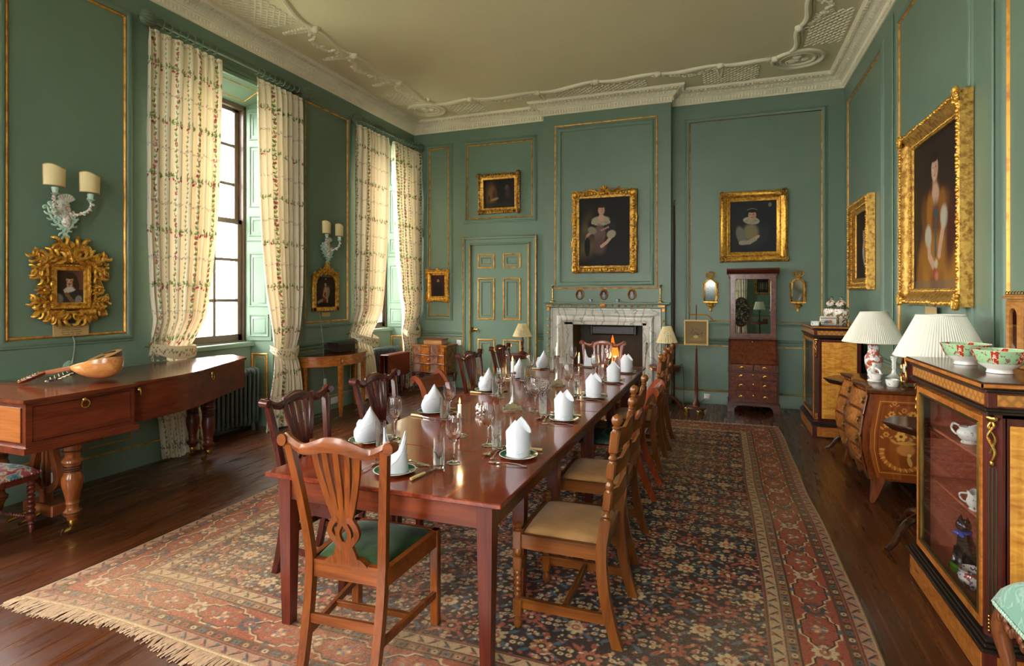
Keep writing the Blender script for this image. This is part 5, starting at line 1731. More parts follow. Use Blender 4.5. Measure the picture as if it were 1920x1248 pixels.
def curtain_fn(outer, inner, zs, waist, n_pleat, xs0=-4.935, lean=0.03, seed=0, tuck=0.0):
 """outer/inner: edge positions along the wall at heights zs (top first)."""
 zz = np.array(zs[::-1])
 oo, ii = np.array(outer[::-1]), np.array(inner[::-1])
 def fn(U, T):
  s = U / CW
  z0 = zs[-1]
  z = z0 + (zs[0] - z0) * T / CH
  yo = np.interp(z, zz, oo)
  yi = np.interp(z, zz, ii)
  k = 1 / (1 + ((z - waist) / 0.16) ** 2)
  ph = 2 * PI * n_pleat * (s + 0.03 * np.sin(7 * s + seed)) + 0.35 * np.sin(z * 0.8 + seed) * np.sin(s * 5 + seed)
  top = np.clip((z - (zs[0] - 0.12)) / 0.12, 0, 1)
  amp = (0.062 * (1 - 0.6 * k)) * (1 - 0.45 * top) * (0.75 + 0.25 * np.sin(3.3 * s * n_pleat / 3 + seed + z * 0.5))
  wv = np.cos(ph)
  sh = 2 * np.abs(np.cos(ph / 2)) ** 0.6 - 1.1
  x = xs0 + amp * sh + lean * (1 - (z / 4.0)) * 0.3
  tk = tuck * np.clip((1.35 - z) / 0.35, 0, 1) * ((0.6 + 0.4 * np.clip((z - 0.38) / 0.22, 0, 1)) if tuck > 0.1 else 1.0)
  x = (x - xs0) * (1 - 0.75 * tk / 0.1) + xs0 - 0.05 * k - tk if tuck else x - 0.05 * k
  wid = yi - yo
  y = yo + wid * s + 0.22 * np.abs(wid) / n_pleat * np.sin(2 * ph) * (0.6 + 0.4 * k) * 0.5
  hem = 0.012 * np.sin(s * 9 + seed) * np.clip(1 - z / 0.3, 0, 1)
  return np.stack([x, y, z + hem], -1)
 return fn
def curtain(label, fn, seed, band, hook, outer_y):
 t = thing('curtain', label, 'curtain', (0, 0, 0), 0, 'floral curtains at the windows')
 paint_curtain(seed).mesh('cloth', fn, CLOTH, t)
 # tie-back: a band of the same cloth slung from a brass hook on the wall
 bp = Paint(0.9, 0.11, 120, 16, '#dccfae')
 q = random.Random(seed + 9)
 for k in range(16):
  x = 0.03 + k * 0.055
  for s in (-1, 1): bp.ell(x + 0.012 * s, 0.055 + q.uniform(-0.03, 0.03), 0.016, 0.007, ['#5e7a3a', '#7d9450'][q.randrange(2)], s * 0.7, 0.25)
  if k % 2: bp.ell(x, 0.05 + q.uniform(-0.03, 0.03), 0.01, 0.01, '#a02a44', 0, 0.2)
 pts = smooth_path(band, 12)
 A = np.array(pts)
 L = np.concatenate([[0], np.cumsum(np.linalg.norm(np.diff(A, axis=0), axis=1))])
 L /= L[-1]
 def bf(U, T):
  u = U / 0.9
  P3 = np.stack([np.interp(u, L, A[:, i]) for i in range(3)], -1)
  hh = (0.055 + 0.05 * np.sin(PI * u)) * (T / 0.11 - 0.5) * 2 * 0.62
  P3[..., 2] += hh
  P3[..., 0] += 0.012 * np.cos((T / 0.11 - 0.5) * PI)
  return P3
 bp.mesh('tie_back', bf, CLOTH, t)
 m = MB()
 m.tube(smooth_path([(LX + 0.002, hook[0], hook[1]), (LX + 0.05, hook[0], hook[1]), (LX + 0.07, hook[0], hook[1] + 0.02)], 4), 0.007, 7)
 m.ball((LX + 0.07, hook[0], hook[1] + 0.03), 0.014, 8)
 m.build('brass_hook', BRASS, t)
 return t
ZS = [4.045, 3.4, 2.8, 2.2, 1.6, 1.2, 0.98, 0.7, 0.35, 0.012]
curtain('floral curtain left of the window behind the grand piano',
  curtain_fn([3.705, 3.70, 3.70, 3.71, 3.74, 3.79, 3.83, 3.83, 3.87, 3.9],
    [4.52, 4.50, 4.48, 4.44, 4.36, 4.28, 4.22, 4.29, 4.32, 4.34], ZS, 0.98, 8, seed=1, tuck=0.105), 1,
  [(LX + 0.07, 3.79, 1.11), (-5.0, 3.86, 1.07), (-4.965, 4.0, 1.03), (-4.965, 4.15, 1.02), (-5.0, 4.27, 1.03), (-5.05, 4.2, 1.07)], (3.79, 1.1), 3.7)
ZS2 = [4.04, 3.4, 2.8, 2.2, 1.6, 1.2, 0.9, 0.65, 0.35, 0.012]
curtain('floral curtain between piano window and half-moon table',
  curtain_fn([5.72, 5.72, 5.72, 5.72, 5.71, 5.68, 5.66, 5.69, 5.72, 5.74],
    [4.97, 4.98, 5.0, 5.04, 5.12, 5.22, 5.30, 5.25, 5.17, 5.10], ZS2, 0.9, 8, seed=2), 2,
  [(LX + 0.07, 5.72, 0.98), (-4.94, 5.68, 0.92), (-4.865, 5.55, 0.885), (-4.86, 5.42, 0.88), (-4.9, 5.29, 0.9), (-5.0, 5.26, 0.96)], (5.76, 0.99), 5.72)
curtain('floral curtain right of half-moon table at the far window',
  curtain_fn([6.83, 6.82, 6.81, 6.8, 6.8, 6.8, 6.85, 6.88, 6.92, 6.95],
    [7.665, 7.66, 7.65, 7.6, 7.53, 7.46, 7.4, 7.45, 7.5, 7.54], ZS2, 0.88, 8, seed=3, tuck=0.085), 3,
  [(LX + 0.07, 6.84, 1.02), (-4.93, 6.92, 0.96), (-4.86, 7.1, 0.89), (-4.86, 7.28, 0.86), (-4.93, 7.42, 0.88), (-5.03, 7.4, 0.95)], (6.82, 1.02), 6.85)
curtain('floral curtain in the far corner beside the small burr chest',
  curtain_fn([8.72, 8.72, 8.72, 8.72, 8.72, 8.72, 8.7, 8.71, 8.72, 8.72],
    [7.83, 7.86, 7.9, 7.96, 8.06, 8.18, 8.26, 8.24, 8.22, 8.2], ZS2, 0.92, 8, seed=4, tuck=0.05), 4,
  [(LX + 0.07, 8.73, 1.07), (-4.93, 8.68, 1.0), (-4.86, 8.55, 0.92), (-4.86, 8.4, 0.91), (-4.92, 8.26, 0.93), (-5.03, 8.25, 1.0)], (8.735, 1.08), 8.72)
RODM = plain('green_painted_pole', (96, 112, 92), 0.4, var=0.08)
for lab, y0, y1, gaps in (('green curtain pole with fluted ball ends over piano window', 3.76, 5.78, ((3.74, 4.5), (4.99, 5.71))),
      ('green curtain pole with fluted ball ends over far window', 6.93, 8.68, ((6.88, 7.63), (7.86, 8.62)))):
 t = thing('curtain_pole', lab, 'curtain pole', (-4.945, (y0 + y1) / 2, 4.135), 0, 'green curtain poles')
 c = (y0 + y1) / 2
 MB().tube([(0, y0 - c, 0), (0, y1 - c, 0)], 0.028, 16).build('pole', RODM, t)
 for s, y in ((-1, y0), (1, y1)):
  m = MB()
  for k in range(14):
   a = 2 * PI * k / 14
   m.tube([(0.062 * math.sin(b) * math.cos(a), 0.062 * math.cos(b), 0.062 * math.sin(b) * math.sin(a)) for b in [PI * j / 10 for j in range(1, 10)]],
    [0.005 + 0.011 * math.sin(PI * j / 10) for j in range(1, 10)], 6, M=Matrix.Translation((0, y - c + s * 0.055, 0)))
  m.ball((0, y - c + s * 0.055, 0), 0.056, 14)
  m.tube([(0, y - c - s * 0.02, 0), (0, y - c + s * 0.01, 0)], 0.042, 14)
  m.build('finial', RODM, t)
 rgs = MB()
 ring = None
 for ga, gb in gaps:
  for k in range(9):
   yy = ga + (gb - ga) * (k + 0.3) / 9
   if ring is None:
    ring = MB().tube([(0.04 * math.cos(a * PI / 10), 0, 0.04 * math.sin(a * PI / 10)) for a in range(20)], 0.007, 7, closed=True).build('curtain_ring', RODM, t, loc=(0, yy - c, -0.008))
   else:
    r2 = ring.copy()
    COL.objects.link(r2)
    r2.location = (0, yy - c, -0.008)
 for y in (y0 + 0.05, y1 - 0.05):
  MB().box(LX + 4.945, y - c - 0.02, -0.03, 0.0, y - c + 0.02, 0.0, 0.006).build('bracket', MAHOG_X, t)
# ================================================================== CARVED PORTRAIT AND SCONCE (near)
def cavalier_collar(p, x, y, r):
 p.ell(x, y - r * 1.6, r * 1.25, r * 0.55, '#c9c2b4', 0.1, 0.15)
 p.ell(x - r * 0.5, y - r * 2.0, r * 0.6, r * 0.4, '#c9c2b4', 0.4, 0.2)
def cavalier(p, x, y, r):
 for s in (-1, 1): p.ell(x + s * r * 1.15, y - r * 0.5, r * 0.6, r * 1.2, '#3c2416', 0.15 * s, 0.3)
 p.ell(x - r * 2.2, y - r * 3.6, r * 0.9, r * 1.1, '#8f8a80', 0.2, 0.25)
 p.ell(x + r * 1.8, y - r * 3.8, r * 0.7, r * 0.9, '#8f8a80', -0.2, 0.25)
 p.line([(x - r * 0.6, y - r * 2.6), (x + r * 0.9, y - r * 4.6)], r * 0.38, '#7d5a3c', 1, 0.2)
 p.ell(x - r * 0.05, y - r * 0.42, r * 0.4, r * 0.1, '#6a3f28', 0, 0.4)
 p.ell(x - r * 0.08, y - r * 0.85, r * 0.12, r * 0.2, '#7a4a30', 0, 0.4)
P1 = figure_paint(0.22, 0.275, 120, '#3a2a22', (0.48, 0.8, 0.175), skin='#cfa288', hair='#3c2416', dress='#33302e', collar=cavalier_collar, extra=cavalier)
mk = (np.abs(P1.c - np.array(lin('#3a2a22'), dtype=np.float32)).sum(-1) < 1e-4)
gx = np.linspace(0, 1, 120)[None, :, None] * np.ones((P1.nv, 1, 1))
P1.c[mk] = (np.array(lin('#241c1a')) * (1 - gx) + np.array(lin('#7a4c36')) * gx)[mk]
t, fo = picture('portrait_painting', 'small portrait of long haired man in heavily carved gilt leaf frame', (LX + 0.006, 3.117, 1.657), PI / 2, 0.22, 0.275, P1, 0.05,
    [(-0.008, 0.03), (-0.004, 0.045), (0.006, 0.05), (0.02, 0.042), (0.03, 0.05), (0.042, 0.052), (0.05, 0.04), (0.055, 0.0)], GOLD_B, back=0.03)
o = MB()
rail_bumps(o, -0.11 - 0.035, -0.1375 - 0.035, 0.11 + 0.035, 0.1375 + 0.035, -0.055, 0.0085, 0.0155, 4, 0.15)
o.build('bead_row', GOLD_B, fo)
o = MB()
Y_ = -0.05
A_ = lambda *a, **k: acanthus(o, *a, **k)
for s in (-1, 1):
 A_([(0.0 * s, 0.2), (s * 0.02, 0.29), (s * 0.07, 0.345), (s * 0.13, 0.33)], 0.03, 0.016, Y_, sgn=-s)
 A_([(s * 0.02, 0.21), (s * 0.1, 0.235), (s * 0.17, 0.25), (s * 0.22, 0.225)], 0.028, 0.016, Y_, sgn=-s)
 A_([(s * 0.17, 0.2), (s * 0.24, 0.215), (s * 0.275, 0.25)], 0.024, 0.012, Y_, sgn=s)
 A_([(s * 0.18, 0.17), (s * 0.22, 0.13), (s * 0.27, 0.125)], 0.024, 0.012, Y_, sgn=-s)
 A_([(s * 0.18, 0.1), (s * 0.215, 0.06), (s * 0.25, 0.08)], 0.022, 0.012, Y_, sgn=s)
 A_([(s * 0.18, -0.12), (s * 0.23, -0.13), (s * 0.28, -0.115)], 0.024, 0.011, Y_, sgn=s)
 A_([(s * 0.17, -0.17), (s * 0.21, -0.2), (s * 0.25, -0.2)], 0.024, 0.012, Y_, sgn=-s)
 A_([(s * 0.15, -0.21), (s * 0.1, -0.26), (s * 0.04, -0.27)], 0.026, 0.014, Y_, sgn=-s)
 A_([(s * 0.06, -0.2), (s * 0.12, -0.25), (s * 0.17, -0.245)], 0.022, 0.012, Y_, sgn=-s)
 for k in range(8):
  a = k * PI / 4
  o.ball((s * 0.21 + 0.03 * math.cos(a), Y_ - 0.012, -0.03 + 0.03 * math.sin(a)), (0.02, 0.012, 0.014), 7)
  o.tube([(s * 0.21, Y_, -0.03), (s * 0.21 + 0.058 * math.cos(a), Y_ + 0.01, -0.03 + 0.052 * math.sin(a))], [0.014, 0.006], 6)
 o.ball((s * 0.21, Y_ - 0.022, -0.03), 0.017, 8)
 o.tube([(s * 0.175, -0.03, 0.2), (s * 0.2, -0.03, 0.05), (s * 0.195, -0.03, -0.1), (s * 0.17, -0.03, -0.2)], 0.02, 8)
o.tube([(-0.17, -0.03, 0.2), (0, -0.03, 0.22), (0.17, -0.03, 0.2)], 0.022, 8)
o.tube([(-0.17, -0.03, -0.2), (0, -0.03, -0.22), (0.17, -0.03, -0.2)], 0.02, 8)
o.build('carved_leaves', GOLD, fo)
PLQ = plain('gilt_label_board', (186, 156, 104), 0.5, var=0.06)
def plaque(label, loc, rot, w, h, lines, tilt=0.0, ink='#5c3a22'):
 t = thing('name_plaque', label, 'plaque', loc, rot)
 MB().box(-w / 2, -0.009, -h / 2, w / 2, 0, h / 2, 0.002).build('board', PLQ, t)
 INK = MATS.get('label_ink') or plain('label_ink', (72, 42, 26), 0.6, var=0)
 for i, (txt, size, z) in enumerate(lines):
  c = bpy.data.curves.new('lettering_curve', 'FONT')
  c.body = txt
  c.size = size
  c.align_x = 'CENTER'
  c.align_y = 'CENTER'
  c.extrude = 0.0003
  tmp = bpy.data.objects.new('lettering_text', c)
  me = bpy.data.meshes.new_from_object(tmp)
  bpy.data.objects.remove(tmp)
  bpy.data.curves.remove(c)
  o = bpy.data.objects.new('lettering', me)
  o.rotation_euler = (PI / 2, 0, 0)
  o.location = (0, -0.0095, z)
  o.parent = t
  me.materials.clear()
  me.materials.append(INK)
  COL.objects.link(o)
 return t
plaque('gilt name board with lettering under the carved leaf frame', (LX + 0.03, 3.125, 1.302), PI / 2, 0.275, 0.105,
 [('SIR EDMUND VERNEY.', 0.024, 0.036), ('standard bearer of the Royal Army', 0.0135, 0.016), ('TO KING CHARLES I', 0.0165, -0.002), ('killed at the battle of Edgehill', 0.0135, -0.02), ('October 23, 1642.', 0.019, -0.038)])
plaque('tiny gilt plate under the arched child portrait', (LX + 0.012, 6.36, 1.315), PI / 2, 0.17, 0.055, [])
MATS.get('label_ink')
CORDM = plain('pale_grey_flex', (150, 158, 146), 0.6)
box_m = MB().lathe([(0.05, 0), (0.05, 0.012), (0.04, 0.02), (0.028, 0.024), (0.026, 0.034), (0, 0.038)], (0, 0, 0), 20, M=Matrix.Rotation(PI / 2, 4, 'Y'))
tag(box_m.build('wall_rose', plain('pale_green_fitting', (128, 158, 140), 0.4), None, loc=(LX, 3.13, 0.995)), 'round pale green wall fitting above the piano lid', 'wall fitting')
tag(MB().tube(smooth_path([(LX + 0.012, 3.14, 1.262), (LX + 0.035, 3.15, 1.2), (LX + 0.02, 3.155, 1.1), (LX + 0.03, 3.13, 1.0)], 5), 0.005, 6).build('lamp_flex', CORDM), 'grey flex running down from carved portrait to wall fitting', 'cable')
tag(MB().tube(smooth_path([(LX + 0.02, 6.22, 1.36), (LX + 0.03, 6.25, 1.15), (LX + 0.045, 6.27, 0.9), (LX + 0.03, 6.28, 0.6), (LX + 0.04, 6.3, 0.45)], 5), 0.004, 6).build('lamp_flex', CORDM), 'pale flex hanging down from the arched child portrait', 'cable')
t = thing('flex_switch', 'small white in-line switch hanging below half-moon table', 'switch', (LX + 0.05, 6.3, 0.4))
MB().box(-0.015, -0.02, -0.05, 0.015, 0.02, 0.05, 0.006).build('switch_body', WHITE_PL, t)
t = thing('wall_socket', 'white double plug socket on skirting under half-moon table', 'socket', (LX + 0.027, 6.52, 0.12), PI / 2)
MB().box(-0.075, -0.01, -0.043, 0.075, 0, 0.043, 0.003).build('plate', WHITE_PL, t)
MB().box(-0.02, -0.03, -0.022, 0.03, -0.008, 0.022, 0.005).build('plug', WHITE_PL, t)
t = thing('wall_socket', 'white plug socket on skirting behind the piano leg', 'socket', (LX + 0.027, 3.02, 0.12), PI / 2)
MB().box(-0.045, -0.01, -0.043, 0.045, 0, 0.043, 0.003).build('plate', WHITE_PL, t)
SHADE_W = plain('parchment_shade', (232, 212, 160), 0.7, var=0.03)
PORC, N_, L_, b_ = newmat('encrusted_porcelain')
setp(b_, None, 0.2, 0, coat=0.5)
L_.new(ramp(N_, L_, noise(N_, L_, coords(N_, L_), 38, 3), [(0.38, lin('#9cc4b0')), (0.47, lin('#e4e2d8')), (0.56, lin('#e2d8d2')), (0.66, lin('#b98a8c'))]), b_.inputs['Base Color'])
PORG = plain('porcelain_leaf_green', (176, 206, 190), 0.2, var=0.15, sc=40, coat=0.5)
def sconce(label, loc):
 """Two-light porcelain wall bracket with half shades; faces -y."""
 t = thing('wall_sconce', label, 'wall light', loc, PI / 2, 'porcelain wall sconces on the window wall')
 q = random.Random(4)
 b = MB()
 b.ball((0, -0.03, 0.02), (0.068, 0.036, 0.098), 12)
 b.ball((0.02, -0.045, -0.07), (0.04, 0.028, 0.06), 10)
 b.ball((0.01, -0.05, 0.0), (0.03, 0.02, 0.035), 10)
 for k in range(7):      # fan of shell at the top
  a = PI * (0.2 + 0.6 * k / 6)
  b.tube([(0.02, -0.04, 0.08), (0.02 + 0.075 * math.cos(a), -0.05, 0.08 + 0.075 * math.sin(a))], [0.008, 0.013], 6)
 b.build('porcelain_body', PORC, t)
 l = MB()
 for pts in ([(0.02, -0.13), (-0.04, -0.1), (-0.09, -0.04), (-0.115, 0.03)], [(0.0, -0.15), (0.06, -0.11), (0.07, -0.06), (0.09, -0.02)],
    [(0.02, -0.1), (0.0, -0.16), (0.01, -0.2)], [(-0.02, -0.06), (-0.07, -0.01), (-0.08, 0.06)]):
  acanthus(l, pts, 0.017, 0.009, -0.045, sgn=1)
 l.build('porcelain_leaves', PORG, t)
 for s, tip in ((-1, (-0.1, 0.135)), (1, (0.17, 0.125))):
  arm = MB()
  pts = smooth_path([(s * 0.04, -0.05, 0.0), (s * 0.1, -0.08, -0.005), (tip[0] + 0.0, -0.1, 0.05), (tip[0], -0.11, tip[1])], 6)
  arm.tube(pts, 0.009, 8)
  for k in range(2, len(pts), 2):
   for m in range(3):
    arm.ball((pts[k][0] + q.uniform(-0.018, 0.018), pts[k][1] + q.uniform(-0.015, 0.015), pts[k][2] + q.uniform(-0.015, 0.015)), q.uniform(0.007, 0.013), 6)
  a_ = arm.build('arm', PORC, t)
  MB().lathe([(0.012, -0.012), (0.034, 0.0), (0.03, 0.004), (0.018, 0.006), (0.024, 0.03), (0.026, 0.05), (0.0, 0.05)], (tip[0], -0.11, tip[1]), 14).build('candle_cup', PORG, a_)
  sh = MB()
  n = 16
  zb, zt = tip[1] + 0.06, tip[1] + 0.215
  outer, innr = [], []
  for j in range(7):
   tz = j / 6
   ro, ri = [], []
   for k in range(n + 1):
    a = PI + PI * 0.08 + (PI * 0.84) * k / n
    r = 0.082 + 0.004 * tz
    dip = 0.012 * math.sin(PI * 2 * k / n) * tz
    ro.append((tip[0] + r * math.cos(a), -0.085 + r * 0.75 * math.sin(a), zb + (zt - zb) * tz + dip))
    ri.append((tip[0] + (r - 0.003) * math.cos(a), -0.085 + (r - 0.003) * 0.75 * math.sin(a), zb + (zt - zb) * tz + dip))
   outer.append(ro + ri[::-1])
  sh.loft(outer)
  so = sh.build('half_shade', SHADE_W, t)
  e = MB()
  for rg in (outer[0], outer[-1]): e.tube(rg[:n + 1], 0.0035, 5)
  e.tube([r[0] for r in outer], 0.003, 5)
  e.tube([r[n] for r in outer], 0.003, 5)
  e.build('shade_braid', plain('shade_braid_%s' % t.name, (196, 164, 112), 0.7), so)
 return t
sconce('porcelain two-shade sconce above the heavily carved man portrait', (LX, 3.06, 2.26))
sconce('porcelain two-shade sconce above the arched child portrait', (LX, 6.36, 2.21))
# --- child portrait with an arched top
P2 = Paint(0.4, 0.41, 90, 92, '#2a1c16')
P2.ell(0.2, 0.3, 0.16, 0.12, '#3c2a20', 0, 0.8)
P2.ell(0.19, 0.18, 0.06, 0.11, '#7c2a24', 0.1, 0.25)
P2.ell(0.24, 0.2, 0.04, 0.08, '#a08a68', -0.2, 0.3)
P2.ell(0.2, 0.24, 0.035, 0.04, '#c09880', 0, 0.25)
P2.ell(0.195, 0.315, 0.032, 0.036, '#2a1a12', 0, 0.2)
P2.ell(0.195, 0.305, 0.02, 0.026, '#c8a088', 0, 0.15)
P2.ell(0.2, 0.385, 0.014, 0.012, '#b0a06a', 0, 0.3)
P2.line([(0.2, 0.13), (0.23, 0.12), (0.235, 0.06)], 0.014, '#bb9076')
P2.line([(0.17, 0.23), (0.15, 0.16), (0.18, 0.14)], 0.011, '#bb9076')
P2.line([(0.05, 0.07), (0.11, 0.09), (0.15, 0.1)], 0.02, '#8c8068', 0.9)
P2.ell(0.2, 0.03, 0.18, 0.03, '#181210', 0, 0.4)
t = thing('portrait_painting', 'arched portrait of seated child in red above half-moon table', 'painting', (LX + 0.01, 6.345, 1.613), PI / 2)
P2.mesh('canvas', lambda U, T: np.stack([U - 0.2, np.full_like(U, -0.015), T - 0.2], -1), CANVAS, t)
b = MB()
b.box(-0.2725, -0.032, -0.25, 0.2725, 0, -0.195, 0.008)
for s in (-1, 1): b.box(s * 0.2725, -0.032, -0.25, s * 0.198, 0, 0.21, 0.008)
arch_o = [(-0.2725, 0.12), (-0.2725, 0.22), (-0.2, 0.225), (-0.15, 0.3), (0.15, 0.3), (0.2, 0.225), (0.2725, 0.22), (0.2725, 0.12), (0.2, 0.12)]
arch_i = [(0.17 * math.cos(a * PI / 12) * 1.15, 0.12 + 0.13 * math.sin(a * PI / 12)) for a in range(0, 13)]
b.prism(arch_o + [(x, z) for x, z in arch_i], -0.03, 0.0)
fo = b.build('frame', GOLD, t)
o = MB()
for s in (-1, 1):
 acanthus(o, [(s * 0.22, 0.2), (s * 0.17, 0.25), (s * 0.1, 0.3), (s * 0.05, 0.29)], 0.018, 0.012, -0.035, sgn=-s)
 o.tube(spiral((s * 0.235, 0.25), 0.03, 0.01, 1.1, 0, 14, 'xz', -0.03, s), 0.011, 6)
 o.tube(spiral((s * 0.05, 0.27), 0.045, 0.012, 1.1, PI / 2, 14, 'xz', -0.04, s), 0.011, 6)
for k in range(7):
 a = PI * k / 6
 o.tube([(0, -0.04, 0.33), (0.055 * math.cos(a), -0.04, 0.34 + 0.07 * math.sin(a))], [0.012, 0.014], 6)
o.ball((0, -0.045, 0.31), (0.035, 0.02, 0.035), 9)
o.build('carved_ornament', GOLD, fo)
# ================================================================== GRAND PIANO
MAHP = wood('piano_mahogany', (62, 20, 12), (132, 60, 34), 0.24, 'Y', coat=0.5)
MAHL = wood('piano_leg_mahogany', (96, 46, 20), (158, 88, 42), 0.22, 'Z', coat=0.5)
MAHT = wood('piano_top_mahogany', (70, 26, 14), (124, 62, 36), 0.16, 'Y', coat=0.7)
PO = (-4.45, 3.3, 0)
piano = thing('grand_piano', 'antique mahogany grand piano on turned legs along window wall', 'piano', PO)
MP = Matrix.Translation((-PO[0], -PO[1], -PO[2]))
bent = bez((-4.04, 2.93), (-4.02, 3.35), (-4.12, 3.55), (-4.32, 3.95), 14) + [(-4.54, 4.44)]
outl = [(-4.93, 2.2), (-3.97, 2.2), (-3.97, 2.88)] + [(-4.04, 2.885)] + bent + [(-4.88, 4.59), (-4.93, 4.5)]
MB().prism(outl, 0.655, 0.93, 'xy', M=MP).build('case', MAHP, piano)
def off2(poly, d):
 n = len(poly)
 out = []
 for i in range(n):
  p, q, r = Vector(poly[i - 1]), Vector(poly[i]), Vector(poly[(i + 1) % n])
  n1 = (q - p).normalized()
  n2 = (r - q).normalized()
  a = Vector((n1.y, -n1.x)) + Vector((n2.y, -n2.x))
  if a.length < 1e-6: a = Vector((n1.y, -n1.x))
  a = a / max(0.5, a.length_squared / 2)
  out.append((q.x + a.x * d, q.y + a.y * d))
 return out
lid = off2(outl, 0.016)
back_lid = [p for p in lid if p[1] > 2.6]
bl = [(lid[0][0], 2.505), (lid[1][0], 2.505)] + back_lid
MB().prism(bl, 0.931, 0.953, 'xy', M=MP).build('lid', MAHT, piano)
MB().prism([(lid[0][0], 2.18), (lid[1][0], 2.18), (lid[1][0], 2.5), (lid[0][0], 2.5)], 0.931, 0.953, 'xy', M=MP).build('front_lid', MAHT, piano)
mo = off2(outl, 0.018)
MB().prism([mo[0], mo[1], mo[2], (mo[2][0], 2.9), (-4.2, 2.9), (-4.93, 2.9)], 0.62, 0.66, 'xy', M=MP).build('base_moulding', MAHP, piano)
b = MB()
STR = plain('dark_stringing', (34, 16, 10), 0.4)
for z0, z1, y0, y1 in ((0.69, 0.905, 2.235, 2.85),):
 b.tube([(-3.968, y0, z0), (-3.968, y1, z0), (-3.968, y1, z1), (-3.968, y0, z1)], 0.002, 4, closed=True, M=MP)
b.tube([(-4.9, 2.198, 0.69), (-4.01, 2.198, 0.69), (-4.01, 2.198, 0.9), (-4.9, 2.198, 0.9)], 0.002, 4, closed=True, M=MP)
b.build('string_inlay', STR, piano)
MB().prism([(-4.94, 2.192), (-4.01, 2.192), (-4.01, 2.199), (-4.94, 2.199)], 0.69, 0.9, 'xy', M=MP).build('front_panel', wood('piano_front_veneer', (140, 76, 34), (188, 116, 58), 0.25, 'X'), piano)
def ring_pull(x, y, z, nx, ny):
 m = MB()
 m.ball((x + nx * 0.01, y + ny * 0.01, z), 0.016, 10, M=MP)
 tx, ty = -ny, nx
 m.tube([(x + nx * 0.022 + tx * 0.026 * math.sin(a * PI / 10), y + ny * 0.022 + ty * 0.026 * math.sin(a * PI / 10), z - 0.026 + 0.026 * math.cos(a * PI / 10)) for a in range(20)], 0.005, 6, closed=True, M=MP)
 m.build('ring_handle', BRASS, piano)
ring_pull(-3.968, 2.53, 0.9, 1, 0)
ring_pull(-4.2, 3.73, 0.9, 0.88, 0.48)
ring_pull(-4.005, 2.925, 0.9, 0.6, 0.8)
LEG = [(0.052, 0.62), (0.052, 0.57), (0.05, 0.565), (0.058, 0.556), (0.05, 0.545), (0.046, 0.535), (0.046, 0.515), (0.06, 0.5), (0.062, 0.485), (0.05, 0.47), (0.05, 0.46), (0.055, 0.455), (0.05, 0.448), (0.055, 0.441), (0.05, 0.434), (0.055, 0.427), (0.05, 0.42),
 (0.05, 0.41), (0.06, 0.385), (0.063, 0.36), (0.06, 0.33), (0.05, 0.28), (0.04, 0.235), (0.037, 0.215), (0.04, 0.21), (0.036, 0.2), (0.035, 0.175), (0.042, 0.165), (0.054, 0.155), (0.055, 0.14), (0.045, 0.125), (0.036, 0.118), (0.032, 0.1), (0.0, 0.1)]
LEG = [(r, z) for r, z in LEG[::-1]]
for i, (x, y, tone) in enumerate(((-4.06, 2.52, MAHL), (-4.85, 2.52, MAHL), (-4.64, 4.1, MAHOG_Z), (-4.87, 4.12, MAHOG_Z))):
 lg = MB().lathe(LEG, (x, y, 0), 20, M=MP).build('leg', tone, piano)
 rg = MB()
 for z, r in ((0.556, 0.056), (0.455, 0.0535), (0.441, 0.0535), (0.427, 0.0535), (0.147, 0.0545)):
  rg.lathe([(r - 0.006, z - 0.006), (r + 0.002, z - 0.003), (r + 0.002, z + 0.003), (r - 0.006, z + 0.006)], (x, y, 0), 20, M=MP)
 rg.build('ebonised_ring', BLACKM, lg)
 cs = MB()
 cs.lathe([(0.02, 0.05), (0.026, 0.06), (0.03, 0.1), (0.028, 0.11)], (x, y, 0), 14, M=MP)
 cs.tube([(x, y, 0.055), (x + 0.01, y - 0.02, 0.045), (x - 0.01, y - 0.04, 0.03)], 0.01, 8, M=MP)
 cs.build('brass_socket', BRASS, lg)
 MB().lathe([(0.0, -0.011), (0.024, -0.011), (0.026, -0.006), (0.026, 0.006), (0.024, 0.011), (0.0, 0.011)], (0, 0, 0), 18,
   M=MP @ Matrix.Translation((x - 0.014, y - 0.042, 0.027)) @ Matrix.Rotation(PI / 2, 4, 'Y')).build('caster', metalm('dull_brass', (142, 122, 86), 0.4), lg)
MB().box(-4.18, 2.38, 0.6, -3.99, 2.68, 0.64, 0.006, M=MP).build('leg_block', MAHP, piano)
MB().box(-4.92, 2.38, 0.6, -4.76, 2.68, 0.64, 0.006, M=MP).build('leg_block', MAHP, piano)
MB().prism([(-4.56, 4.0), (-4.6, 4.25), (-4.92, 4.25), (-4.92, 4.0)], 0.6, 0.66, 'xy', M=MP).build('leg_block', MAHP, piano)
ly = MB()
Ml = MP @ Matrix.Translation((-4.5, 2.62, 0))
for s in (-1, 1):
 ly.ribbon(smooth_path([(s * 0.07, 0.64, 0.022), (s * 0.085, 0.5, 0.022), (s * 0.13, 0.36, 0.026), (s * 0.13, 0.27, 0.026), (s * 0.05, 0.22, 0.022), (0.0, 0.21, 0.02)], 5), 0.022, lambda z: 0.0, M=Ml)
 ly.ribbon([(s * 0.02, 0.62, 0.012), (s * 0.02, 0.24, 0.012)], 0.012, lambda z: 0.0, M=Ml)
ly.box(-0.11, -0.025, 0.6, 0.11, 0.025, 0.65, 0.004, M=Ml)
ly.box(-0.03, -0.03, 0.1, 0.03, 0.03, 0.23, 0.006, M=Ml)
ly.box(-0.16, -0.06, 0.05, 0.16, 0.06, 0.13, 0.008, M=Ml)
ly.build('pedal_lyre', wood('lyre_mahogany', (84, 36, 18), (140, 74, 38), 0.25, 'Z'), piano)
MB().tube([(-0.06, -0.05, 0.08), (-0.06, -0.2, 0.05)], 0.012, 6, M=Ml).build('pedal', BRASS, piano)
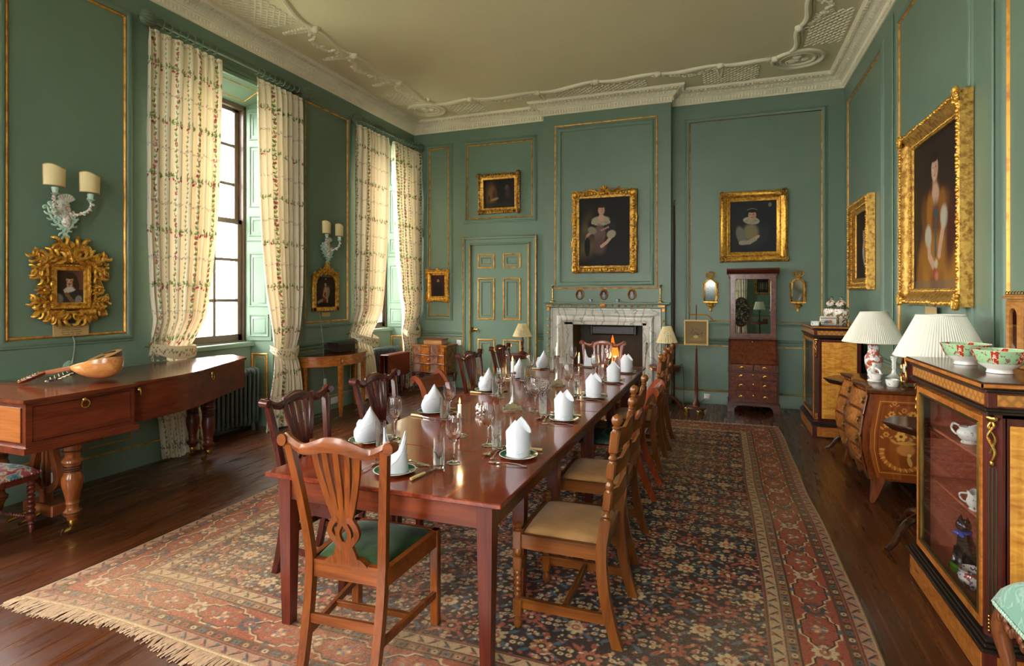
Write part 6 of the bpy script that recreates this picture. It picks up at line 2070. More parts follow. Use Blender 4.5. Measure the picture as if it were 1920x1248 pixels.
MB().tube([(0.06, -0.05, 0.08), (0.06, -0.2, 0.05)], 0.012, 6, M=Ml).build('pedal', BRASS, piano)
# ------------------------------------------------------------------ mandolins on the lid
RIBW = wood('mandolin_maple', (150, 88, 38), (214, 150, 84), 0.2, 'X', coat=0.6)
NECKW = wood('mandolin_neck', (112, 56, 24), (168, 98, 50), 0.25, 'X')
def mandolin(name, label, loc, rot, body_m, neck_m, pegs_m, tilt, hd=-0.24):
 """Bowl-backed, lying on its bowl; neck along -x, soundboard up."""
 t = thing(name, label, 'mandolin', loc, rot)
 R = Matrix.Translation((0.0, 0, 0.146)) @ Matrix.Rotation(tilt, 4, 'Y') @ Matrix.Rotation(-0.2, 4, 'X')
 b = MB()
 secs = []
 n = 18
 for k in range(15):
  u = k / 14
  x = -0.17 + 0.33 * u
  w = 0.1 * (math.sin(PI * min(1, u * 0.62 + 0.04)) ** 0.75) if u < 0.999 else 0.03
  w = 0.1 * max(0.12, math.sin(PI * (0.06 + 0.8 * u))) ** 0.7
  if u > 0.85: w *= math.sqrt(max(0.02, 1 - ((u - 0.85) / 0.15) ** 2)) * 0.9 + 0.1
  dpt = w * 1.38 * (0.75 + 0.25 * u)
  secs.append([(x, w * math.cos(PI * j / n), -dpt * math.sin(PI * j / n)) for j in range(n + 1)])
 b.loft(secs, closed_ring=False, caps=True, M=R)
 b.build('bowl_back', body_m, t)
 s = MB()
 s.loft([[(r[0][0], r[0][1] * 0.99, 0.001), (r[0][0], r[0][1] * 0.99, 0.004), (r[0][0], -r[0][1] * 0.99, 0.004), (r[0][0], -r[0][1] * 0.99, 0.001)] for r in secs], M=R)
 so = s.build('soundboard', wood(name + '_spruce', (176, 128, 70), (206, 164, 104), 0.3, 'X'), t)
 s = MB()
 s.box(0.07, -0.05, 0.004, 0.085, 0.05, 0.014, 0.003, M=R)
 s.lathe([(0.0, 0.0045), (0.028, 0.0045), (0.028, 0.006), (0, 0.006)], (-0.02, 0, 0), 20, M=R)
 s.build('bridge', BLACKM, so)
 nk = MB()
 nk.loft([[(x, 0.016, 0.008), (x, 0.016, -0.002), (x, 0.008, -0.02), (x, -0.008, -0.02), (x, -0.016, -0.002), (x, -0.016, 0.008)] for x in (-0.1, -0.2, -0.34)], M=R)
 nk.build('neck', neck_m, t)
 h = MB()
 Rh = R @ Matrix.Translation((-0.34, 0, 0.004)) @ Matrix.Rotation(hd, 4, 'Y')
 h.prism([(0, -0.018), (-0.02, -0.03), (-0.17, -0.034), (-0.18, 0.0), (-0.17, 0.034), (-0.02, 0.03), (0, 0.018)], -0.008, 0.006, 'xy', M=Rh)
 ho = h.build('peg_head', neck_m, t)
 for s_ in (-1, 1):
  pg = MB()
  for k in range(4):
   x = -0.04 - k * 0.036
   pg.tube([(x, s_ * 0.03, -0.002), (x, s_ * 0.05, -0.002)], 0.003, 6, M=Rh)
   pg.ball((x, s_ * 0.055, -0.002), (0.009, 0.007, 0.005), 8, M=Rh)
   pg.tube([(x, s_ * 0.017, 0.004), (x, s_ * 0.017, 0.02)], 0.003, 6, M=Rh)
  pg.build('tuning_peg', pegs_m, ho)
 st = MB()
 for k in range(4):
  y = -0.012 + k * 0.008
  st.tube([(0.15, y * 2, 0.008), (0.078, y * 1.6, 0.015), (-0.34, y, 0.01)], 0.0006, 4, M=R)
 st.build('strings', BRASS, so)
 return t
IVORY = plain('ivory_keys', (226, 208, 164), 0.3, var=0.05)
mandolin('mandolin', 'pale bowl-backed mandolin lying on the piano lid', (-4.24, 2.81, 0.957), 0.55, RIBW, NECKW, metalm('peg_metal', (176, 150, 104), 0.3), -0.19)
mandolin('mandolin', 'mandolin with black neck and white pegs behind the pale one', (-4.57, 3.06, 0.957), 1.92, MAHOG_X, BLACKM, IVORY, -0.24, 0.04)
# ------------------------------------------------------------------ piano stool
NEED, N_, L_, b_ = newmat('needlework_red')
setp(b_, None, 0.9, 0, sheen=0.3)
f_ = noise(N_, L_, coords(N_, L_), 13, 3, 0.5, 0.6)
L_.new(ramp(N_, L_, f_, [(0.40, lin('#8c2f34')), (0.47, lin('#a8444a')), (0.52, lin('#c2b088')), (0.57, lin('#6f8a88')), (0.64, lin('#3f5a66'))]), b_.inputs['Base Color'])
bump(N_, L_, b_, noise(N_, L_, coords(N_, L_), 260, 2), 0.4, 0.003)
st = thing('piano_stool', 'low stool with red needlework seat and bobbin turned legs', 'stool', (-4.55, 2.235, 0), 0.12)
MB().grid(lambda u, v: ((u - 0.5) * 0.52, (v - 0.5) * 0.43, 0.4 + 0.055 * (1 - abs(2 * u - 1) ** 6) ** 0.5 * (1 - abs(2 * v - 1) ** 6) ** 0.5 + 0.012 * math.sin(PI * u) * math.sin(PI * v)), 25, 25).build('seat_pad', NEED, st)
b = MB()
for q in range(90):
 a = q / 90 * 4
 s, u = int(a), a - int(a)
 px = [(-0.26 + 0.52 * u, -0.215), (0.26, -0.215 + 0.43 * u), (0.26 - 0.52 * u, 0.215), (-0.26, 0.215 - 0.43 * u)][s]
 b.ball((px[0], px[1], 0.4), (0.008, 0.008, 0.009), 5)
b.build('braid', NEED, st)
b = MB()
b.box(-0.255, -0.21, 0.35, 0.255, 0.21, 0.398, 0.006)
for s in (-1, 1): b.lathe([(0.0, 0.006), (0.02, 0.006), (0.026, 0), (0.03, -0.01)], (0, 0, 0), 14, M=Matrix.Translation((s * 0.18, -0.212, 0.365)) @ Matrix.Rotation(PI / 2, 4, 'X'))
b.build('seat_rail', MAHOG_X, st)
BOB = [(0.012, 0.0), (0.017, 0.03), (0.02, 0.05)]
for k in range(9):
 z = 0.055 + k * 0.03 if k > 1 else 0.055 + k * 0.04
BOB = [(0.012, 0.0), (0.018, 0.04), (0.014, 0.05), (0.022, 0.062), (0.014, 0.075), (0.026, 0.09), (0.028, 0.105), (0.026, 0.12), (0.014, 0.13)]
z = 0.13
while z < 0.32:
 BOB += [(0.014, z), (0.024, z + 0.009), (0.026, z + 0.016), (0.022, z + 0.025), (0.013, z + 0.031)]
 z += 0.032
BOB += [(0.02, z + 0.004), (0.02, 0.352)]
for sx in (-1, 1):
 for sy in (-1, 1): MB().lathe(BOB, (sx * 0.225, sy * 0.18, 0), 14).build('leg', MAHOG_Z, st)
for sy in (-1, 1):
 prof = []
 z = -0.2
 while z < 0.2:
  prof += [(0.009, z), (0.015, z + 0.008), (0.015, z + 0.014), (0.009, z + 0.02)]
  z += 0.021
 MB().lathe(prof, (0, 0, 0), 12, M=Matrix.Translation((0, sy * 0.18, 0.105)) @ Matrix.Rotation(PI / 2, 4, 'Y')).build('stretcher', MAHOG_Z, st)
# ================================================================== HALF-MOON TABLE
SATF = satinwood('demilune_satinwood', (140, 74, 26), (196, 122, 52), 0.25)
dm = thing('half_moon_table', 'satinwood half-moon side table between the two windows', 'table', (LX + 0.075, 6.36, 0), PI / 2)
def half(r, d, n=28, back=0.0): return [(r * math.cos(PI + PI * k / n), d * math.sin(PI + PI * k / n)) for k in range(n + 1)]
MB().prism(half(0.6, 0.43), 0.782, 0.802, 'xy').build('table_top', wood('demilune_top', (74, 34, 18), (124, 66, 34), 0.2, 'X', coat=0.6), dm)
MB().prism(half(0.607, 0.437), 0.786, 0.798, 'xy').build('top_edge', SATF, dm)
MB().prism(half(0.575, 0.405), 0.665, 0.782, 'xy').build('frieze', SATF, dm)
for (x, y) in ((-0.53, -0.03), (-0.22, -0.35), (0.43, -0.24), (0.53, -0.03)):
 b = MB()
 b.loft([[(x - w, y - w, z), (x + w, y - w, z), (x + w, y + w, z), (x - w, y + w, z)] for z, w in ((0.0, 0.013), (0.06, 0.015), (0.075, 0.019), (0.6, 0.026), (0.785, 0.028))])
 lg = b.build('leg', SATF, dm)
 MB().ball((x, y - 0.029, 0.725), (0.016, 0.004, 0.02), 10).build('patera_inlay', IVORY, lg)
bx = thing('dark_casket', 'small dark carved casket standing on the half-moon table', 'box', (-4.9, 6.47, 0.8025), PI / 2)
DK = plain('dark_carved_wood', (34, 24, 20), 0.4, var=0.3, sc=30, bmp=0.4, bsc=70)
b = MB()
b.box(-0.18, -0.1, 0.02, 0.18, 0.1, 0.1, 0.006)
b.box(-0.2, -0.115, 0.01, 0.2, 0.115, 0.025, 0.004)
b.build('box_body', DK, bx)
for sx in (-1, 1):
 for sy in (-1, 1): MB().ball((sx * 0.17, sy * 0.09, 0.01), (0.018, 0.018, 0.01), 8).build('bun_foot', DK, bx)
MB().box(-0.2, -0.115, 0.1, 0.2, 0.115, 0.118, 0.005).box(-0.185, -0.1, 0.118, 0.185, 0.1, 0.135, 0.006).build('lid', DK, bx)
# ================================================================== RADIATORS
RADM = plain('grey_radiator_paint', (76, 88, 88), 0.35, var=0.06)
def radiator(label, y0, y1):
 t = thing('radiator', label, 'radiator', (-5.235, (y0 + y1) / 2, 0), PI / 2, 'column radiators under the windows')
 n = int((y1 - y0) / 0.062)
 for k in range(n):
  x = (k - (n - 1) / 2) * 0.062
  b = MB()
  for y in (-0.07, 0.0, 0.07):
   b.tube([(x, y, 0.12), (x, y, 0.66)], 0.017, 8, flat=1.0)
  b.tube(smooth_path([(x, -0.07, 0.66), (x, -0.06, 0.695), (x, 0, 0.705), (x, 0.06, 0.695), (x, 0.07, 0.66)], 4), 0.024, 8)
  b.tube(smooth_path([(x, -0.07, 0.13), (x, -0.06, 0.095), (x, 0, 0.085), (x, 0.06, 0.095), (x, 0.07, 0.13)], 4), 0.024, 8)
  if k in (1, n - 2):
   b.tube([(x, -0.06, 0.1), (x, -0.07, 0.0)], [0.015, 0.022], 8)
   b.tube([(x, 0.06, 0.1), (x, 0.07, 0.0)], [0.015, 0.022], 8)
  b.build('column', RADM, t)
 MB().tube([(-(n - 1) * 0.031 - 0.02, 0, 0.64), ((n - 1) * 0.031 + 0.02, 0, 0.64)], 0.018, 8).tube([(-(n - 1) * 0.031 - 0.02, 0, 0.14), ((n - 1) * 0.031 + 0.02, 0, 0.14)], 0.018, 8).build('connecting_pipe', RADM, t)
radiator('grey column radiator in the window recess behind the piano', 4.2, 5.3)
radiator('grey column radiator under far window behind folded gateleg table', 7.25, 8.42)
# ================================================================== SUTHERLAND TABLE (leaves down)
su = thing('gateleg_table', 'narrow dark gateleg table with leaves folded down before radiator', 'table', (-4.93, 7.87, 0), PI / 2)
b = MB()
b.box(-0.3, -0.075, 0.625, 0.3, 0.075, 0.645, 0.005)
b.build('table_top', MAHOG_X, su)
for s in (-1, 1):
 MB().prism([(-0.3, 0.33), (-0.26, 0.29), (0.26, 0.29), (0.3, 0.33), (0.3, 0.636), (-0.3, 0.636)], s * 0.077, s * 0.093).build('leaf', MAHOG_X, su)
TW = [(0.012, 0.06), (0.018, 0.08), (0.012, 0.1), (0.017, 0.15), (0.012, 0.3), (0.019, 0.32), (0.012, 0.34), (0.017, 0.45), (0.012, 0.56), (0.02, 0.58), (0.02, 0.63)]
for sx in (-1, 1):
 for sy in (-1, 1): MB().lathe(TW, (sx * 0.25, sy * 0.035, 0), 10).build('leg', MAHOG_Z, su)
 MB().prism([(-0.1, 0.0), (-0.09, 0.03), (-0.03, 0.07), (0.03, 0.07), (0.09, 0.03), (0.1, 0.0), (0.05, 0.025), (-0.05, 0.025)], sx * 0.25 - 0.02, sx * 0.25 + 0.02, 'yz').build('trestle_foot', MAHOG_Z, su)
 MB().lathe([(0.011, 0.02), (0.017, 0.1), (0.011, 0.3), (0.017, 0.5), (0.014, 0.6)], (sx * 0.12, -0.06, 0), 10).build('gate_leg', MAHOG_Z, su)
MB().box(-0.25, -0.012, 0.1, 0.25, 0.012, 0.13, 0.004).build('stretcher', MAHOG_X, su)
# small grey junction box high on the corner by the far window
t = thing('wall_sensor', 'small grey box on the wall edge beside corner curtain', 'sensor', (-4.93, FY, 2.66))
MB().box(-0.035, -0.05, -0.075, 0.035, 0, 0.075, 0.006).build('housing', plain('grey_plastic', (150, 152, 146), 0.4), t)
# ================================================================== DINING CHAIRS
WALN = wood('chair_walnut', (84, 36, 10), (152, 80, 28), 0.26, 'Z', coat=0.45)
WALX = wood('chair_walnut_across', (84, 36, 12), (156, 84, 32), 0.26, 'X', coat=0.45)
DARKM = wood('chair_dark_mahogany', (44, 14, 11), (88, 34, 24), 0.18, 'Z', coat=0.6)
DARKX = wood('chair_dark_mahogany_across', (44, 14, 11), (88, 34, 24), 0.18, 'X', coat=0.6)
REDM = wood('chair_red_mahogany', (96, 40, 20), (150, 72, 38), 0.22, 'Z', coat=0.55)
REDX = wood('chair_red_mahogany_across', (96, 40, 20), (150, 72, 38), 0.22, 'X', coat=0.55)
OAK = wood('golden_oak', (74, 36, 10), (134, 76, 27), 0.24, 'Z', coat=0.7)
OAKX = wood('golden_oak_across', (74, 36, 10), (134, 76, 27), 0.24, 'X', coat=0.4)
OAKY = wood('golden_oak_along', (74, 36, 10), (134, 76, 27), 0.24, 'Y', coat=0.4)
DOAK = wood('brown_oak', (84, 44, 16), (140, 84, 38), 0.3, 'Z', coat=0.4)
def fabric(name, c, var=0.2, sc=9, sheen=0.12, rough=0.9):
 m, N, L, b = newmat(name)
 cc = lin(c)
 setp(b, None, rough, 0, sheen=sheen)
 f = noise(N, L, coords(N, L), sc, 4, 0.6)
 L.new(ramp(N, L, f, [(0.35, tuple(x * (1 - var) for x in cc)), (0.65, tuple(min(1, x * (1 + var)) for x in cc))]), b.inputs['Base Color'])
 bump(N, L, b, noise(N, L, coords(N, L), 300, 2), 0.25, 0.002)
 return m
VELV = fabric('green_velvet', (27, 56, 6), 0.45, 14)
SUEDE = fabric('fawn_suede', (158, 116, 70), 0.18, 5)
DKSEAT = fabric('dark_red_leather', (62, 26, 22), 0.2, 6, 0.0, 0.4)
LEATH = plain('green_black_leather', (20, 40, 34), 0.18, var=0.25, sc=10, bmp=0.15, bsc=60, coat=0.3)
def back_y(z):
 """Rake of a chair back: depth behind the seat at height z (local +y is backwards)."""
 if z < 0.45: return 0.215 + 0.075 * ((0.45 - z) / 0.45) ** 1.7
 t = (z - 0.45) / 0.55
 return 0.215 + 0.085 * t ** 1.3
def cushion(mb, w0, w1, d0, d1, z, h, seg=21):
 """Padded drop-in seat: half width w0 at front (y=d0), w1 at the back (y=d1)."""
 def fn(u, v):
  a, b = 2 * u - 1, 2 * v - 1
  y = d0 + (d1 - d0) * v
  w = w0 + (w1 - w0) * v
  e = (max(0.0, 1 - abs(a) ** 5) * max(0.0, 1 - abs(b) ** 5)) ** 0.45
  return (a * w, y, z + h * e * (0.72 + 0.28 * math.cos(a * 1.2) * math.cos(b * 1.2)))
 return mb.grid(fn, seg, seg)
def chippendale(label, wz, wx, seatm, loc, rot, group):
 t = thing('dining_chair', label, 'chair', loc, rot, group)
 # seat frame; front is -y
 b = MB()
 b.prism([(-0.25, -0.225), (0.25, -0.225), (0.25, -0.2), (-0.25, -0.2)], 0.38, 0.455, 'xy')
 b.prism([(-0.205, 0.195), (0.205, 0.195), (0.205, 0.225), (-0.205, 0.225)], 0.38, 0.455, 'xy')
 for s in (-1, 1):
  b.prism([(s * 0.25, -0.22), (s * 0.222, -0.22), (s * 0.18, 0.21), (s * 0.208, 0.21)], 0.38, 0.455, 'xy')
 b.build('seat_rail', wx, t)
 cushion(MB(), 0.232, 0.185, -0.21, 0.195, 0.44, 0.04).build('seat', seatm, t)
 for s in (-1, 1):
  MB().box(s * 0.2525, -0.2275, 0.0, s * 0.21, -0.185, 0.455, 0.004).build('leg', wz, t)
  # back post: leg and stile in one
  rings = []
  for k in range(26):
   z = 0.96 * k / 25
   y = back_y(z)
   x = s * (0.187 + 0.0 * z + (0.055 * ((z - 0.45) / 0.5) ** 1.3 if z > 0.45 else -0.005 * (0.45 - z) / 0.45))
   w, d = (0.02, 0.02) if z < 0.45 else (0.02 - 0.004 * (z - 0.45), 0.017)
   rings.append([(x - w, y - d * 0.8, z), (x - w * 0.5, y - d, z), (x + w * 0.5, y - d, z), (x + w, y - d * 0.8, z), (x + w, y + d, z), (x - w, y + d, z)])
  MB().loft(rings).build('back_post', wz, t)
  MB().prism([(s * 0.245, -0.2), (s * 0.225, -0.2), (s * 0.172, 0.25), (s * 0.192, 0.25)], 0.135, 0.165, 'xy').build('stretcher', wx, t)
 MB().box(-0.21, 0.0, 0.138, 0.21, 0.022, 0.163, 0.003).build('stretcher', wx, t)
 MB().box(-0.185, 0.232, 0.195, 0.185, 0.252, 0.235, 0.003).build('stretcher', wx, t)
 # crest rail: serpentine with scrolled ears
 prof = smooth_path([(-0.275, 0.978, 0.02), (-0.258, 0.985, 0.028), (-0.225, 0.965, 0.028), (-0.17, 0.945, 0.028), (-0.11, 0.955, 0.036), (-0.05, 0.972, 0.04), (0, 0.976, 0.042),
      (0.05, 0.972, 0.04), (0.11, 0.955, 0.036), (0.17, 0.945, 0.028), (0.225, 0.965, 0.028), (0.258, 0.985, 0.028), (0.275, 0.978, 0.02)], 5)
 rings = []
 for (x, z, h) in prof:
  y = back_y(z) + 0.03 * (1 - (x / 0.27) ** 2) - 0.012
  rings.append([(x, y - 0.012, z - h * 0.75), (x, y - 0.018, z), (x, y - 0.01, z + h * 0.7), (x, y + 0.008, z + h * 0.75), (x, y + 0.018, z), (x, y + 0.012, z - h * 0.75)])
 cr = MB().loft(rings)
 for s in (-1, 1):
  cr.tube([(s * 0.268, back_y(0.98) - 0.035, 0.975), (s * 0.268, back_y(0.98) + 0.02, 0.978)], [0.022, 0.025], 12)
  cr.tube(smooth_path([(s * 0.12, back_y(0.96) - 0.0, 0.985), (s * 0.13, back_y(0.96) + 0.0, 0.95), (s * 0.165, back_y(0.95) + 0.0, 0.93)], 4), 0.012, 6)
 cr.build('crest_rail', wx, t)
 # pierced splat
 sp = MB()
 yf = lambda z: back_y(z) + 0.006
 for x0, x1, x2, w in ((-0.108, -0.075, -0.028, 0.0155), (-0.058, -0.04, -0.016, 0.0135), (0.0, 0.0, 0.0, 0.0145), (0.058, 0.04, 0.016, 0.0135), (0.108, 0.075, 0.028, 0.0155)):
  pts = smooth_path([(x0, 0.95, w), (x0 * 0.92, 0.87, w), (x1, 0.77, w), ((x1 + x2) / 2, 0.69, w * 0.95), (x2, 0.635, w * 1.05)], 4)
  sp.ribbon(pts, 0.007, yf)
 for s in (-1, 1):
  sp.ribbon(smooth_path([(s * 0.03, 0.66, 0.014), (s * 0.064, 0.615, 0.013), (s * 0.066, 0.58, 0.013), (s * 0.035, 0.545, 0.014), (s * 0.012, 0.52, 0.014)], 4), 0.008, yf)
  sp.ribbon(smooth_path([(0.0, 0.645, 0.012), (s * 0.03, 0.59, 0.011), (s * 0.018, 0.545, 0.011), (0, 0.53, 0.012)], 4), 0.0075, yf)
  sp.ribbon(smooth_path([(s * 0.02, 0.54, 0.016), (s * 0.03, 0.51, 0.02), (s * 0.042, 0.475, 0.022), (s * 0.05, 0.452, 0.022)], 4), 0.008, yf)
 sp.ribbon([(0.0, 0.55, 0.02), (0.0, 0.45, 0.034)], 0.0075, yf)
 sp.prism([(-0.115, 0.45), (0.115, 0.45), (0.1, 0.465), (0.075, 0.48), (-0.075, 0.48), (-0.1, 0.465)], back_y(0.46) - 0.016, back_y(0.46) + 0.014)
 sp.build('splat', wz, t)
 return t
CG = 'mahogany chairs along the window side'
HC = chippendale('walnut pierced-splat chair with green velvet seat at near end of table', WALN, WALX, VELV, (-1.5, 2.215, 0.0102), PI + 0.06, 'end chairs of the table')
HC.scale = (0.93, 1, 1)
L1 = chippendale('dark pierced-splat chair at first window-side place from near end', DARKM, DARKX, DKSEAT, (-2.1, 2.75, 0.0102), PI / 2, CG)
for y, x, lab in ((3.56, -2.1, 'dark pierced-splat chair at second window-side place from near end'), (5.26, -2.12, 'dark pierced-splat chair at fourth window-side place from near end'),
    (6.06, -2.1, 'dark pierced-splat chair at window-side place nearest the door')):
 dup(L1, (x, y, 0.0102), PI / 2, lab, CG)
chippendale('red-brown pierced-splat chair at fire end of table before the hearth', REDM, REDX, DKSEAT, (-1.4, 6.71, 0.0102), 0.0, 'end chairs of the table')
def regency(label, wz, wx, seatm, loc, rot, thick=0.055):
 """Sabre-legged chair with scroll-over top bar."""
 t = thing('dining_chair', label, 'chair', loc, rot, 'scroll-backed chairs in the middle of each side')
 b = MB()
 b.box(-0.22, -0.215, 0.395, 0.22, 0.2, 0.445, 0.004)
 b.build('seat_rail', wx, t)
 sm = MB()
 def fn(u, v):
  a, c = 2 * u - 1, 2 * v - 1
  e = (max(0.0, 1 - abs(a) ** 6) * max(0.0, 1 - abs(c) ** 6)) ** 0.4
  return (a * 0.24, -0.235 + 0.43 * v, 0.425 + thick * e - 0.006 * (1 - abs(math.sin(PI * 1.5 * u))) * (e > 0.5))
 sm.grid(fn, 29, 25)
 sm.box(-0.238, -0.233, 0.412, 0.238, 0.193, 0.432, 0.01)
 sm.build('seat', seatm, t)
 for s in (-1, 1):
  rings = []
  side = smooth_path([(s * 0.2, 0.36, 0.02), (s * 0.2, 0.3, 0.14), (s * 0.2, 0.235, 0.3), (s * 0.2, 0.205, 0.42), (s * 0.205, 0.215, 0.55), (s * 0.21, 0.25, 0.7), (s * 0.213, 0.285, 0.8), (s * 0.215, 0.33, 0.855), (s * 0.215, 0.36, 0.86), (s * 0.215, 0.375, 0.84), (s * 0.215, 0.36, 0.825)], 5)
  n = len(side)
  for k, (x, y, z) in enumerate(side):
   a, c = side[max(k - 1, 0)], side[min(k + 1, n - 1)]
   dy, dz = c[1] - a[1], c[2] - a[2]
   l = math.hypot(dy, dz) or 1
   ny, nz = dz / l, -dy / l
   w = 0.014
   hgt = (0.02 + 0.008 * math.sin(PI * min(1, k / (n * 0.7)))) if k < n - 8 else 0.018
   rings.append([(x - w, y - ny * hgt, z - nz * hgt), (x + w, y - ny * hgt, z - nz * hgt), (x + w, y + ny * hgt, z + nz * hgt), (x - w, y + ny * hgt, z + nz * hgt)])
  MB().loft(rings).build('back_post', wz, t)
  rings = []
  for k in range(12):
   z = 0.41 * (1 - k / 11)
   y = -0.19 - 0.07 * (k / 11) ** 2
   w = 0.019 - 0.006 * k / 11
   rings.append([(s * 0.195 - w, y - w, z), (s * 0.195 + w, y - w, z), (s * 0.195 + w, y + w, z), (s * 0.195 - w, y + w, z)])
  MB().loft(rings).build('leg', wz, t)
 r = MB()
 rings = []
 for k in range(13):
  x = -0.215 + 0.43 * k / 12
  sag = 0.025 * (1 - (x / 0.215) ** 2)
  rings.append([(x, 0.268 + sag, 0.74), (x, 0.29 + sag, 0.80), (x, 0.335 + sag * 0.5, 0.85), (x, 0.365, 0.845), (x, 0.345 + sag * 0.5, 0.83), (x, 0.31 + sag, 0.79), (x, 0.284 + sag, 0.735)])
 r.loft(rings)
 r.build('top_bar', wx, t)
 q = MB().box(-0.2, 0.222, 0.585, 0.2, 0.24, 0.635, 0.006)
 q.build('cross_rail', wx, t)
 return t
REG1 = regency('scroll-backed mahogany chair at third window-side place from near end', REDM, REDX, DKSEAT, (-2.13, 4.5, 0.0102), PI / 2)
REDM2 = wood('scroll_chair_red', (104, 36, 14), (164, 72, 34), 0.2, 'Z', coat=0.6)
regency('scroll-backed chair with dark green leather seat at third cabinet-side place', REDM2, REDX, LEATH, (-0.84, 4.6, 0.0102), -PI / 2, 0.105)
def oak_chair(label, loc, rot):
 t = thing('dining_chair', label, 'chair', loc, rot, 'oak chairs along the cabinet side')
 MB().box(-0.215, -0.213, 0.375, 0.215, -0.19, 0.44, 0.003).build('seat_rail', OAKX, t)
 MB().box(-0.22, 0.185, 0.375, 0.22, 0.205, 0.44, 0.003).build('seat_rail', OAKX, t)
 for s in (-1, 1): MB().prism([(s * 0.246, -0.19), (s * 0.222, -0.19), (s * 0.222, 0.2), (s * 0.246, 0.2)], 0.375, 0.44, 'xy').build('side_rail', OAKY, t)
 cushion(MB(), 0.216, 0.214, -0.19, 0.19, 0.428, 0.048).build('seat', SUEDE, t)
 for s in (-1, 1):
  f = MB()
  x, y = s * 0.232, -0.2
  f.box(x - 0.022, y - 0.022, 0.37, x + 0.022, y + 0.022, 0.455, 0.004)
  f.lathe([(0.016, 0.452), (0.018, 0.458), (0.014, 0.464), (0.022, 0.472), (0.023, 0.48), (0.014, 0.488), (0, 0.49)], (x, y, 0), 14)
  f.lathe([(0.014, 0.335), (0.02, 0.345), (0.02, 0.36), (0.015, 0.372)], (x, y, 0), 14)
  f.box(x - 0.022, y - 0.022, 0.27, x + 0.022, y + 0.022, 0.335, 0.005)
  pr = [(0.014, 0.135)]
  for z in (0.145, 0.17, 0.195, 0.22, 0.245): pr += [(0.014, z), (0.019, z + 0.008), (0.019, z + 0.014), (0.014, z + 0.021)]
  f.lathe(pr + [(0.018, 0.272)], (x, y, 0), 14)
  f.box(x - 0.021, y - 0.021, 0.06, x + 0.021, y + 0.021, 0.138, 0.004)
  f.lathe([(0.012, 0.0), (0.02, 0.008), (0.022, 0.02), (0.018, 0.035), (0.014, 0.045), (0.018, 0.06)], (x, y, 0), 14)
  f.build('leg', OAK, t)
  rings = []
  for k in range(14):
   z = 0.56 * k / 13
   yy = 0.2 + (0.075 * ((0.42 - z) / 0.42) ** 2 if z < 0.42 else 0.02 * (z - 0.42) / 0.14)
   w, dd = 0.018, 0.024
   xx = s * 0.234
   rings.append([(xx - w, yy - dd, z), (xx + w, yy - dd, z), (xx + w, yy + dd, z), (xx - w, yy + dd, z)])
  p = MB().loft(rings)
  yy0 = 0.22
  sl_ = (0.275 - 0.22) / (1.03 - 0.56)
  Mx = Matrix(((1, 0, 0, s * 0.234), (0, 1, sl_, yy0 - sl_ * 0.56), (0, 0, 1, 0), (0, 0, 0, 1)))
  p.lathe([(0.017, 0.555), (0.013, 0.565), (0.019, 0.575), (0.013, 0.585), (0.016, 0.6)], (0, 0, 0), 14, M=Mx)
  p.box(-0.019, -0.02, 0.6, 0.019, 0.02, 0.685, 0.006, M=Mx)
  p.lathe([(0.016, 0.682), (0.013, 0.692), (0.02, 0.705), (0.02, 0.715), (0.013, 0.728), (0.017, 0.74)], (0, 0, 0), 14, M=Mx)
  p.box(-0.019, -0.02, 0.74, 0.019, 0.02, 0.815, 0.006, M=Mx)
  p.lathe([(0.016, 0.812), (0.013, 0.82), (0.02, 0.832), (0.013, 0.845), (0.017, 0.855)], (0, 0, 0), 14, M=Mx)
  p.box(-0.02, -0.021, 0.855, 0.02, 0.021, 0.955, 0.007, M=Mx)
  p.lathe([(0.017, 0.952), (0.013, 0.962), (0.019, 0.968), (0.013, 0.976), (0.022, 0.988), (0.026, 1.003), (0.022, 1.018), (0.01, 1.028), (0, 1.03)], (0, 0, 0), 16, M=Mx)
  p.build('back_post', OAK, t)
  MB().prism([(s * 0.242, -0.2), (s * 0.222, -0.2), (s * 0.224, 0.25), (s * 0.244, 0.25)], 0.095, 0.14, 'xy').build('stretcher', OAKY, t)
 MB().box(-0.21, 0.01, 0.1, 0.21, 0.032, 0.135, 0.003).build('stretcher', OAKX, t)
 for zb, h in ((0.6, 0.085), (0.74, 0.08), (0.865, 0.1)):
  sm = MB()
  rings = []
  for k in range(25):
   u = k / 24
   x = -0.22 + 0.44 * u
   zt = zb + h * (0.72 + 0.2 * abs(math.cos(PI * 2 * u)) + 0.16 * math.sin(PI * u))
   y = 0.22 + sl_ * (zb + h / 2 - 0.56) + 0.03 * math.sin(PI * u)
   lo = zb + 0.012 * math.sin(PI * u)
   rings.append([(x, y - 0.008, lo), (x, y + 0.008, lo), (x, y + 0.008, zt), (x, y - 0.008, zt)])
  sm.loft(rings)
  sm.build('back_slat', OAKX, t)
 return t
OK1 = oak_chair('oak turned chair with fawn seat nearest the glass cabinet', (-0.715, 2.78, 0.0102), -PI / 2)
OK1.scale = (1, 1, 1.02)
for x, y, lab in ((-0.76, 3.62, 'oak turned chair with fawn seat before the green leather chair'), (-0.79, 5.45, 'oak turned chair with fawn seat just beyond the green leather chair'),
    (-0.785, 6.2, 'oak turned chair with fawn seat nearest the fireplace')):
 dup(OK1, (x, y, 0.0102), -PI / 2, lab, 'oak chairs along the cabinet side')
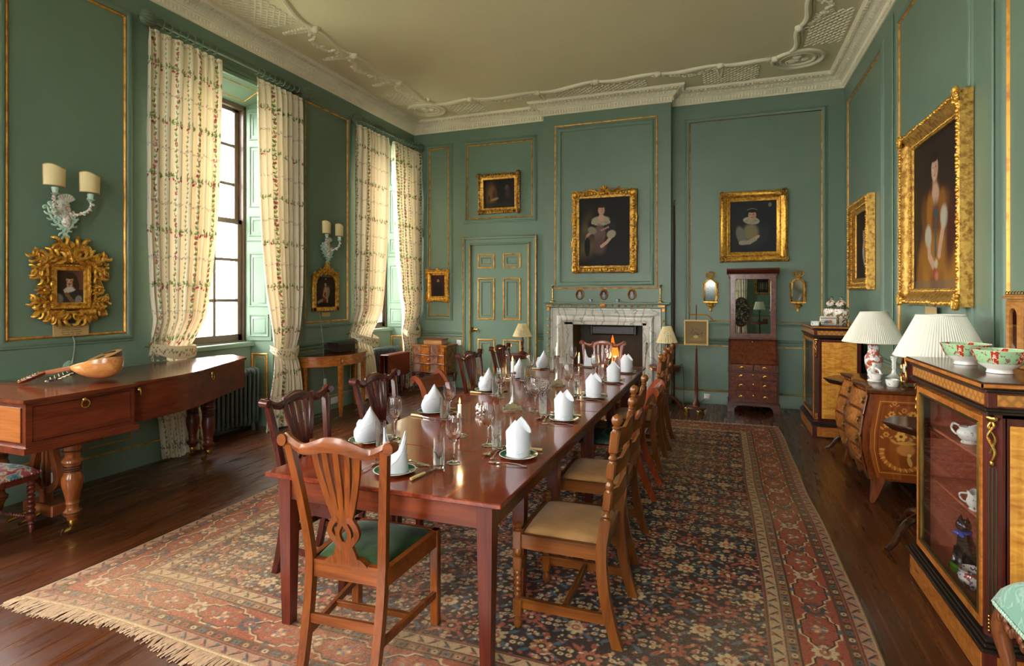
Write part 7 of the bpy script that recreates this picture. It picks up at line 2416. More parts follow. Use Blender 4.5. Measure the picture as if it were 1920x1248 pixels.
# ================================================================== DINING TABLE
TOPM, N_, L_, b_ = newmat('polished_table_mahogany')
setp(b_, None, 0.16, 0, coat=0.35, coatr=0.06)
g_ = noise(N_, L_, coords(N_, L_, (9, 1.0, 9)), 1.6, 5, 0.6, 1.0)
h_ = noise(N_, L_, coords(N_, L_, (80, 3, 80)), 1.5, 3, 0.6)
L_.new(ramp(N_, L_, mathn(N_, L_, 'ADD', mathn(N_, L_, 'MULTIPLY', g_, 0.68), mathn(N_, L_, 'MULTIPLY', h_, 0.32)), [(0.3, lin('#4e180c')), (0.5, lin('#772a14')), (0.7, lin('#984520'))]), b_.inputs['Base Color'])
L_.new(ramp(N_, L_, noise(N_, L_, coords(N_, L_), 3, 4), [(0.3, (0.1,) * 3), (0.7, (0.22,) * 3)]), b_.inputs['Roughness'])
TX0, TX1, TZ = -2.045, -0.835, 0.75
secs = [(2.12, 2.79), (2.793, 4.03), (4.033, 5.5), (5.503, 6.69)]
table = thing('dining_table', 'long mahogany dining table laid for twelve on the rug', 'table', (-1.44, 4.4, 0.009))
MT = Matrix.Translation((1.44, -4.4, -0.009))
for y0, y1 in secs:
 MB().box(TX0, y0, 0.728, TX1, y1, TZ, 0.004, M=MT).build('table_leaf', TOPM, table)
APX = wood('table_apron_across', (74, 24, 8), (132, 58, 24), 0.25, 'X', coat=0.4)
APY = wood('table_apron_along', (60, 20, 14), (104, 42, 26), 0.25, 'Y', coat=0.4)
MB().box(-1.995, 2.175, 0.615, -0.895, 2.2, 0.727, 0.003, M=MT).build('apron', APX, table)
MB().box(-1.995, 6.61, 0.615, -0.895, 6.635, 0.727, 0.003, M=MT).build('apron', APX, table)
for x in (-1.99, -0.92):
 MB().box(x, 2.2, 0.615, x + 0.025, 6.61, 0.727, 0.003, M=MT).build('apron', APY, table)
LEGM = wood('table_leg_red', (84, 28, 12), (140, 60, 28), 0.25, 'Z', coat=0.4)
for x, ys_ in ((-1.968, (2.2, 3.16, 4.03, 4.87, 5.66, 6.58)), (-0.928, (2.2, 3.2, 4.12, 5.03, 5.84, 6.58)), (-0.988, (2.78,))):
 for y in ys_:
  b = MB()
  b.loft([[(x - w, y - w, z), (x + w, y - w, z), (x + w, y + w, z), (x - w, y + w, z)] for z, w in ((0.0103, 0.024), (0.6, 0.034), (0.727, 0.036))], M=MT)
  b.build('leg', LEGM if y == 2.78 else MAHOG_Z, table)
# ================================================================== PLACE SETTINGS
PLG, N_, L_, b_ = newmat('green_banded_porcelain')
setp(b_, None, 0.1, 0, coat=0.6)
sx_ = N_.new('ShaderNodeSeparateXYZ')
L_.new(coords(N_, L_), sx_.inputs[0])
rad = mathn(N_, L_, 'SQRT', mathn(N_, L_, 'ADD', mathn(N_, L_, 'POWER', mathn(N_, L_, 'ABSOLUTE', sx_.outputs[0]), 2.0), mathn(N_, L_, 'POWER', mathn(N_, L_, 'ABSOLUTE', sx_.outputs[1]), 2.0)))
L_.new(ramp(N_, L_, mathn(N_, L_, 'MULTIPLY', rad, 10.0), [(0.0, lin('#f0efe9')), (0.64, lin('#c8a860')), (0.675, lin('#0f5a40')), (0.95, lin('#d8d2b4')), (0.98, lin('#eeeee8'))], 'CONSTANT'), b_.inputs['Base Color'])
NAP = plain('white_linen_napkin', (212, 217, 226), 0.85, var=0.03, sc=20, bmp=0.2, bsc=300, sheen=0.2)
IVH = plain('ivory_handle', (226, 202, 148), 0.35, var=0.08)
def make_plate():
 t = MB().lathe([(0.0, 0.003), (0.045, 0.003), (0.046, 0.0), (0.052, 0.0), (0.06, 0.004), (0.085, 0.01), (0.1, 0.014), (0.101, 0.0155), (0.1, 0.0165), (0.085, 0.0125), (0.066, 0.008), (0.06, 0.006), (0.0, 0.006)], (0, 0, 0), 40)
 return t.build('side_plate', PLG)
def make_napkin(kind):
 """Starched napkin standing folded to a mitre; peaks to local +x and -x."""
 m = MB()
 n = 48
 if kind == 0:       # mitre with two peaks
  def ring(tz, k, rr):
   a = 2 * PI * k / n
   top = 0.12 + (0.078 if math.cos(a) < 0 else 0.066) * (1 - abs(math.sin(a)))
   z = top * tz
   r = rr * (0.96 + 0.09 * tz)
   r2 = r * (1 - 0.0 * tz)
   x = r2 * 1.05 * math.cos(a)
   y = r2 * 0.95 * math.sin(a)
   return (x + 0.004 * math.sin(3 * a) * (1 - tz), y, z)
 elif kind == 1:     # fuller, one peak with a soft fold
  def ring(tz, k, rr):
   a = 2 * PI * k / n
   top = 0.085 + 0.112 * (1 - abs(math.remainder(a - 1.2, 2 * PI)) / PI) ** 0.9
   z = top * tz
   bul = 0.78 + 0.5 * math.sin(PI * min(1, 0.12 + tz * 0.75)) ** 1.2
   r = rr * bul * (1 - 0.66 * tz ** 2.6)
   return (r * 1.22 * math.cos(a), r * 0.86 * math.sin(a) + 0.012 * tz, z)
 else:               # two splayed ears with a deep notch
  def ring(tz, k, rr):
   a = 2 * PI * k / n
   c = math.cos(a)
   top = 0.088 + 0.105 * abs(c) ** 2.6 * (1.0 if c > 0 else 1.06)
   z = top * tz
   r = rr * (1 - 0.18 * math.sin(PI * tz * 0.5))
   return (r * 1.05 * c * (1 + 0.06 * tz), r * 0.86 * math.sin(a) * (1 - 0.6 * tz ** 2), z)
 J = 14
 outer = [[ring(j / (J - 1), k, 0.066) for k in range(n)] for j in range(J)]
 inner = [[tuple(c * f for c, f in zip(ring(j / (J - 1), k, 0.061), (1, 1, 0.985))) for k in range(n)] for j in range(J)]
 m.loft(outer + inner[::-1], caps=True)
 # the wrapped fold: a diagonal hem round the front
 hem = []
 for k in range(22):
  a = -PI * 0.95 + PI * 0.95 * k / 21
  tz = 0.12 + 0.72 * (k / 21) ** 1.4
  p = ring(min(0.9, tz), int(round(a / (2 * PI) * n)) % n, 0.0675)
  hem.append(p)
 m.tube(hem, 0.0022, 5)
 hem = []
 for k in range(16):
  a = PI * 0.05 + PI * 0.8 * k / 15
  p = ring(0.45 + 0.1 * math.sin(k * 0.4), int(round(a / (2 * PI) * n)) % n, 0.0672)
  hem.append(p)
 m.tube(hem, 0.002, 5)
 if kind == 1:
  m.ball((0.0, -0.04, 0.085), (0.03, 0.02, 0.03), 10)
  m.ball((0.03, -0.045, 0.05), (0.026, 0.014, 0.026), 10)
 return m.build('folded_napkin', NAP, sharp=60)
def make_wine():
 o = [(0.0, 0.001), (0.036, 0.001), (0.037, 0.003), (0.03, 0.006), (0.012, 0.011), (0.005, 0.018), (0.0042, 0.05), (0.0045, 0.098), (0.01, 0.108), (0.024, 0.12), (0.036, 0.14), (0.042, 0.165), (0.0425, 0.185), (0.039, 0.215), (0.034, 0.245)]
 i = [(0.0328, 0.245), (0.0378, 0.215), (0.0412, 0.185), (0.0405, 0.165), (0.0345, 0.141), (0.022, 0.1225), (0.008, 0.114), (0.0, 0.113)]
 return MB().lathe(o + i, (0, 0, 0), 40).build('wine_glass', CRYSTAL, sharp=70)
def make_tumbler():
 o = [(0.0, 0.001), (0.026, 0.001), (0.028, 0.003), (0.0295, 0.15)]
 i = [(0.0275, 0.15), (0.0262, 0.016), (0.02, 0.012), (0.0, 0.011)]
 return MB().lathe(o + i, (0, 0, 0), 36).build('glass_tumbler', CRYSTAL, sharp=50)
def make_knife():
 """Along +y, handle towards the diner."""
 t = thing('table_knife', 'knife', 'knife')
 MB().loft([[(w * math.cos(a * PI / 4), y, 0.008 + h * math.sin(a * PI / 4)) for a in range(8)] for y, w, h in ((-0.105, 0.007, 0.005), (-0.102, 0.0095, 0.0072), (-0.03, 0.0085, 0.0062), (0.0, 0.007, 0.005))]).build('ivory_handle', IVH, t)
 b = MB()
 b.loft([[(w * math.cos(a * PI / 4), y, 0.008 + w * 0.7 * math.sin(a * PI / 4)) for a in range(8)] for y, w in ((0.0, 0.0075), (0.006, 0.0075), (0.009, 0.005))])
 b.prism([(-0.006, 0.008), (0.006, 0.008), (0.009, 0.05), (0.009, 0.105), (0.004, 0.128), (-0.004, 0.13), (-0.0055, 0.1)], 0.006, 0.0085, 'xy')
 b.build('blade', SILVER, t)
 return t
def shank(b, y0, y1):
 b.loft([[(w * math.cos(a * PI / 4), y, z + 0.002 * math.sin(a * PI / 4)) for a in range(8)] for y, w, z in
   ((y0, 0.004, 0.004), (y0 + 0.006, 0.0095, 0.004), (y0 + 0.02, 0.0085, 0.005), (y0 + 0.05, 0.0045, 0.009), (y1 - 0.03, 0.0035, 0.011), (y1, 0.004, 0.009))])
def make_fork():
 b = MB()
 shank(b, -0.1, 0.04)
 b.prism([(-0.004, 0.038), (-0.011, 0.055), (-0.012, 0.066), (0.012, 0.066), (0.011, 0.055), (0.004, 0.038)], 0.006, 0.009, 'xy')
 for k in range(4):
  x = -0.0102 + 0.0068 * k
  b.tube(smooth_path([(x, 0.064, 0.0075), (x, 0.085, 0.004), (x * 0.95, 0.105, 0.006)], 4), [0.0019] * 8 + [0.001], 6)
 return b.build('table_fork', SILVER)
def make_spoon():
 b = MB()
 shank(b, -0.1, 0.03)
 b.grid(lambda u, v: (0.019 * math.sin(PI * (0.02 + 0.96 * v)) ** 0.6 * (2 * u - 1), 0.027 + 0.06 * v, 0.0085 - 0.0075 * (1 - (2 * u - 1) ** 2) * math.sin(PI * v)), 9, 14)
 b.grid(lambda u, v: (-0.019 * math.sin(PI * (0.02 + 0.96 * v)) ** 0.6 * (2 * u - 1), 0.027 + 0.06 * v, 0.0075 - 0.0078 * (1 - (2 * u - 1) ** 2) * math.sin(PI * v)), 9, 14)
 return b.build('dessert_spoon', SILVER)
SETT = []       # name, plate, facing angle (local +y points into the table), wine, tumbler, napkin kind
PL_ = [('at the near end of table', (-1.463, 2.334), 0.0, (-1.263, 2.562), (-1.296, 2.466), 2)]
ordn = ['first', 'second', 'third', 'fourth', 'fifth']
lw = [(-1.80, 2.87), (-1.758, 3.501), (-1.695, 4.298), (-1.791, 5.321), (-1.745, 6.14)]
lt = [(-1.755, 2.66), (-1.755, 3.415), (-1.762, 4.35), (-1.822, 5.2), (-1.758, 5.994)]
ly_ = [(-1.915, 2.759), (-1.95, 3.6), (-1.94, 4.572), (-1.94, 5.372), (-1.93, 6.172)]
rw_ = [(-1.23, 2.925), (-1.263, 3.873), (-1.225, 4.672), (-1.19, 5.582), (-1.19, 6.252)]
rt_ = [(-1.157, 2.871), (-1.173, 3.774), (-1.14, 4.61), (-1.121, 5.533), (-1.12, 6.32)]
ry_ = [(-0.997, 2.779), (-1.0, 3.694), (-0.989, 4.576), (-0.984, 5.441), (-0.97, 6.155)]
for i in range(5): PL_.append(('at %s window-side place from near end' % ordn[i], ly_[i], -PI / 2, lw[i], lt[i], 1))
for i in range(5): PL_.append(('at %s cabinet-side place from near end' % ordn[i], ry_[i], PI / 2, rw_[i], rt_[i], 0))
PL_.append(('at the fire end of table', (-1.453, 6.52), PI, (-1.599, 6.291), (-1.72, 6.4), 2))
proto = {}
Z0 = TZ + 0.0006
def put(key, maker, label, cat, group, x, y, z, a):
 if key not in proto:
  o = maker()
  proto[key] = o
  o.location = (x, y, z)
  o.rotation_euler = (0, 0, a)
  tag(o, label, cat, group)
  return o
 src = proto[key]
 return dup(src, (x, y, z), a, label, group)
for i, (pl, (x, y), a, w, tb, kind) in enumerate(PL_):
 R = rz(a)
 jt = 0.12 * math.sin(i * 2.3)
 def at(r, f):
  v = R @ Vector((r, f, 0))
  return x + v.x, y + v.y
 put('plate', make_plate, 'green banded white side plate ' + pl, 'plate', 'side plates on the table', x, y, Z0, a)
 put('nap%d' % kind, lambda: make_napkin(kind), 'white folded napkin standing on plate ' + pl, 'napkin', 'folded napkins on the plates', x, y, Z0 + (0.0098, 0.0118, 0.0098)[kind], a + jt)
 put('wine', make_wine, 'empty wine glass ' + pl, 'wine glass', 'wine glasses on the table', w[0], w[1], Z0, a)
 put('tumb', make_tumbler, 'tall straight glass tumbler ' + pl, 'tumbler', 'tumblers on the table', tb[0], tb[1], Z0, a)
 kx, ky = at(0.15 + 0.02 * math.sin(i), 0.02)
 put('knife', make_knife, 'ivory handled knife ' + pl, 'knife', 'table knives', kx, ky, Z0, a - 0.12 + jt)
 fx_, fy_ = at(-0.15, 0.0)
 put('fork', make_fork, 'silver fork beside plate ' + pl, 'fork', 'table forks', fx_, fy_, Z0, a + 0.1 - jt)
 sx0, sy0 = at(0.02, 0.155)
 put('spoon', make_spoon, 'silver dessert spoon above plate ' + pl, 'spoon', 'dessert spoons', sx0, sy0, Z0, a + PI / 2 - 0.2)
 sx0, sy0 = at(0.0, 0.125)
 put('dfork', make_fork, 'silver dessert fork above plate ' + pl, 'fork', 'dessert forks', sx0, sy0, Z0, a - PI / 2 + 0.15)
# ================================================================== CANDLES, BOWL, CRUETS
WAX = plain('white_wax', (238, 234, 224), 0.45, var=0.02)
FLM = emit('candle_flame', (255, 176, 82), 6.0)
def candle(t, z0, z1, r=0.011):
 o = MB().lathe([(r, z0), (r, z1 - 0.003), (r * 0.8, z1), (0, z1 - 0.001)], (0, 0, 0), 16).build('candle', WAX, t)
 MB().tube([(0, 0, z1 - 0.002), (0.001, 0, z1 + 0.008)], 0.0012, 5).build('wick', BLACKM, o)
 MB().lathe([(0.0, z1 + 0.003), (0.004, z1 + 0.007), (0.0055, z1 + 0.014), (0.0035, z1 + 0.026), (0.0, z1 + 0.04)], (0, 0, 0), 12).build('flame', FLM, o)
 L = bpy.data.lights.new('candle_glow', 'POINT')
 L.color = (1.0, 0.6, 0.28)
 L.energy = 0.5
 L.shadow_soft_size = 0.01
 lo = bpy.data.objects.new('candle_glow', L)
 lo.location = (0, 0, z1 + 0.05)
 lo.parent = t
 COL.objects.link(lo)
def square_rings(mb, prof, M=None):
 mb.loft([[(-w, -w, z), (w, -w, z), (w, w, z), (-w, w, z)] for w, z in prof], M=M)
 return mb
for (x, y, lab) in ((-1.447, 3.904, 'tall silver column candlestick with lit candle before the cut glass bowl'), (-1.447, 5.099, 'tall silver column candlestick with lit candle beyond the cut glass bowl')):
 t = thing('silver_candlestick', lab, 'candlestick', (x, y, Z0), 0.35, 'tall silver candlesticks')
 b = MB()
 square_rings(b, [(0.072, 0.0), (0.072, 0.007), (0.066, 0.011), (0.062, 0.012), (0.05, 0.024), (0.03, 0.04), (0.026, 0.044)])
 b.lathe([(0.026, 0.042), (0.022, 0.05), (0.0175, 0.058), (0.0155, 0.23), (0.019, 0.235), (0.015, 0.24)], (0, 0, 0), 18)
 for k in range(10):
  a = 2 * PI * k / 10
  b.tube([(0.0172 * math.cos(a), 0.0172 * math.sin(a), 0.06), (0.0152 * math.cos(a), 0.0152 * math.sin(a), 0.232)], 0.003, 5)
 for k in range(8):
  a = 2 * PI * k / 8
  b.tube(smooth_path([(0.015 * math.cos(a), 0.015 * math.sin(a), 0.236), (0.019 * math.cos(a), 0.019 * math.sin(a), 0.255), (0.026 * math.cos(a), 0.026 * math.sin(a), 0.264)], 3), 0.004, 6)
 square_rings(b, [(0.024, 0.263), (0.026, 0.267), (0.026, 0.272), (0.016, 0.275)])
 b.build('column', SILVER, t)
 candle(t, 0.27, 0.352)
for (x, y, lab) in ((-1.466, 3.052, 'short silver candlestick with lit candle near the green velvet chair'), (-1.421, 5.856, 'short silver candlestick with lit candle at the fire end')):
 t = thing('silver_candlestick', lab, 'candlestick', (x, y, Z0), 0.2, 'short silver candlesticks')
 b = MB()
 b.lathe([(0.05, 0.0), (0.05, 0.005), (0.042, 0.009), (0.03, 0.012), (0.014, 0.02), (0.009, 0.03), (0.012, 0.036), (0.008, 0.045), (0.012, 0.07), (0.008, 0.08), (0.013, 0.088), (0.014, 0.11), (0.017, 0.113), (0.0, 0.113)], (0, 0, 0), 8)
 b.build('stem', SILVER, t)
 candle(t, 0.105, 0.192)
CUT, N_, L_, b_ = newmat('cut_crystal')
setp(b_, (1, 1, 1), 0.0, 0, trans=1.0, ior=1.5)
vo = N_.new('ShaderNodeTexVoronoi')
vo.inputs['Scale'].default_value = 55
L_.new(coords(N_, L_), vo.inputs['Vector'])
bump(N_, L_, b_, vo.outputs['Distance'], 0.9, 0.006)
bw = MB()
n = 64
rings = []
for (r, z) in ((0.06, 0.0), (0.075, 0.004), (0.1, 0.03), (0.112, 0.06), (0.116, 0.09), (0.118, 0.112)):
 rings.append([((r + (0.003 if k % 4 < 2 else -0.002) * (z > 0.01)) * math.cos(2 * PI * k / n), (r + (0.003 if k % 4 < 2 else -0.002) * (z > 0.01)) * math.sin(2 * PI * k / n), z + (0.006 * abs(math.sin(k * PI / 4)) if z > 0.1 else 0)) for k in range(n)])
for (r, z) in ((0.11, 0.112), (0.106, 0.06), (0.09, 0.03), (0.06, 0.012)):
 rings.append([(r * math.cos(2 * PI * k / n), r * math.sin(2 * PI * k / n), z + (0.005 * abs(math.sin(k * PI / 4)) if z > 0.1 else 0)) for k in range(n)])
bw.loft(rings)
tag(bw.build('cut_glass_bowl', CUT, None, sharp=20, loc=(-1.452, 4.51, Z0)), 'wide cut glass bowl in the middle of the table', 'bowl')
for dx, dy, lab in ((0, 0, 'small silver mustard pot left of the tall candlestick'), (0.05, -0.06, 'small silver pepper pot beside the mustard pot')):
 t = thing('silver_cruet', lab, 'cruet', (-1.62 + dx, 3.68 + dy, Z0), 0, 'silver cruets on the table')
 MB().lathe([(0.018, 0.0), (0.02, 0.004), (0.012, 0.012), (0.02, 0.02), (0.024, 0.035), (0.02, 0.05), (0.016, 0.055)], (0, 0, 0), 18).build('cruet_body', SILVER, t)
 MB().lathe([(0.017, 0.055), (0.016, 0.062), (0.008, 0.072), (0.004, 0.076), (0.006, 0.082), (0, 0.086)], (0, 0, 0), 18).build('lid', SILVER, t)
# ================================================================== GLAZED SIDE CABINETS (pair)
SATW = satinwood('panel_satinwood', (184, 112, 34), (232, 168, 74), 0.22)
SATD = satinwood('plinth_satinwood', (150, 84, 30), (196, 122, 50), 0.25)
CABM = wood('cabinet_mahogany', (56, 18, 14), (92, 36, 26), 0.22, 'Z', coat=0.5)
CABI = wood('cabinet_inside_mahogany', (158, 82, 60), (204, 120, 92), 0.4, 'X', coat=0.1)
EBON = plain('ebony_moulding', (34, 26, 20), 0.3, var=0.1)
GRST = plain('green_stained_line', (26, 58, 30), 0.35)
TREL, N_, L_, b_ = newmat('trellis_inlay')
setp(b_, None, 0.25, 0, coat=0.4)
v_ = coords(N_, L_)
sp_ = N_.new('ShaderNodeSeparateXYZ')
L_.new(v_, sp_.inputs[0])
hor = mathn(N_, L_, 'ADD', sp_.outputs[0], sp_.outputs[1])
d1 = mathn(N_, L_, 'PINGPONG', mathn(N_, L_, 'ADD', hor, sp_.outputs[2]), 0.024)
d2 = mathn(N_, L_, 'PINGPONG', mathn(N_, L_, 'SUBTRACT', hor, sp_.outputs[2]), 0.024)
dm_ = mathn(N_, L_, 'MINIMUM', d1, d2)
L_.new(ramp(N_, L_, mathn(N_, L_, 'MULTIPLY', dm_, 40.0), [(0.0, lin('#5a3414')), (0.1, lin('#c08a44')), (0.2, lin('#5a3414')), (0.26, lin('#b8742e')), (1.0, lin('#c8853a'))]), b_.inputs['Base Color'])
def vitrine(label, loc):
 t = thing('glazed_cabinet', label, 'cabinet', loc, -PI / 2, 'pair of glazed satinwood side cabinets')
 W, D = 0.485, 0.47
 b = MB()
 b.box(-W - 0.02, -D - 0.025, 0.0, W + 0.02, 0, 0.135, 0.004)
 b.build('plinth', CABM, t)
 b = MB()
 b.box(-W + 0.03, -D - 0.028, 0.018, W - 0.0, -D - 0.024, 0.122)
 b.box(W + 0.018, -D + 0.02, 0.018, W + 0.023, -0.03, 0.122)
 b.box(-W - 0.023, -D + 0.02, 0.018, -W - 0.018, -0.03, 0.122)
 b.build('plinth_veneer', SATD, t)
 b = MB()
 for z0, z1, e in ((0.135, 0.15, 0.03), (0.15, 0.165, 0.018), (0.165, 0.178, 0.008)):
  b.box(-W - e, -D - e - 0.004, z0, W + e, 0, z1, 0.004)
 b.build('ebonised_moulding', EBON, t)
 b = MB()
 for z0, z1, e in ((1.105, 1.118, 0.012), (1.118, 1.13, 0.02)):
  b.box(-W - e, -D - e, z0, W + e, 0, z1, 0.004)
 b.box(-W - 0.02, -D - 0.02, 1.195, W + 0.02, 0, 1.21, 0.005)
 b.build('ebonised_moulding', EBON, t)
 # carcase: back, ends, bottom, top
 b = MB()
 b.box(-W, -0.02, 0.17, W, 0, 1.11)
 for s in (-1, 1):
  b.box(s * W, -D + 0.055, 0.17, s * (W - 0.018), 0, 1.11)
  b.prism([(s * (W - 0.06), -D), (s * (W - 0.045), -D), (s * W, -D + 0.045), (s * W, -D + 0.06), (s * (W - 0.06), -D + 0.06)], 0.178, 1.105, 'xy')
 b.box(-W, -D + 0.02, 1.09, W, 0, 1.2)
 b.build('carcase', CABM, t)
 b = MB()
 b.box(-W + 0.02, -0.024, 0.18, W - 0.02, -0.019, 1.09)
 b.box(-W + 0.018, -D + 0.03, 0.178, W - 0.018, -0.02, 0.19)
 for s in (-1, 1): b.box(s * (W - 0.018), -D + 0.05, 0.18, s * (W - 0.022), -0.02, 1.09)
 b.build('lining', CABI, t)
 for z in (0.565, 0.845): MB().box(-W + 0.02, -D + 0.07, z, W - 0.02, -0.022, z + 0.012, 0.002).build('shelf', CABI, t)
 # frieze with trellis inlay
 b = MB()
 b.box(-W - 0.008, -D - 0.008, 1.13, W + 0.008, 0, 1.196, 0.003)
 f = b.build('frieze', CABM, t)
 b = MB()
 b.box(-W + 0.02, -D - 0.011, 1.14, W - 0.02, -D - 0.006, 1.186)
 for s in (-1, 1): b.box(s * (W + 0.011), -D + 0.025, 1.14, s * (W + 0.006), -0.02, 1.186)
 b.build('trellis_inlay', TREL, f)
 MB().box(-W - 0.032, -D - 0.034, 1.21, W + 0.032, 0, 1.238, 0.006).build('top', wood('cabinet_top', (52, 24, 16), (96, 52, 30), 0.12, 'X', coat=0.7), t)
 b = MB()
 b.box(-W - 0.034, -D - 0.036, 1.217, W + 0.034, -D - 0.03, 1.231)
 for s in (-1, 1): b.box(s * (W + 0.034), -D - 0.036, 1.217, s * (W + 0.028), 0, 1.231)
 b.build('top_edge', SATD, t)
 # end panels of figured satinwood
 for s in (-1, 1):
  MB().box(s * (W + 0.003), -D + 0.07, 0.215, s * (W - 0.002), -0.06, 1.06, 0.002).build('end_panel', SATW, t)
 # door with brass bead and pane
 x0, x1, z0, z1 = -0.42, 0.42, 0.2, 1.085
 M = Matrix.Translation((0, -D + 0.005, 0))
 d = MB().frame(x0 + 0.03, z0 + 0.03, x1 - 0.03, z1 - 0.03, [(0.0, -0.015), (0.0, 0.006), (0.03, 0.01), (0.034, -0.015)], M=M).build('door', SATD, t)
 MB().frame(x0 + 0.03, z0 + 0.03, x1 - 0.03, z1 - 0.03, [(-0.016, -0.01), (-0.014, 0.006), (-0.006, 0.012), (0.0, 0.006)], M=M).build('brass_bead', metalm('antique_brass_%s' % t.name, (128, 102, 52), 0.35), d)
 MB().box(x0 + 0.012, -D + 0.006, z0 + 0.02, x1 - 0.012, -D + 0.008, z1 - 0.02).build('pane', CLEAR, d)
 for s in (-1, 1):
  xc = 0.0
  MC = Matrix.Translation((s * (W - 0.0225), -D + 0.0225, 0)) @ rz(s * PI / 4) @ Matrix.Translation((0, D, 0))
  b = MB()
  for k in (-1, 0, 1):
   b.box(xc + k * 0.013 - 0.0018, -D - 0.003, 0.27, xc + k * 0.013 + 0.0018, -D + 0.001, 0.88, M=MC)
  b.build('green_flute', GRST, t)
  b = MB()
  for k in (-1, 0, 1):
   for z in range(5): b.ball((xc + k * 0.013, -D - 0.003, 0.2 + z * 0.015), (0.005, 0.005, 0.009), 6, M=MC)
  b.build('bead_drop', BRASS, t)
  b = MB()
  b.tube(smooth_path([(xc - 0.018, -D - 0.008, 1.09), (xc + 0.01, -D - 0.016, 1.06), (xc - 0.012, -D - 0.016, 1.01), (xc + 0.012, -D - 0.014, 0.95), (xc - 0.004, -D - 0.01, 0.9)], 5), 0.0055, 6, M=MC)
  b.tube(smooth_path([(xc + 0.018, -D - 0.008, 1.09), (xc - 0.01, -D - 0.014, 1.05), (xc + 0.012, -D - 0.014, 1.0), (xc - 0.006, -D - 0.012, 0.94)], 5), 0.005, 6, M=MC)
  b.ball((xc, -D - 0.012, 1.085), (0.022, 0.012, 0.016), 8, M=MC)
  b.ball((xc, -D - 0.012, 0.9), (0.008, 0.008, 0.014), 7, M=MC)
  b.build('gilt_mount', BRASS, t)
 return t
vitrine('glazed satinwood cabinet at right edge holding two green bowls', (1.495, 3.35, 0))
vitrine('glazed satinwood cabinet in the far right corner under china jars', (1.43, 7.575, 0))
def china(name, base, spots, stops=(0.5, 0.57), sc=40, rough=0.14):
 m, N, L, b = newmat(name)
 setp(b, None, rough, 0, coat=0.5)
 f = noise(N, L, coords(N, L), sc, 3)
 st = [(0.0, lin(base)), (stops[0], lin(base))]
 w = (1 - stops[0]) / len(spots) * 0.3
 for i, c in enumerate(spots):
  st += [(stops[0] + 0.02 + i * 0.06, lin(c)), (stops[0] + 0.06 + i * 0.06, lin(c))]
 L.new(ramp(N, L, f, st), b.inputs['Base Color'])
 return m
# --- famille-verte bowls on the near cabinet
BOWL, N_, L_, b_ = newmat('green_enamelled_bowl')
setp(b_, None, 0.12, 0, coat=0.5)
v_ = coords(N_, L_)
sp_ = N_.new('ShaderNodeSeparateXYZ')
L_.new(v_, sp_.inputs[0])
ang = mathn(N_, L_, 'ARCTAN2', sp_.outputs[1], sp_.outputs[0])
pan = mathn(N_, L_, 'PINGPONG', ang, PI / 6)
flo = ramp(N_, L_, noise(N_, L_, v_, 70, 2), [(0.0, lin('#a4cc9a')), (0.56, lin('#a4cc9a')), (0.59, lin('#5a8f7a')), (0.63, lin('#c0504a')), (0.7, lin('#7a86b8'))], 'CONSTANT')
red = ramp(N_, L_, noise(N_, L_, v_, 90, 2), [(0.0, lin('#b23a22')), (0.55, lin('#e0c8b4'))], 'CONSTANT')
mid = mixc(N_, L_, ramp(N_, L_, pan, [(0.0, (1, 1, 1)), (0.13, (0, 0, 0))], 'CONSTANT'), flo, red)
zb = ramp(N_, L_, mathn(N_, L_, 'MULTIPLY', sp_.outputs[2], 8.0), [(0.0, (0, 0, 0)), (0.36, (1, 1, 1)), (0.8, (1, 1, 1)), (0.83, (0, 0, 0))], 'CONSTANT')
L_.new(mixc(N_, L_, zb, lin('#e8e4da'), mid), b_.inputs['Base Color'])
BP = [(0.045, 0.0), (0.05, 0.001), (0.047, 0.014), (0.05, 0.02), (0.075, 0.036), (0.092, 0.062), (0.1, 0.085), (0.108, 0.105), (0.106, 0.106), (0.097, 0.085), (0.088, 0.062), (0.07, 0.038), (0.0, 0.028)]
for x, y, lab in ((1.165, 3.53, 'green enamelled bowl on the near cabinet, behind its twin'), (1.185, 3.2, 'green enamelled bowl on near cabinet at right picture edge')):
 tag(MB().lathe(BP, (0, 0, 0), 44).build('china_bowl', BOWL, None, loc=(x, y, 1.2385)), lab, 'bowl', 'green bowls on the near cabinet')
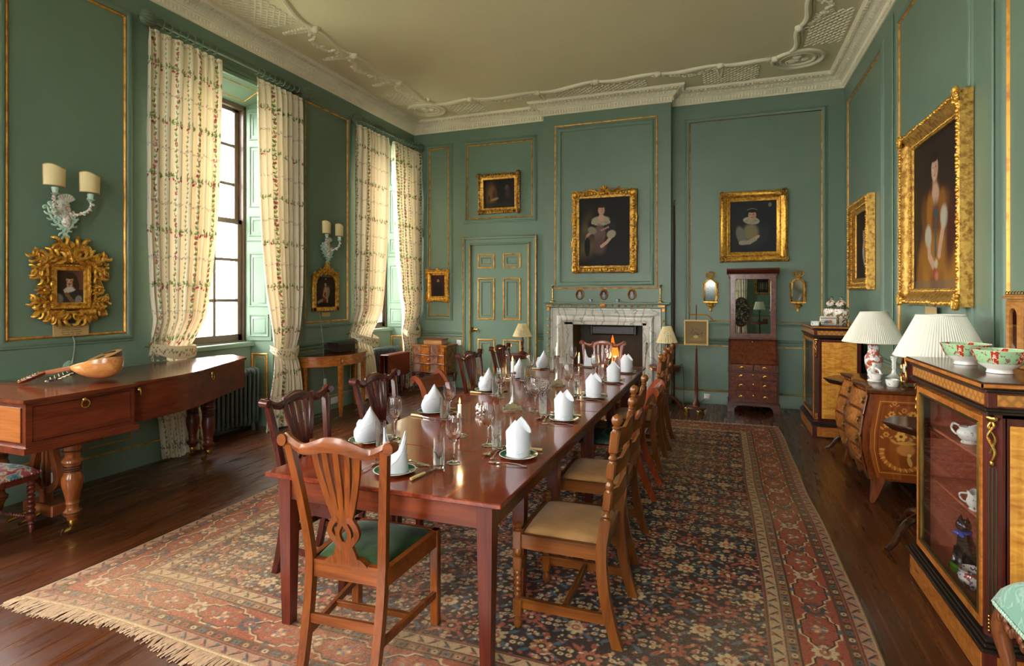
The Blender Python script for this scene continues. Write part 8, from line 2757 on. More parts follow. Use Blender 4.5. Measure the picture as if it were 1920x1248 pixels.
# --- small display cabinet standing on the near cabinet
SAT2 = satinwood('display_case_wood', (150, 92, 36), (198, 136, 64), 0.25)
VEL = fabric('crimson_velvet_lining', (140, 24, 44), 0.15, 12)
dc = thing('display_case', 'small satinwood display case with crimson lining on near cabinet', 'display case', (1.535, 3.235, 1.2385), -PI / 2)
b = MB()
b.box(-0.3, -0.2, 0.0, 0.3, 0.0, 0.025, 0.004)
b.box(-0.3, -0.2, 0.32, 0.3, 0.0, 0.335, 0.003)
b.box(-0.315, -0.215, 0.335, 0.315, 0.0, 0.348, 0.005)
b.box(-0.305, -0.205, 0.348, 0.305, 0.0, 0.356, 0.003)
for s in (-1, 1): b.box(s * 0.3, -0.2, 0.02, s * 0.288, 0.0, 0.32, 0.002)
b.box(-0.3, -0.012, 0.02, 0.3, 0.0, 0.32)
b.build('case', SAT2, dc)
for i in range(4):
 xa, xb = -0.29 + i * 0.145, -0.29 + (i + 1) * 0.145
 c = (xa + xb) / 2
 hole = [(c + 0.04, 0.05), (c + 0.04, 0.25)] + [(c + 0.04 * math.cos(a * PI / 10), 0.25 + 0.04 * math.sin(a * PI / 10)) for a in range(1, 10)] + [(c - 0.04, 0.25), (c - 0.04, 0.05)]
 out = [(xb, 0.025), (xb, 0.25)] + [(xb, 0.25 + 0.07 * a / 5) for a in range(1, 6)] + [(xa, 0.32 - 0.07 * a / 5) for a in range(0, 4)] + [(xa, 0.25), (xa, 0.025)]
 m = MB()
 vs = [(x, y, z) for y in (-0.205, -0.19) for ring in (out, hole) for x, z in ring]
 n = len(out)
 fs = []
 for k in range(n):
  k2 = (k + 1) % n
  fs += [(k, k2, n + k2, n + k), (2 * n + k2, 2 * n + k, 3 * n + k, 3 * n + k2), (n + k, n + k2, 3 * n + k2, 3 * n + k)]
 m.add(vs, fs)
 d = m.build('arched_door', SAT2, dc)
 MB().box(c - 0.042, -0.199, 0.045, c + 0.042, -0.197, 0.295).build('pane', CLEAR, d)
b = MB()
b.box(-0.286, -0.016, 0.026, 0.286, -0.012, 0.32)
b.box(-0.288, -0.19, 0.0255, 0.288, -0.012, 0.028)
for s in (-1, 1): b.box(s * 0.288, -0.19, 0.026, s * 0.284, -0.012, 0.32)
b.build('velvet_lining', VEL, dc)
MB().box(-0.284, -0.16, 0.15, 0.284, -0.016, 0.158).build('shelf', SAT2, dc)
b = MB()
for k in range(20):
 x = -0.29 + k * 0.0305
 b.tube([(x + 0.015 * math.cos(a * PI / 6), -0.2, 0.36 + 0.012 * abs(math.sin(a * PI / 6))) for a in range(7)], 0.0025, 5)
b.tube([(-0.3, -0.2, 0.357), (0.3, -0.2, 0.357)], 0.0025, 5)
b.build('brass_gallery', BRASS, dc)
FLW = china('flowered_white_china', '#e6e6e0', ('#5a9a6a', '#b05a7a'), (0.62, 0.66), 60)
t = thing('tea_cup', 'tiny flowered teacup and saucer inside the display case', 'cup', (1.44, 3.455, 1.3967))
MB().lathe([(0.0, 0.002), (0.02, 0.0), (0.03, 0.006), (0.036, 0.01), (0.0, 0.005)], (0, 0, 0), 24).build('saucer', FLW, t)
MB().lathe([(0.014, 0.008), (0.016, 0.012), (0.024, 0.022), (0.026, 0.04), (0.024, 0.04), (0.02, 0.02), (0, 0.014)], (0, 0, 0), 24).tube([(0.024, 0, 0.032), (0.038, 0, 0.03), (0.036, 0, 0.02), (0.022, 0, 0.018)], 0.003, 6).build('cup', FLW, t)
# --- china inside the near cabinet
t = thing('sauce_boat', 'white sprigged sauce boat on top shelf of near cabinet', 'sauce boat', (1.14, 3.42, 0.8575), -0.6)
t.scale = (0.72, 0.72, 0.72)
b = MB()
n = 32
rings = []
for (r, z) in ((0.04, 0.0), (0.044, 0.008), (0.034, 0.018), (0.052, 0.035), (0.066, 0.058), (0.064, 0.078), (0.05, 0.098), (0.055, 0.12)):
 rings.append([(r * (1.25 if math.cos(2 * PI * k / n) > 0 else 1.0) * math.cos(2 * PI * k / n), r * 0.8 * math.sin(2 * PI * k / n), z + (0.03 * max(0, math.cos(2 * PI * k / n)) - 0.006 if z > 0.11 else 0)) for k in range(n)])
inn = [[(x * 0.93, y * 0.92, z + 0.0005) for x, y, z in r] for r in rings[:3:-1]]
b.loft(rings + inn)
b.tube(smooth_path([(-0.05, 0, 0.115), (-0.085, 0, 0.125), (-0.095, 0, 0.09), (-0.075, 0, 0.06), (-0.06, 0, 0.055)], 5), 0.007, 8)
b.build('boat_body', FLW, t)
t = thing('cream_jug', 'white lobed cream jug on middle shelf of near cabinet', 'jug', (1.125, 3.27, 0.5775))
t.scale = (0.85, 0.85, 0.85)
rings = []
for (r, z) in ((0.036, 0.0), (0.04, 0.006), (0.032, 0.014), (0.046, 0.03), (0.05, 0.05), (0.042, 0.075), (0.046, 0.1)):
 rings.append([(r * (1 + 0.05 * math.cos(8 * 2 * PI * k / n)) * math.cos(2 * PI * k / n), r * (1 + 0.05 * math.cos(8 * 2 * PI * k / n)) * math.sin(2 * PI * k / n), z + (0.008 * math.cos(4 * 2 * PI * k / n) if z > 0.09 else 0)) for k in range(n)])
MB().loft(rings + [[(x * 0.92, y * 0.92, z) for x, y, z in r] for r in rings[:2:-1]]).tube(smooth_path([(-0.04, 0.02, 0.085), (-0.07, 0.03, 0.08), (-0.065, 0.03, 0.05), (-0.045, 0.02, 0.035)], 4), 0.005, 6).build('jug_body', FLW, t)
t = thing('black_cat_figure', 'black pottery cat with blue bow on green base in near cabinet', 'figurine', (1.16, 3.5, 0.1905), -1.2)
b = MB()
b.loft([[(0.045 * s1 * math.cos(2 * PI * k / 20), 0.038 * s1 * math.sin(2 * PI * k / 20) - dy, z) for k in range(20)] for z, s1, dy in ((0.03, 0.9, 0), (0.06, 1.15, 0), (0.1, 1.1, 0.0), (0.15, 0.9, 0.004), (0.19, 0.7, 0.01), (0.21, 0.5, 0.012))])
b.ball((0, -0.016, 0.232), (0.036, 0.034, 0.034), 14)
for s in (-1, 1):
 b.lathe([(0.014, 0.0), (0.0, 0.028)], (s * 0.02, -0.012, 0.256), 8)
 b.tube([(s * 0.02, -0.03, 0.12), (s * 0.02, -0.045, 0.05), (s * 0.02, -0.055, 0.036)], [0.016, 0.013, 0.014], 8)
b.tube(smooth_path([(0.03, 0.03, 0.04), (0.06, 0.0, 0.04), (0.05, -0.03, 0.04)], 4), 0.009, 6)
b.build('cat_body', plain('black_glaze', (20, 18, 20), 0.15, coat=0.6), t)
b = MB().lathe([(0.03, 0.0), (0.032, 0.01), (0.028, 0.012)], (0, -0.008, 0.196), 16)
for s in (-1, 1): b.ball((s * 0.018, -0.042, 0.192), (0.018, 0.008, 0.012), 8)
b.build('blue_bow', plain('blue_enamel', (60, 84, 190), 0.2), t)
MB().lathe([(0.06, 0.0), (0.064, 0.012), (0.06, 0.03), (0.05, 0.034), (0.0, 0.034)], (0, -0.01, 0), 24).build('green_base', plain('bright_green_glaze', (92, 178, 50), 0.2, coat=0.5), t)
IMA = china('red_blue_patterned_china', '#e2ded6', ('#2e3f86', '#b04a30'), (0.5, 0.55), 50)
tag(MB().lathe([(0.03, 0.0), (0.034, 0.004), (0.05, 0.02), (0.06, 0.05), (0.05, 0.075), (0.056, 0.09), (0.052, 0.09), (0.044, 0.072), (0, 0.01)], (0, 0, 0), 28).build('patterned_pot', IMA, None, loc=(1.12, 3.31, 0.1905)), 'red and blue patterned china pot beside the black cat', 'pot')
# --- jars and boxes on the far cabinet
JAR = china('green_red_jar_enamel', '#e2ddd0', ('#c0683c', '#4c6a4c'), (0.52, 0.56), 34)
JARG = china('dark_green_enamel', '#4e5e48', ('#c8c0a8', '#9a4a34'), (0.55, 0.6), 40)
for x, y, lab in ((1.2, 7.55, 'lidded porcelain jar on far cabinet, left of the pair'), (1.27, 7.38, 'lidded porcelain jar on far cabinet, right of the pair')):
 t = thing('porcelain_jar', lab, 'jar', (x, y, 1.2385), 0, 'lidded jars on the far cabinet')
 MB().lathe([(0.055, 0.0), (0.06, 0.006), (0.062, 0.03), (0.08, 0.1), (0.088, 0.15), (0.078, 0.19), (0.0, 0.19)], (0, 0, 0), 28).build('jar_body', JAR, t)
 MB().lathe([(0.082, 0.185), (0.07, 0.205), (0.05, 0.215), (0.05, 0.228)], (0, 0, 0), 28).build('shoulder', JARG, t)
 l = MB().lathe([(0.056, 0.228), (0.06, 0.234), (0.056, 0.25), (0.05, 0.262), (0.03, 0.28), (0.012, 0.29)], (0, 0, 0), 28).build('lid', JAR, t)
 MB().lathe([(0.012, 0.288), (0.018, 0.3), (0.02, 0.31), (0.012, 0.325), (0, 0.33)], (0, 0, 0), 16).build('finial', JARG, l)
t = thing('enamel_box', 'white enamelled box with painted scene before the jars', 'box', (1.12, 7.27, 1.2385), -0.1)
b = MB()
b.box(-0.085, -0.05, 0.0, 0.085, 0.05, 0.085, 0.006)
b.build('box_body', WHITE_CH, t)
MB().box(-0.088, -0.053, 0.085, 0.088, 0.053, 0.105, 0.012).build('lid', WHITE_CH, t)
MB().frame(-0.075, 0.012, 0.075, 0.078, [(0, 0), (0.003, 0.003), (0.008, 0)], M=Matrix.Translation((0, -0.05, 0))).build('gilt_border', BRASS, t)
p = Paint(0.14, 0.06, 50, 22, '#dcd6c8')
for cx_, cy_, rx, ry, c in ((0.06, 0.025, 0.03, 0.02, '#4a5a8a'), (0.09, 0.03, 0.02, 0.02, '#a85a3a'), (0.07, 0.045, 0.008, 0.008, '#c89a80'), (0.04, 0.015, 0.03, 0.008, '#6a7a4a'), (0.1, 0.012, 0.03, 0.006, '#8a7a4a')):
 p.ell(cx_, cy_, rx, ry, c, 0, 0.4)
p.mesh('painted_scene', lambda U, T: np.stack([U - 0.07, np.full_like(U, -0.0515), T + 0.015], -1), CANVAS, t)
t = thing('enamel_box', 'tiny white enamelled box near front edge of far cabinet', 'box', (0.985, 7.22, 1.2385), -0.3)
MB().box(-0.042, -0.03, 0.0, 0.042, 0.03, 0.036, 0.006).build('box_body', FLW, t)
MB().box(-0.043, -0.031, 0.0365, 0.043, 0.031, 0.05, 0.008).build('lid', WHITE_CH, t)
# ================================================================== BOMBE COMMODE
cmd = thing('bombe_commode', 'swelling marquetry chest of drawers between the glazed cabinets', 'chest of drawers', (1.5, 5.56, 0), -PI / 2)
WALC = wood('commode_walnut', (74, 32, 14), (130, 66, 30), 0.22, 'Z', coat=0.5)
HW, DP = 0.5, 0.4
def swell(z):
 """How far the sides stand out from the top edge at height z."""
 return float(np.interp(z, [0.12, 0.2, 0.3, 0.42, 0.55, 0.68, 0.8, 0.83], [0.0, 0.005, 0.035, 0.062, 0.058, 0.03, 0.0, 0.0]))
def com_front(x, z):
 e = swell(z)
 return -(DP + e) - 0.035 * math.cos(PI * x / (HW + e)) ** 2
def com_ring(z, n=16):
 e = swell(z)
 pts = []
 for k in range(n + 1):
  x = -(HW + e) + 2 * (HW + e) * k / n
  pts.append((x, com_front(x, z), z))
 pts += [(HW + e * 0.8, -0.2, z), (HW + e * 0.3, 0.0, z), (-(HW + e * 0.3), 0.0, z), (-(HW + e * 0.8), -0.2, z)]
 return pts
MB().loft([com_ring(z) for z in (0.17, 0.2, 0.25, 0.3, 0.36, 0.42, 0.5, 0.55, 0.62, 0.68, 0.75, 0.8, 0.83)]).build('carcase', WALC, cmd)
tp = []
for z, g in ((0.828, 0.012), (0.838, 0.024), (0.852, 0.026), (0.858, 0.018)):
 r = com_ring(0.82)
 tp.append([(x * (1 + g / HW), y - g * (1 if y < -0.3 else 0), z) for x, y, _ in r])
MB().loft(tp).build('top', wood('commode_top', (58, 28, 16), (104, 56, 30), 0.13, 'X', coat=0.7), cmd)
DRW = burr('commode_drawer_burr', '#7a4016', '#b87634', 0.22)
for z0, z1 in ((0.665, 0.805), (0.51, 0.65), (0.36, 0.495), (0.215, 0.345)):
 d = MB()
 d.grid(lambda u, v: (lambda z: (lambda x: (x, com_front(x, z) - 0.012, z))(-(HW + swell(z) - 0.05) + 2 * (HW + swell(z) - 0.05) * u))(z0 + (z1 - z0) * v), 25, 6)
 rim = [(lambda x, z: (x, com_front(x, z) - 0.01, z))(-(HW + swell(z) - 0.05) + 2 * (HW + swell(z) - 0.05) * u, z) for u, z in [(k / 24, z0) for k in range(25)] + [(1 - k / 24, z1) for k in range(25)]]
 do = d.build('drawer', DRW, cmd)
 MB().tube(rim, 0.006, 6, closed=True).build('drawer_edge', WALC, do)
 for px in (-0.27, 0.27):
  zc_ = (z0 + z1) / 2
  y = com_front(px, zc_) - 0.016
  h = MB()
  for q in range(6): h.ball((px + 0.024 * math.cos(q * PI / 3), y, zc_ + 0.03 * math.sin(q * PI / 3)), (0.012, 0.005, 0.012), 6)
  h.ball((px, y - 0.004, zc_), (0.018, 0.012, 0.022), 8)
  h.tube([(px - 0.02, y - 0.01, zc_ + 0.01), (px - 0.018, y - 0.022, zc_ - 0.02), (px + 0.018, y - 0.022, zc_ - 0.02), (px + 0.02, y - 0.01, zc_ + 0.01)], 0.0035, 6)
  h.build('pull_handle', metalm('dull_gilt_pull', (150, 116, 66), 0.35) if 'dull_gilt_pull' not in MATS else MATS['dull_gilt_pull'], do)
# marquetry ends
for s in (1, -1):
 p = Paint(0.4, 0.64, 120, 192, '#7a3a16')
 q = random.Random(21)
 for k in range(60): p.ell(q.uniform(0, 0.4), q.uniform(0, 0.64), 0.01, 0.2, ['#7c4018', '#965424'][k % 2], 0, 0.8, 0.4)
 for e, c in ((0.03, '#c8883c'), (0.05, '#5a2c12')):
  p.line([(e, e + 0.02), (0.4 - e, e + 0.02), (0.4 - e, 0.62 - e), (e, 0.62 - e), (e, e + 0.02)], 0.0028, c)
 for (x, y, r, c) in ((0.12, 0.5, 0.018, '#c8863a'), (0.2, 0.53, 0.016, '#b06a30'), (0.26, 0.5, 0.022, '#c8863a'), (0.1, 0.42, 0.018, '#c88a40'), (0.22, 0.42, 0.024, '#d8a048'), (0.3, 0.43, 0.016, '#b06a30'), (0.19, 0.34, 0.028, '#d8a048'), (0.1, 0.35, 0.016, '#c07a34'), (0.28, 0.35, 0.018, '#c8863a'), (0.13, 0.58, 0.014, '#b87232')):
  for k in range(6): p.ell(x + r * 0.8 * math.cos(k * 1.05), y + r * 0.8 * math.sin(k * 1.05), r * 0.55, r * 0.45, c, k, 0.2)
  p.ell(x, y, r * 0.4, r * 0.4, '#6a3414', 0, 0.3)
  p.ell(x + r * 1.8, y - r * 1.2, r * 0.9, r * 0.35, '#a8763a', 0.6, 0.3)
  p.ell(x - r * 1.6, y - r * 1.4, r * 0.9, r * 0.35, '#b8823e', -0.7, 0.3)
 p.ell(0.22, 0.24, 0.055, 0.045, '#b87434', 0, 0.2)
 p.ell(0.22, 0.29, 0.06, 0.014, '#c8883c', 0, 0.2)
 for k in range(30):
  a = k / 29 * PI * 1.3
  p.ell(0.2 + 0.13 * math.cos(PI * 0.9 + a), 0.2 + 0.12 * math.sin(PI * 0.9 + a), 0.018, 0.008, ['#c8883c', '#a8642c'][k % 2], a, 0.3)
 p.ell(0.24, 0.15, 0.014, 0.04, '#c8904a', 0.2, 0.2)
 p.ell(0.24, 0.2, 0.012, 0.013, '#d8a868', 0, 0.2)
 def side(U, T, s=s):
  z = 0.185 + T
  e = np.interp(z, [0.12, 0.2, 0.3, 0.42, 0.55, 0.68, 0.8, 0.83], [0.0, 0.005, 0.035, 0.062, 0.058, 0.03, 0.0, 0.0])
  f = U / 0.4
  y = -(DP + e) + 0.01 + f * (DP + e - 0.03)
  k = np.where(y < -0.2, 1.0 - 0.2 * (y + DP + e) / (DP + e - 0.2), 0.8 - 0.5 * (y + 0.2) / 0.2)
  return np.stack([s * (HW + e * k + 0.004), y, z], -1)
 p.mesh('marquetry_end', side, MATS.get('marquetry') or vcol('marquetry', 0.22, coat=0.5), cmd)
for s in (-1, 1):
 for y0, dr in ((-DP + 0.02, -1), (-0.04, 0)):
  rings = []
  for k in range(12):
   z = 0.22 * (1 - k / 11)
   o = 0.05 * (k / 11) ** 1.5
   w = 0.05 * (1 - k / 11) ** 0.7 + 0.016
   cx_, cy_ = s * (HW - 0.025 + o), y0 + dr * o
   rings.append([(cx_ - w * (1 if s > 0 else 0.5), cy_ - 0.5 * w, z), (cx_ + w * (0.5 if s > 0 else 1), cy_ - 0.5 * w, z), (cx_ + w * (0.5 if s > 0 else 1), cy_ + w * 0.8, z), (cx_ - w * (1 if s > 0 else 0.5), cy_ + w * 0.8, z)])
  MB().loft(rings).build('foot', WALC, cmd)
ap = [(-HW + 0.02, 0.2)] + [(-HW + 0.02 + (2 * HW - 0.04) * k / 24, 0.13 + 0.02 * math.cos(k / 24 * 6 * PI) + 0.02 * math.cos(k / 24 * 2 * PI)) for k in range(25)] + [(HW - 0.02, 0.2)]
MB().prism(ap, -DP - 0.012, -DP + 0.01).build('apron', WALC, cmd)
# --- things on the commode
CT = 0.8585
PLS = plain('ivory_pleated_shade', (232, 230, 216), 0.8, var=0.02)
def big_lamp(label, loc, vase_m, r0, r1, zs0, zs1, vase):
 t = thing('table_lamp', label, 'lamp', loc, 0, 'large white pleated lamps')
 MB().lathe(vase, (0, 0, 0), 32).build('vase_base', vase_m, t)
 MB().tube([(0, 0, vase[-1][1] - 0.01), (0, 0, zs1 - 0.03)], 0.008, 8).build('lamp_stem', BRASS, t)
 pleated_shade(MB(), r0, r1, zs0, zs1, 90, 0.003).build('lamp_shade', PLS, t)
big_lamp('white pleated lamp on red and white vase standing on commode', (1.27, 5.9, CT), china('iron_red_vase', '#e2e2e2', ('#c06a50', '#b8563c'), (0.5, 0.53), 16), 0.245, 0.105, 0.31, 0.575,
  [(0.046, 0.0), (0.05, 0.006), (0.048, 0.03), (0.066, 0.1), (0.073, 0.14), (0.068, 0.175), (0.048, 0.21), (0.044, 0.24), (0.05, 0.29), (0.056, 0.3), (0.0, 0.3)])
t = thing('white_figurine', 'small white china figure with basket on the commode', 'figurine', (1.2, 5.55, CT))
b = MB()
b.lathe([(0.05, 0.0), (0.055, 0.006), (0.045, 0.018), (0.035, 0.024)], (0, 0, 0), 18)
b.lathe([(0.03, 0.02), (0.044, 0.05), (0.052, 0.07), (0.046, 0.07), (0.03, 0.04)], (0.01, -0.02, 0), 18)
b.ball((-0.015, 0.012, 0.06), (0.03, 0.026, 0.045), 10)
b.ball((-0.01, 0.005, 0.105), (0.022, 0.02, 0.028), 10)
b.ball((-0.002, -0.002, 0.14), (0.015, 0.015, 0.018), 10)
b.ball((-0.002, 0.0, 0.154), (0.02, 0.02, 0.007), 10)
b.tube(smooth_path([(0.005, -0.01, 0.115), (0.03, -0.03, 0.1), (0.035, -0.035, 0.075)], 4), 0.008, 6)
b.tube(smooth_path([(-0.03, 0.0, 0.115), (-0.05, -0.015, 0.09), (-0.03, -0.035, 0.075)], 4), 0.008, 6)
b.build('figure', WHITE_CH, t)
t = thing('china_candlestick', 'white flowered china candlestick at right of the commode', 'candlestick', (1.36, 5.62, CT))
MB().lathe([(0.06, 0.03), (0.064, 0.036), (0.04, 0.05), (0.02, 0.07), (0.014, 0.1), (0.02, 0.12), (0.016, 0.16), (0.028, 0.2), (0.03, 0.21), (0.018, 0.205), (0.0, 0.19)], (0, 0, 0), 6).lathe([(0.045, 0.0), (0.048, 0.004), (0.03, 0.015), (0.022, 0.032)], (0, 0, 0), 18).build('candlestick_body', FLW, t)
tag(MB().lathe([(0.036, 0.0), (0.042, 0.006), (0.046, 0.03), (0.05, 0.055), (0.046, 0.056), (0.04, 0.02), (0, 0.012)], (0, 0, 0), 10).build('china_cup', FLW, None, loc=(1.27, 5.3, CT)), 'small lobed white china cup at near edge of commode', 'cup')
t = thing('mantel_clock', 'red clock with scrolled gilt mounts behind the pleated lamp', 'clock', (1.415, 5.36, CT), -PI / 2)
b = MB()
b.loft([[(-w, -0.045, z), (w, -0.045, z), (w, 0.045, z), (-w, 0.045, z)] for w, z in ((0.05, 0.03), (0.062, 0.07), (0.05, 0.13), (0.058, 0.17), (0.05, 0.2), (0.025, 0.225))])
b.build('case', plain('red_tortoiseshell', (110, 20, 22), 0.12, var=0.3, sc=20, coat=0.6), t)
b = MB()
for s in (-1, 1):
 b.tube(smooth_path([(s * 0.06, -0.046, 0.0), (s * 0.055, -0.05, 0.03), (s * 0.07, -0.05, 0.07), (s * 0.055, -0.05, 0.13), (s * 0.065, -0.05, 0.17), (s * 0.03, -0.05, 0.225)], 5), 0.008, 6)
 b.tube([(s * 0.05, 0.04, 0.0), (s * 0.05, 0.04, 0.035)], 0.01, 6)
b.tube(smooth_path([(0.03, 0, 0.22), (0.0, 0, 0.25), (-0.01, 0, 0.29), (0.015, 0, 0.3), (0.02, 0, 0.28)], 5), 0.01, 6)
b.tube(smooth_path([(-0.03, 0, 0.22), (-0.02, 0, 0.26), (-0.045, 0, 0.28)], 5), 0.008, 6)
b.build('gilt_mount', BRASS, t)
MB().lathe([(0.0, 0.0), (0.036, 0.0), (0.036, 0.006), (0.03, 0.008), (0, 0.008)], (0, 0, 0), 24, M=Matrix.Translation((0, -0.046, 0.14)) @ Matrix.Rotation(PI / 2, 4, 'X')).build('dial', WHITE_CH, t)
# --- occasional tables beside the commode
ROSE = wood('dark_rosewood', (40, 20, 14), (74, 40, 26), 0.18, 'X', coat=0.6)
def pedestal(label, loc, r, h, foot, L):
 t = thing('pedestal_table', label, 'table', loc)
 MB().lathe([(r - 0.05, h - 0.055), (r - 0.02, h - 0.03), (r, h - 0.014), (r + 0.003, h - 0.006), (r, h), (0, h)], (0, 0, 0), 6).build('table_top', ROSE, t)
 MB().lathe([(0.03, 0.12), (0.04, 0.18), (0.028, 0.26), (0.024, h * 0.6), (0.032, h - 0.12), (0.06, h - 0.05)], (0, 0, 0), 16).build('pedestal', ROSE, t)
 for k in range(3):
  pts = smooth_path([(0.02, 0, 0.19), (L * 0.5, 0, 0.15), (L * 0.8, 0, 0.05), (L, 0, 0.02)], 5)
  MB().tube(pts, [0.026 - 0.012 * i / (len(pts) - 1) for i in range(len(pts))], 8, M=rz(foot + k * 2 * PI / 3)).build('leg', ROSE, t)
 return t
pedestal('dark pedestal table between commode and near cabinet holding pleated lamp', (1.2, 4.3, 0), 0.225, 0.775, 1.75, 0.33)
big_lamp('white pleated lamp behind the green bowls near the cabinet', (1.265, 4.22, 0.7755), WHITE_CH, 0.245, 0.125, 0.435, 0.69, [(0.06, 0.0), (0.07, 0.01), (0.09, 0.09), (0.1, 0.16), (0.07, 0.24), (0.04, 0.28), (0.045, 0.31), (0, 0.31)])
pedestal('dark pedestal table half hidden beyond the marquetry commode', (1.2, 6.42, 0), 0.25, 0.76, 0.4, 0.26)
# ================================================================== PORTRAITS ON THE RIGHT WALL
def goldgown(p, x, y, r):
 p.ell(x + r * 0.2, y - r * 2.6, r * 1.0, r * 1.3, '#c09a82', 0, 0.2)
 p.ell(x - r * 1.0, y - r * 4.4, r * 1.1, r * 2.4, '#9a6424', 0.15, 0.2)
 p.ell(x + r * 1.6, y - r * 4.2, r * 1.1, r * 2.2, '#8a5820', -0.2, 0.2)
 p.ell(x + r * 0.3, y - r * 5.2, r * 1.1, r * 2.2, '#6a3a20', 0, 0.3)
 for k in range(5): p.ell(x - r * 3.4 + k * r * 1.8, y - r * 9.4, r * 1.5, r * 3.4, ['#8a5a20', '#a8722c', '#7a4c1a'][k % 3], 0.1 * k - 0.2, 0.4)
 p.ell(x, y - r * 7.8, r * 3.6, r * 1.8, '#9a6826', 0, 0.4)
 p.line([(x - r * 1.6, y - r * 5.6), (x - r * 1.4, y - r * 7.8), (x, y - r * 9.0)], r * 0.42, '#c49c82')
 p.line([(x + r * 2.2, y - r * 5.2), (x + r * 1.4, y - r * 7.0), (x + r * 1.0, y - r * 8.2)], r * 0.42, '#c49c82')
 for dx, dy in ((2.3, -4.6), (-1.7, -6.0)):
  p.ell(x + dx * r, y + dy * r, r * 0.85, r * 1.0, '#b8b09c', 0.2, 0.3)
 p.ell(x + r * 0.3, y - r * 4.0, r * 0.5, r * 0.4, '#39545c', 0, 0.3)
 p.line([(x + r * 0.3, y - r * 4.2), (x + r * 0.2, y - r * 8.0)], r * 0.2, '#39545c', 0.9)
 for dx, dy, c in ((0, -9.3, '#a04a40'), (0.5, -9.7, '#b86a58'), (0.4, -8.6, '#c0b090')): p.ell(x + dx * r, y + dy * r, r * 0.42, r * 0.42, c, 0, 0.3)
 p.ell(x + r * 4.0, y - r * 6.0, r * 1.2, r * 3.0, '#4a2018', -0.2, 0.5)
P8 = figure_paint(1.1, 1.2, 120, '#241811', (0.45, 0.85, 0.078), skin='#cfa890', hair='#20150f', dress='#6a4420', extra=goldgown, bg2='#32221a')
P8.c[:8] = P8.c[:8] * 0.6 + 0.4 * np.array(lin('#6a6a60'), dtype=np.float32)
PR8 = [(-0.01, 0.004), (-0.008, 0.02), (0.004, 0.024), (0.018, 0.03), (0.05, 0.05), (0.085, 0.08), (0.105, 0.085), (0.12, 0.075), (0.124, 0.0)]
t, fo = picture('portrait_painting', 'large portrait of a lady in a gold gown on right wall', (RX - 0.005, 5.205, 2.232), -PI / 2, 1.1, 1.2, P8, 0.12, PR8, gilt('worn_gold', (218, 172, 88), (150, 104, 44), 0.5), tilt=0.0)
o = MB()
rail_bumps(o, -0.55 - 0.1, -0.6 - 0.1, 0.65, 0.7, -0.082, 0.014, 0.026, 12)
rail_bumps(o, -0.56, -0.61, 0.56, 0.61, -0.028, 0.008, 0.016, 13)
for sx in (-1, 1):
 for sz in (-1, 1):
  for k in range(30): o.ball((sx * (0.64 + rr.uniform(-0.05, 0.04)), -0.088, sz * (0.69 + rr.uniform(-0.05, 0.04))), rr.uniform(0.01, 0.02), 6)
  o.tube(spiral((sx * 0.64, sz * 0.69), 0.055, 0.015, 1.2, 0, 16, 'xz', -0.09, sx * sz), 0.012, 6)
o.build('carved_ornament', GOLD_B, fo)
def blackgown(p, x, y, r):
 p.ell(x - r * 0.1, y - r * 2.6, r * 1.0, r * 1.6, '#b89a84', 0, 0.2)
 p.ell(x + r * 1.2, y - r * 5, r * 1.4, r * 3.4, '#26303a', 0, 0.3)
 p.line([(x - r * 0.6, y - r * 2.4), (x + r * 0.2, y - r * 5)], r * 0.25, '#b8b0a0', 0.9)
 p.line([(x + r * 1.0, y - r * 2.4), (x + r * 0.2, y - r * 5)], r * 0.25, '#b8b0a0', 0.9)
P7 = figure_paint(0.76, 0.79, 90, '#1c1512', (0.5, 0.68, 0.095), skin='#bfa08a', hair='#241812', dress='#1a1c20', extra=blackgown)
t, fo = picture('portrait_painting', 'smaller portrait of a person in black near far right corner', (RX - 0.005, 7.6, 2.167), -PI / 2, 0.76, 0.79, P7, 0.12, scaled(PR8, 1.05, 0.95), MATS['worn_gold'])
o = MB()
rail_bumps(o, -0.48, -0.495, 0.48, 0.495, -0.078, 0.014, 0.026, 15)
rail_bumps(o, -0.43, -0.445, 0.43, 0.445, -0.05, 0.012, 0.024, 16)
o.build('carved_ornament', GOLD_B, fo)
t = plaque('gilt name plate hanging under the gold gown portrait', (RX - 0.03, 5.24, 1.455), -PI / 2, 0.24, 0.085, [])
MB().tube([(-0.09, -0.004, 0.04), (-0.09, -0.004, 0.075)], 0.003, 5).build('hanger', BLACKM, t)
MB().tube([(0.09, -0.004, 0.04), (0.09, -0.004, 0.075)], 0.003, 5).build('hanger', BLACKM, t)
# ================================================================== GREEN DAMASK SEAT (right edge)
DAM, N_, L_, b_ = newmat('green_silk_damask')
setp(b_, None, 0.5, 0, sheen=0.4)
f_ = noise(N_, L_, coords(N_, L_), 11, 2, 0.4, 2.2)
L_.new(ramp(N_, L_, f_, [(0.46, lin('#7fae9a')), (0.5, lin('#a4cab8')), (0.56, lin('#a4cab8')), (0.6, lin('#7fae9a'))]), b_.inputs['Base Color'])
L_.new(ramp(N_, L_, f_, [(0.46, (0.6,) * 3), (0.52, (0.34,) * 3)]), b_.inputs['Roughness'])
CARV = wood('carved_seat_walnut', (78, 40, 20), (134, 78, 42), 0.32, 'Z')
se = thing('damask_armchair', 'carved walnut seat covered in green damask at lower right edge', 'chair', (1.275, 2.36, 0), -PI / 2)
se.scale = (1, 1, 1.17)
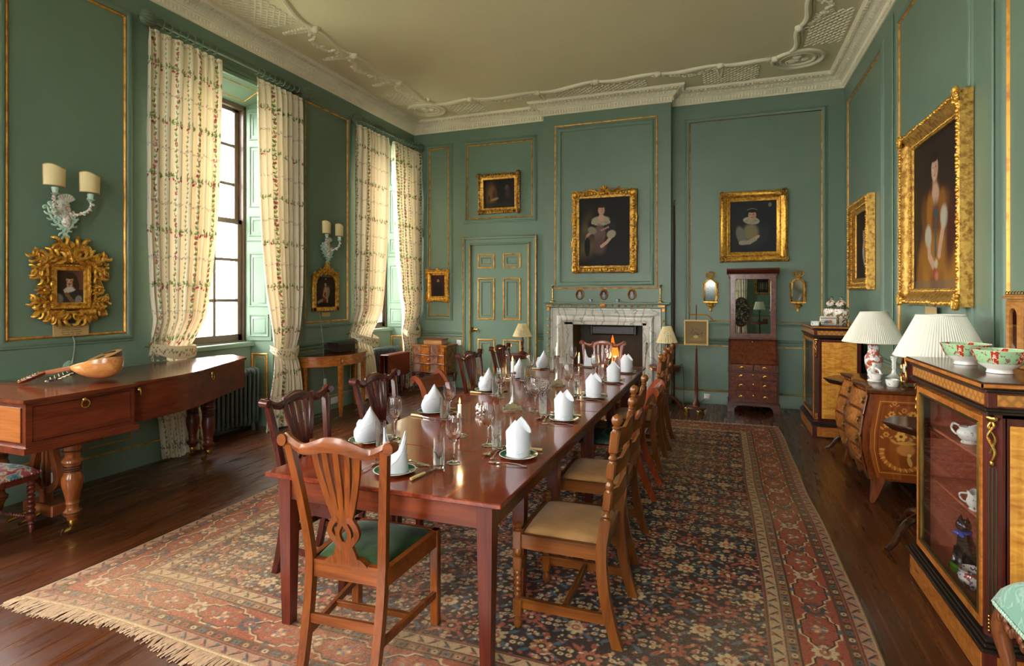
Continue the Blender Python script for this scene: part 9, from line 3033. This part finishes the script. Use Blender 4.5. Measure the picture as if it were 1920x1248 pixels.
# local: front -y faces the room (-X), +x is towards the camera; far corner is at local (-x, -y)
MB().grid(lambda u, v: ((u - 0.5) * 0.67, -0.305 + 0.555 * v, 0.355 + 0.13 * (max(0, 1 - abs(2 * u - 1) ** 5) * max(0, 1 - abs(2 * v - 1) ** 5)) ** 0.4), 27, 27).build('seat_pad', DAM, se)
b = MB()
b.tube(smooth_path([(-0.31, 0.24, 0.35), (-0.31, -0.2, 0.35), (-0.29, -0.265, 0.35), (0, -0.275, 0.33), (0.29, -0.265, 0.35), (0.31, -0.2, 0.35), (0.31, 0.24, 0.35)], 5), 0.026, 8, flat=1.3)
for k in range(24):
 b.ball((-0.26 + k * 0.0225, -0.305, 0.335 + 0.012 * math.sin(k * 1.3)), (0.014, 0.01, 0.016), 6)
 b.ball((-0.342, -0.24 + k * 0.02, 0.345 + 0.012 * math.sin(k * 1.3)), (0.01, 0.014, 0.016), 6)
b.build('carved_rail', CARV, se)
b = MB()
for k in range(40): b.ball((-0.3 + k * 0.0154, -0.308, 0.362), (0.009, 0.006, 0.008), 5)
b.build('braid', plain('pale_green_braid', (170, 196, 178), 0.8), se)
b = MB()
for k in range(32): b.ball((-0.338, -0.28 + k * 0.0164, 0.362), (0.006, 0.009, 0.008), 5)
b.build('braid', MATS['pale_green_braid'], se)
for sx in (-1, 1):
 for sy, y in ((-1, -0.25), (1, 0.22)):
  pts = smooth_path([(sx * 0.28, y, 0.36), (sx * 0.315, y + sy * 0.03, 0.28), (sx * 0.29, y + sy * 0.01, 0.16), (sx * 0.275, y, 0.07), (sx * 0.3, y + sy * 0.03, 0.02)], 6)
  lg = MB().tube(pts, [0.045 - 0.028 * min(1, i / 14) + (0.006 if i > 20 else 0) for i in range(len(pts))], 10)
  lg.ball((sx * 0.3, y + sy * 0.03, 0.02), (0.03, 0.03, 0.02), 8)
  lg.build('cabriole_leg', CARV, se)
b = MB().grid(lambda u, v: ((u - 0.5) * 0.5, 0.24 + 0.05 * v + 0.03 * math.sin(PI * u), 0.5 + 0.45 * v), 13, 9)
b.build('back_pad', DAM, se)
MB().tube(smooth_path([(-0.29, 0.25, 0.36), (-0.28, 0.28, 0.7), (-0.2, 0.31, 0.96), (0, 0.33, 1.0), (0.2, 0.31, 0.96), (0.28, 0.28, 0.7), (0.29, 0.25, 0.36)], 6), 0.025, 8).build('back_frame', CARV, se)
# ================================================================== BEHIND THE CAMERA (seen in the bureau mirror)
p = Paint(0.5, 0.84, 60, 100, '#241c1a')
q = random.Random(2)
for k in range(150): p.ell(q.uniform(0.04, 0.46), q.uniform(0.04, 0.8), q.uniform(0.01, 0.03), q.uniform(0.006, 0.016), ['#8a7a5c', '#5a6058', '#7a5a4a', '#a09470'][q.randrange(4)], q.uniform(0, 3), 0.3)
t = thing('tapestry_screen', 'oval dark floral needlework screen reflected in the bureau mirror', 'screen', (0.52, -1.55, 0), PI)
p.mesh('needlework', lambda U, T: np.stack([(U - 0.25) * np.sqrt(np.maximum(0.02, 1 - ((T - 0.42) / 0.43) ** 2)), np.full_like(U, -0.02), T + 0.62], -1), MATS['linen_embroidery'], t)
b = MB()
b.tube([(0.255 * math.cos(a * PI / 16), -0.01, 1.04 + 0.435 * math.sin(a * PI / 16)) for a in range(32)], 0.018, 8, closed=True)
b.lathe([(0.25, 0.0), (0.25, 0.02), (0.04, 0.05), (0.025, 0.2), (0.02, 0.62)], (0, 0.0, 0), 20)
b.build('screen_stand', MAHOG_Z, t)
tripod_table('tripod_table', 'dark round table reflected in the bureau mirror', (1.05, -1.85, 0), 0.26, 0.74)
big_lamp('white shaded lamp reflected in the bureau mirror', (1.05, -1.9, 0.7405), BLACKM, 0.17, 0.11, 0.38, 0.6, [(0.07, 0), (0.07, 0.015), (0.02, 0.03), (0.015, 0.2), (0.02, 0.35), (0, 0.36)])
t = thing('red_wood_box', 'small reddish wooden box by the lamp reflected in bureau mirror', 'box', (1.2, -1.76, 0.7405))
MB().box(-0.07, -0.05, 0, 0.07, 0.05, 0.1, 0.004).build('box_body', MAHOG_X, t)
PB = Paint(0.34, 0.44, 40, 52, '#2a2220')
for k in range(5): PB.ell(0.06 + k * 0.055, 0.2, 0.02, 0.12, ['#7a7064', '#5a4a42', '#8a7a6a'][k % 3], 0, 0.3)
picture('portrait_painting', 'gilt framed figure painting reflected in the bureau mirror', (1.17, BY + 0.005, 1.85), PI, 0.34, 0.44, PB, 0.06, scaled(OGEE, 0.6, 0.6), GOLD_D)
cfn = curtain_fn([0.72, 0.72, 0.72, 0.72, 0.71, 0.68, 0.66, 0.69, 0.72, 0.74], [0.02, 0.03, 0.05, 0.09, 0.17, 0.27, 0.35, 0.3, 0.22, 0.15], ZS2, 0.9, 8, xs0=0.15, seed=6)
t = thing('curtain', 'floral curtain reflected in the bureau mirror', 'curtain', (0.0, BY, 0), 0, 'floral curtains at the windows')
def bcf(U, T):
 P3 = cfn(U, T)
 return np.stack([P3[..., 1], P3[..., 0], P3[..., 2]], -1)
paint_curtain(6, nu=160, nv=300).mesh('cloth', bcf, CLOTH, t)
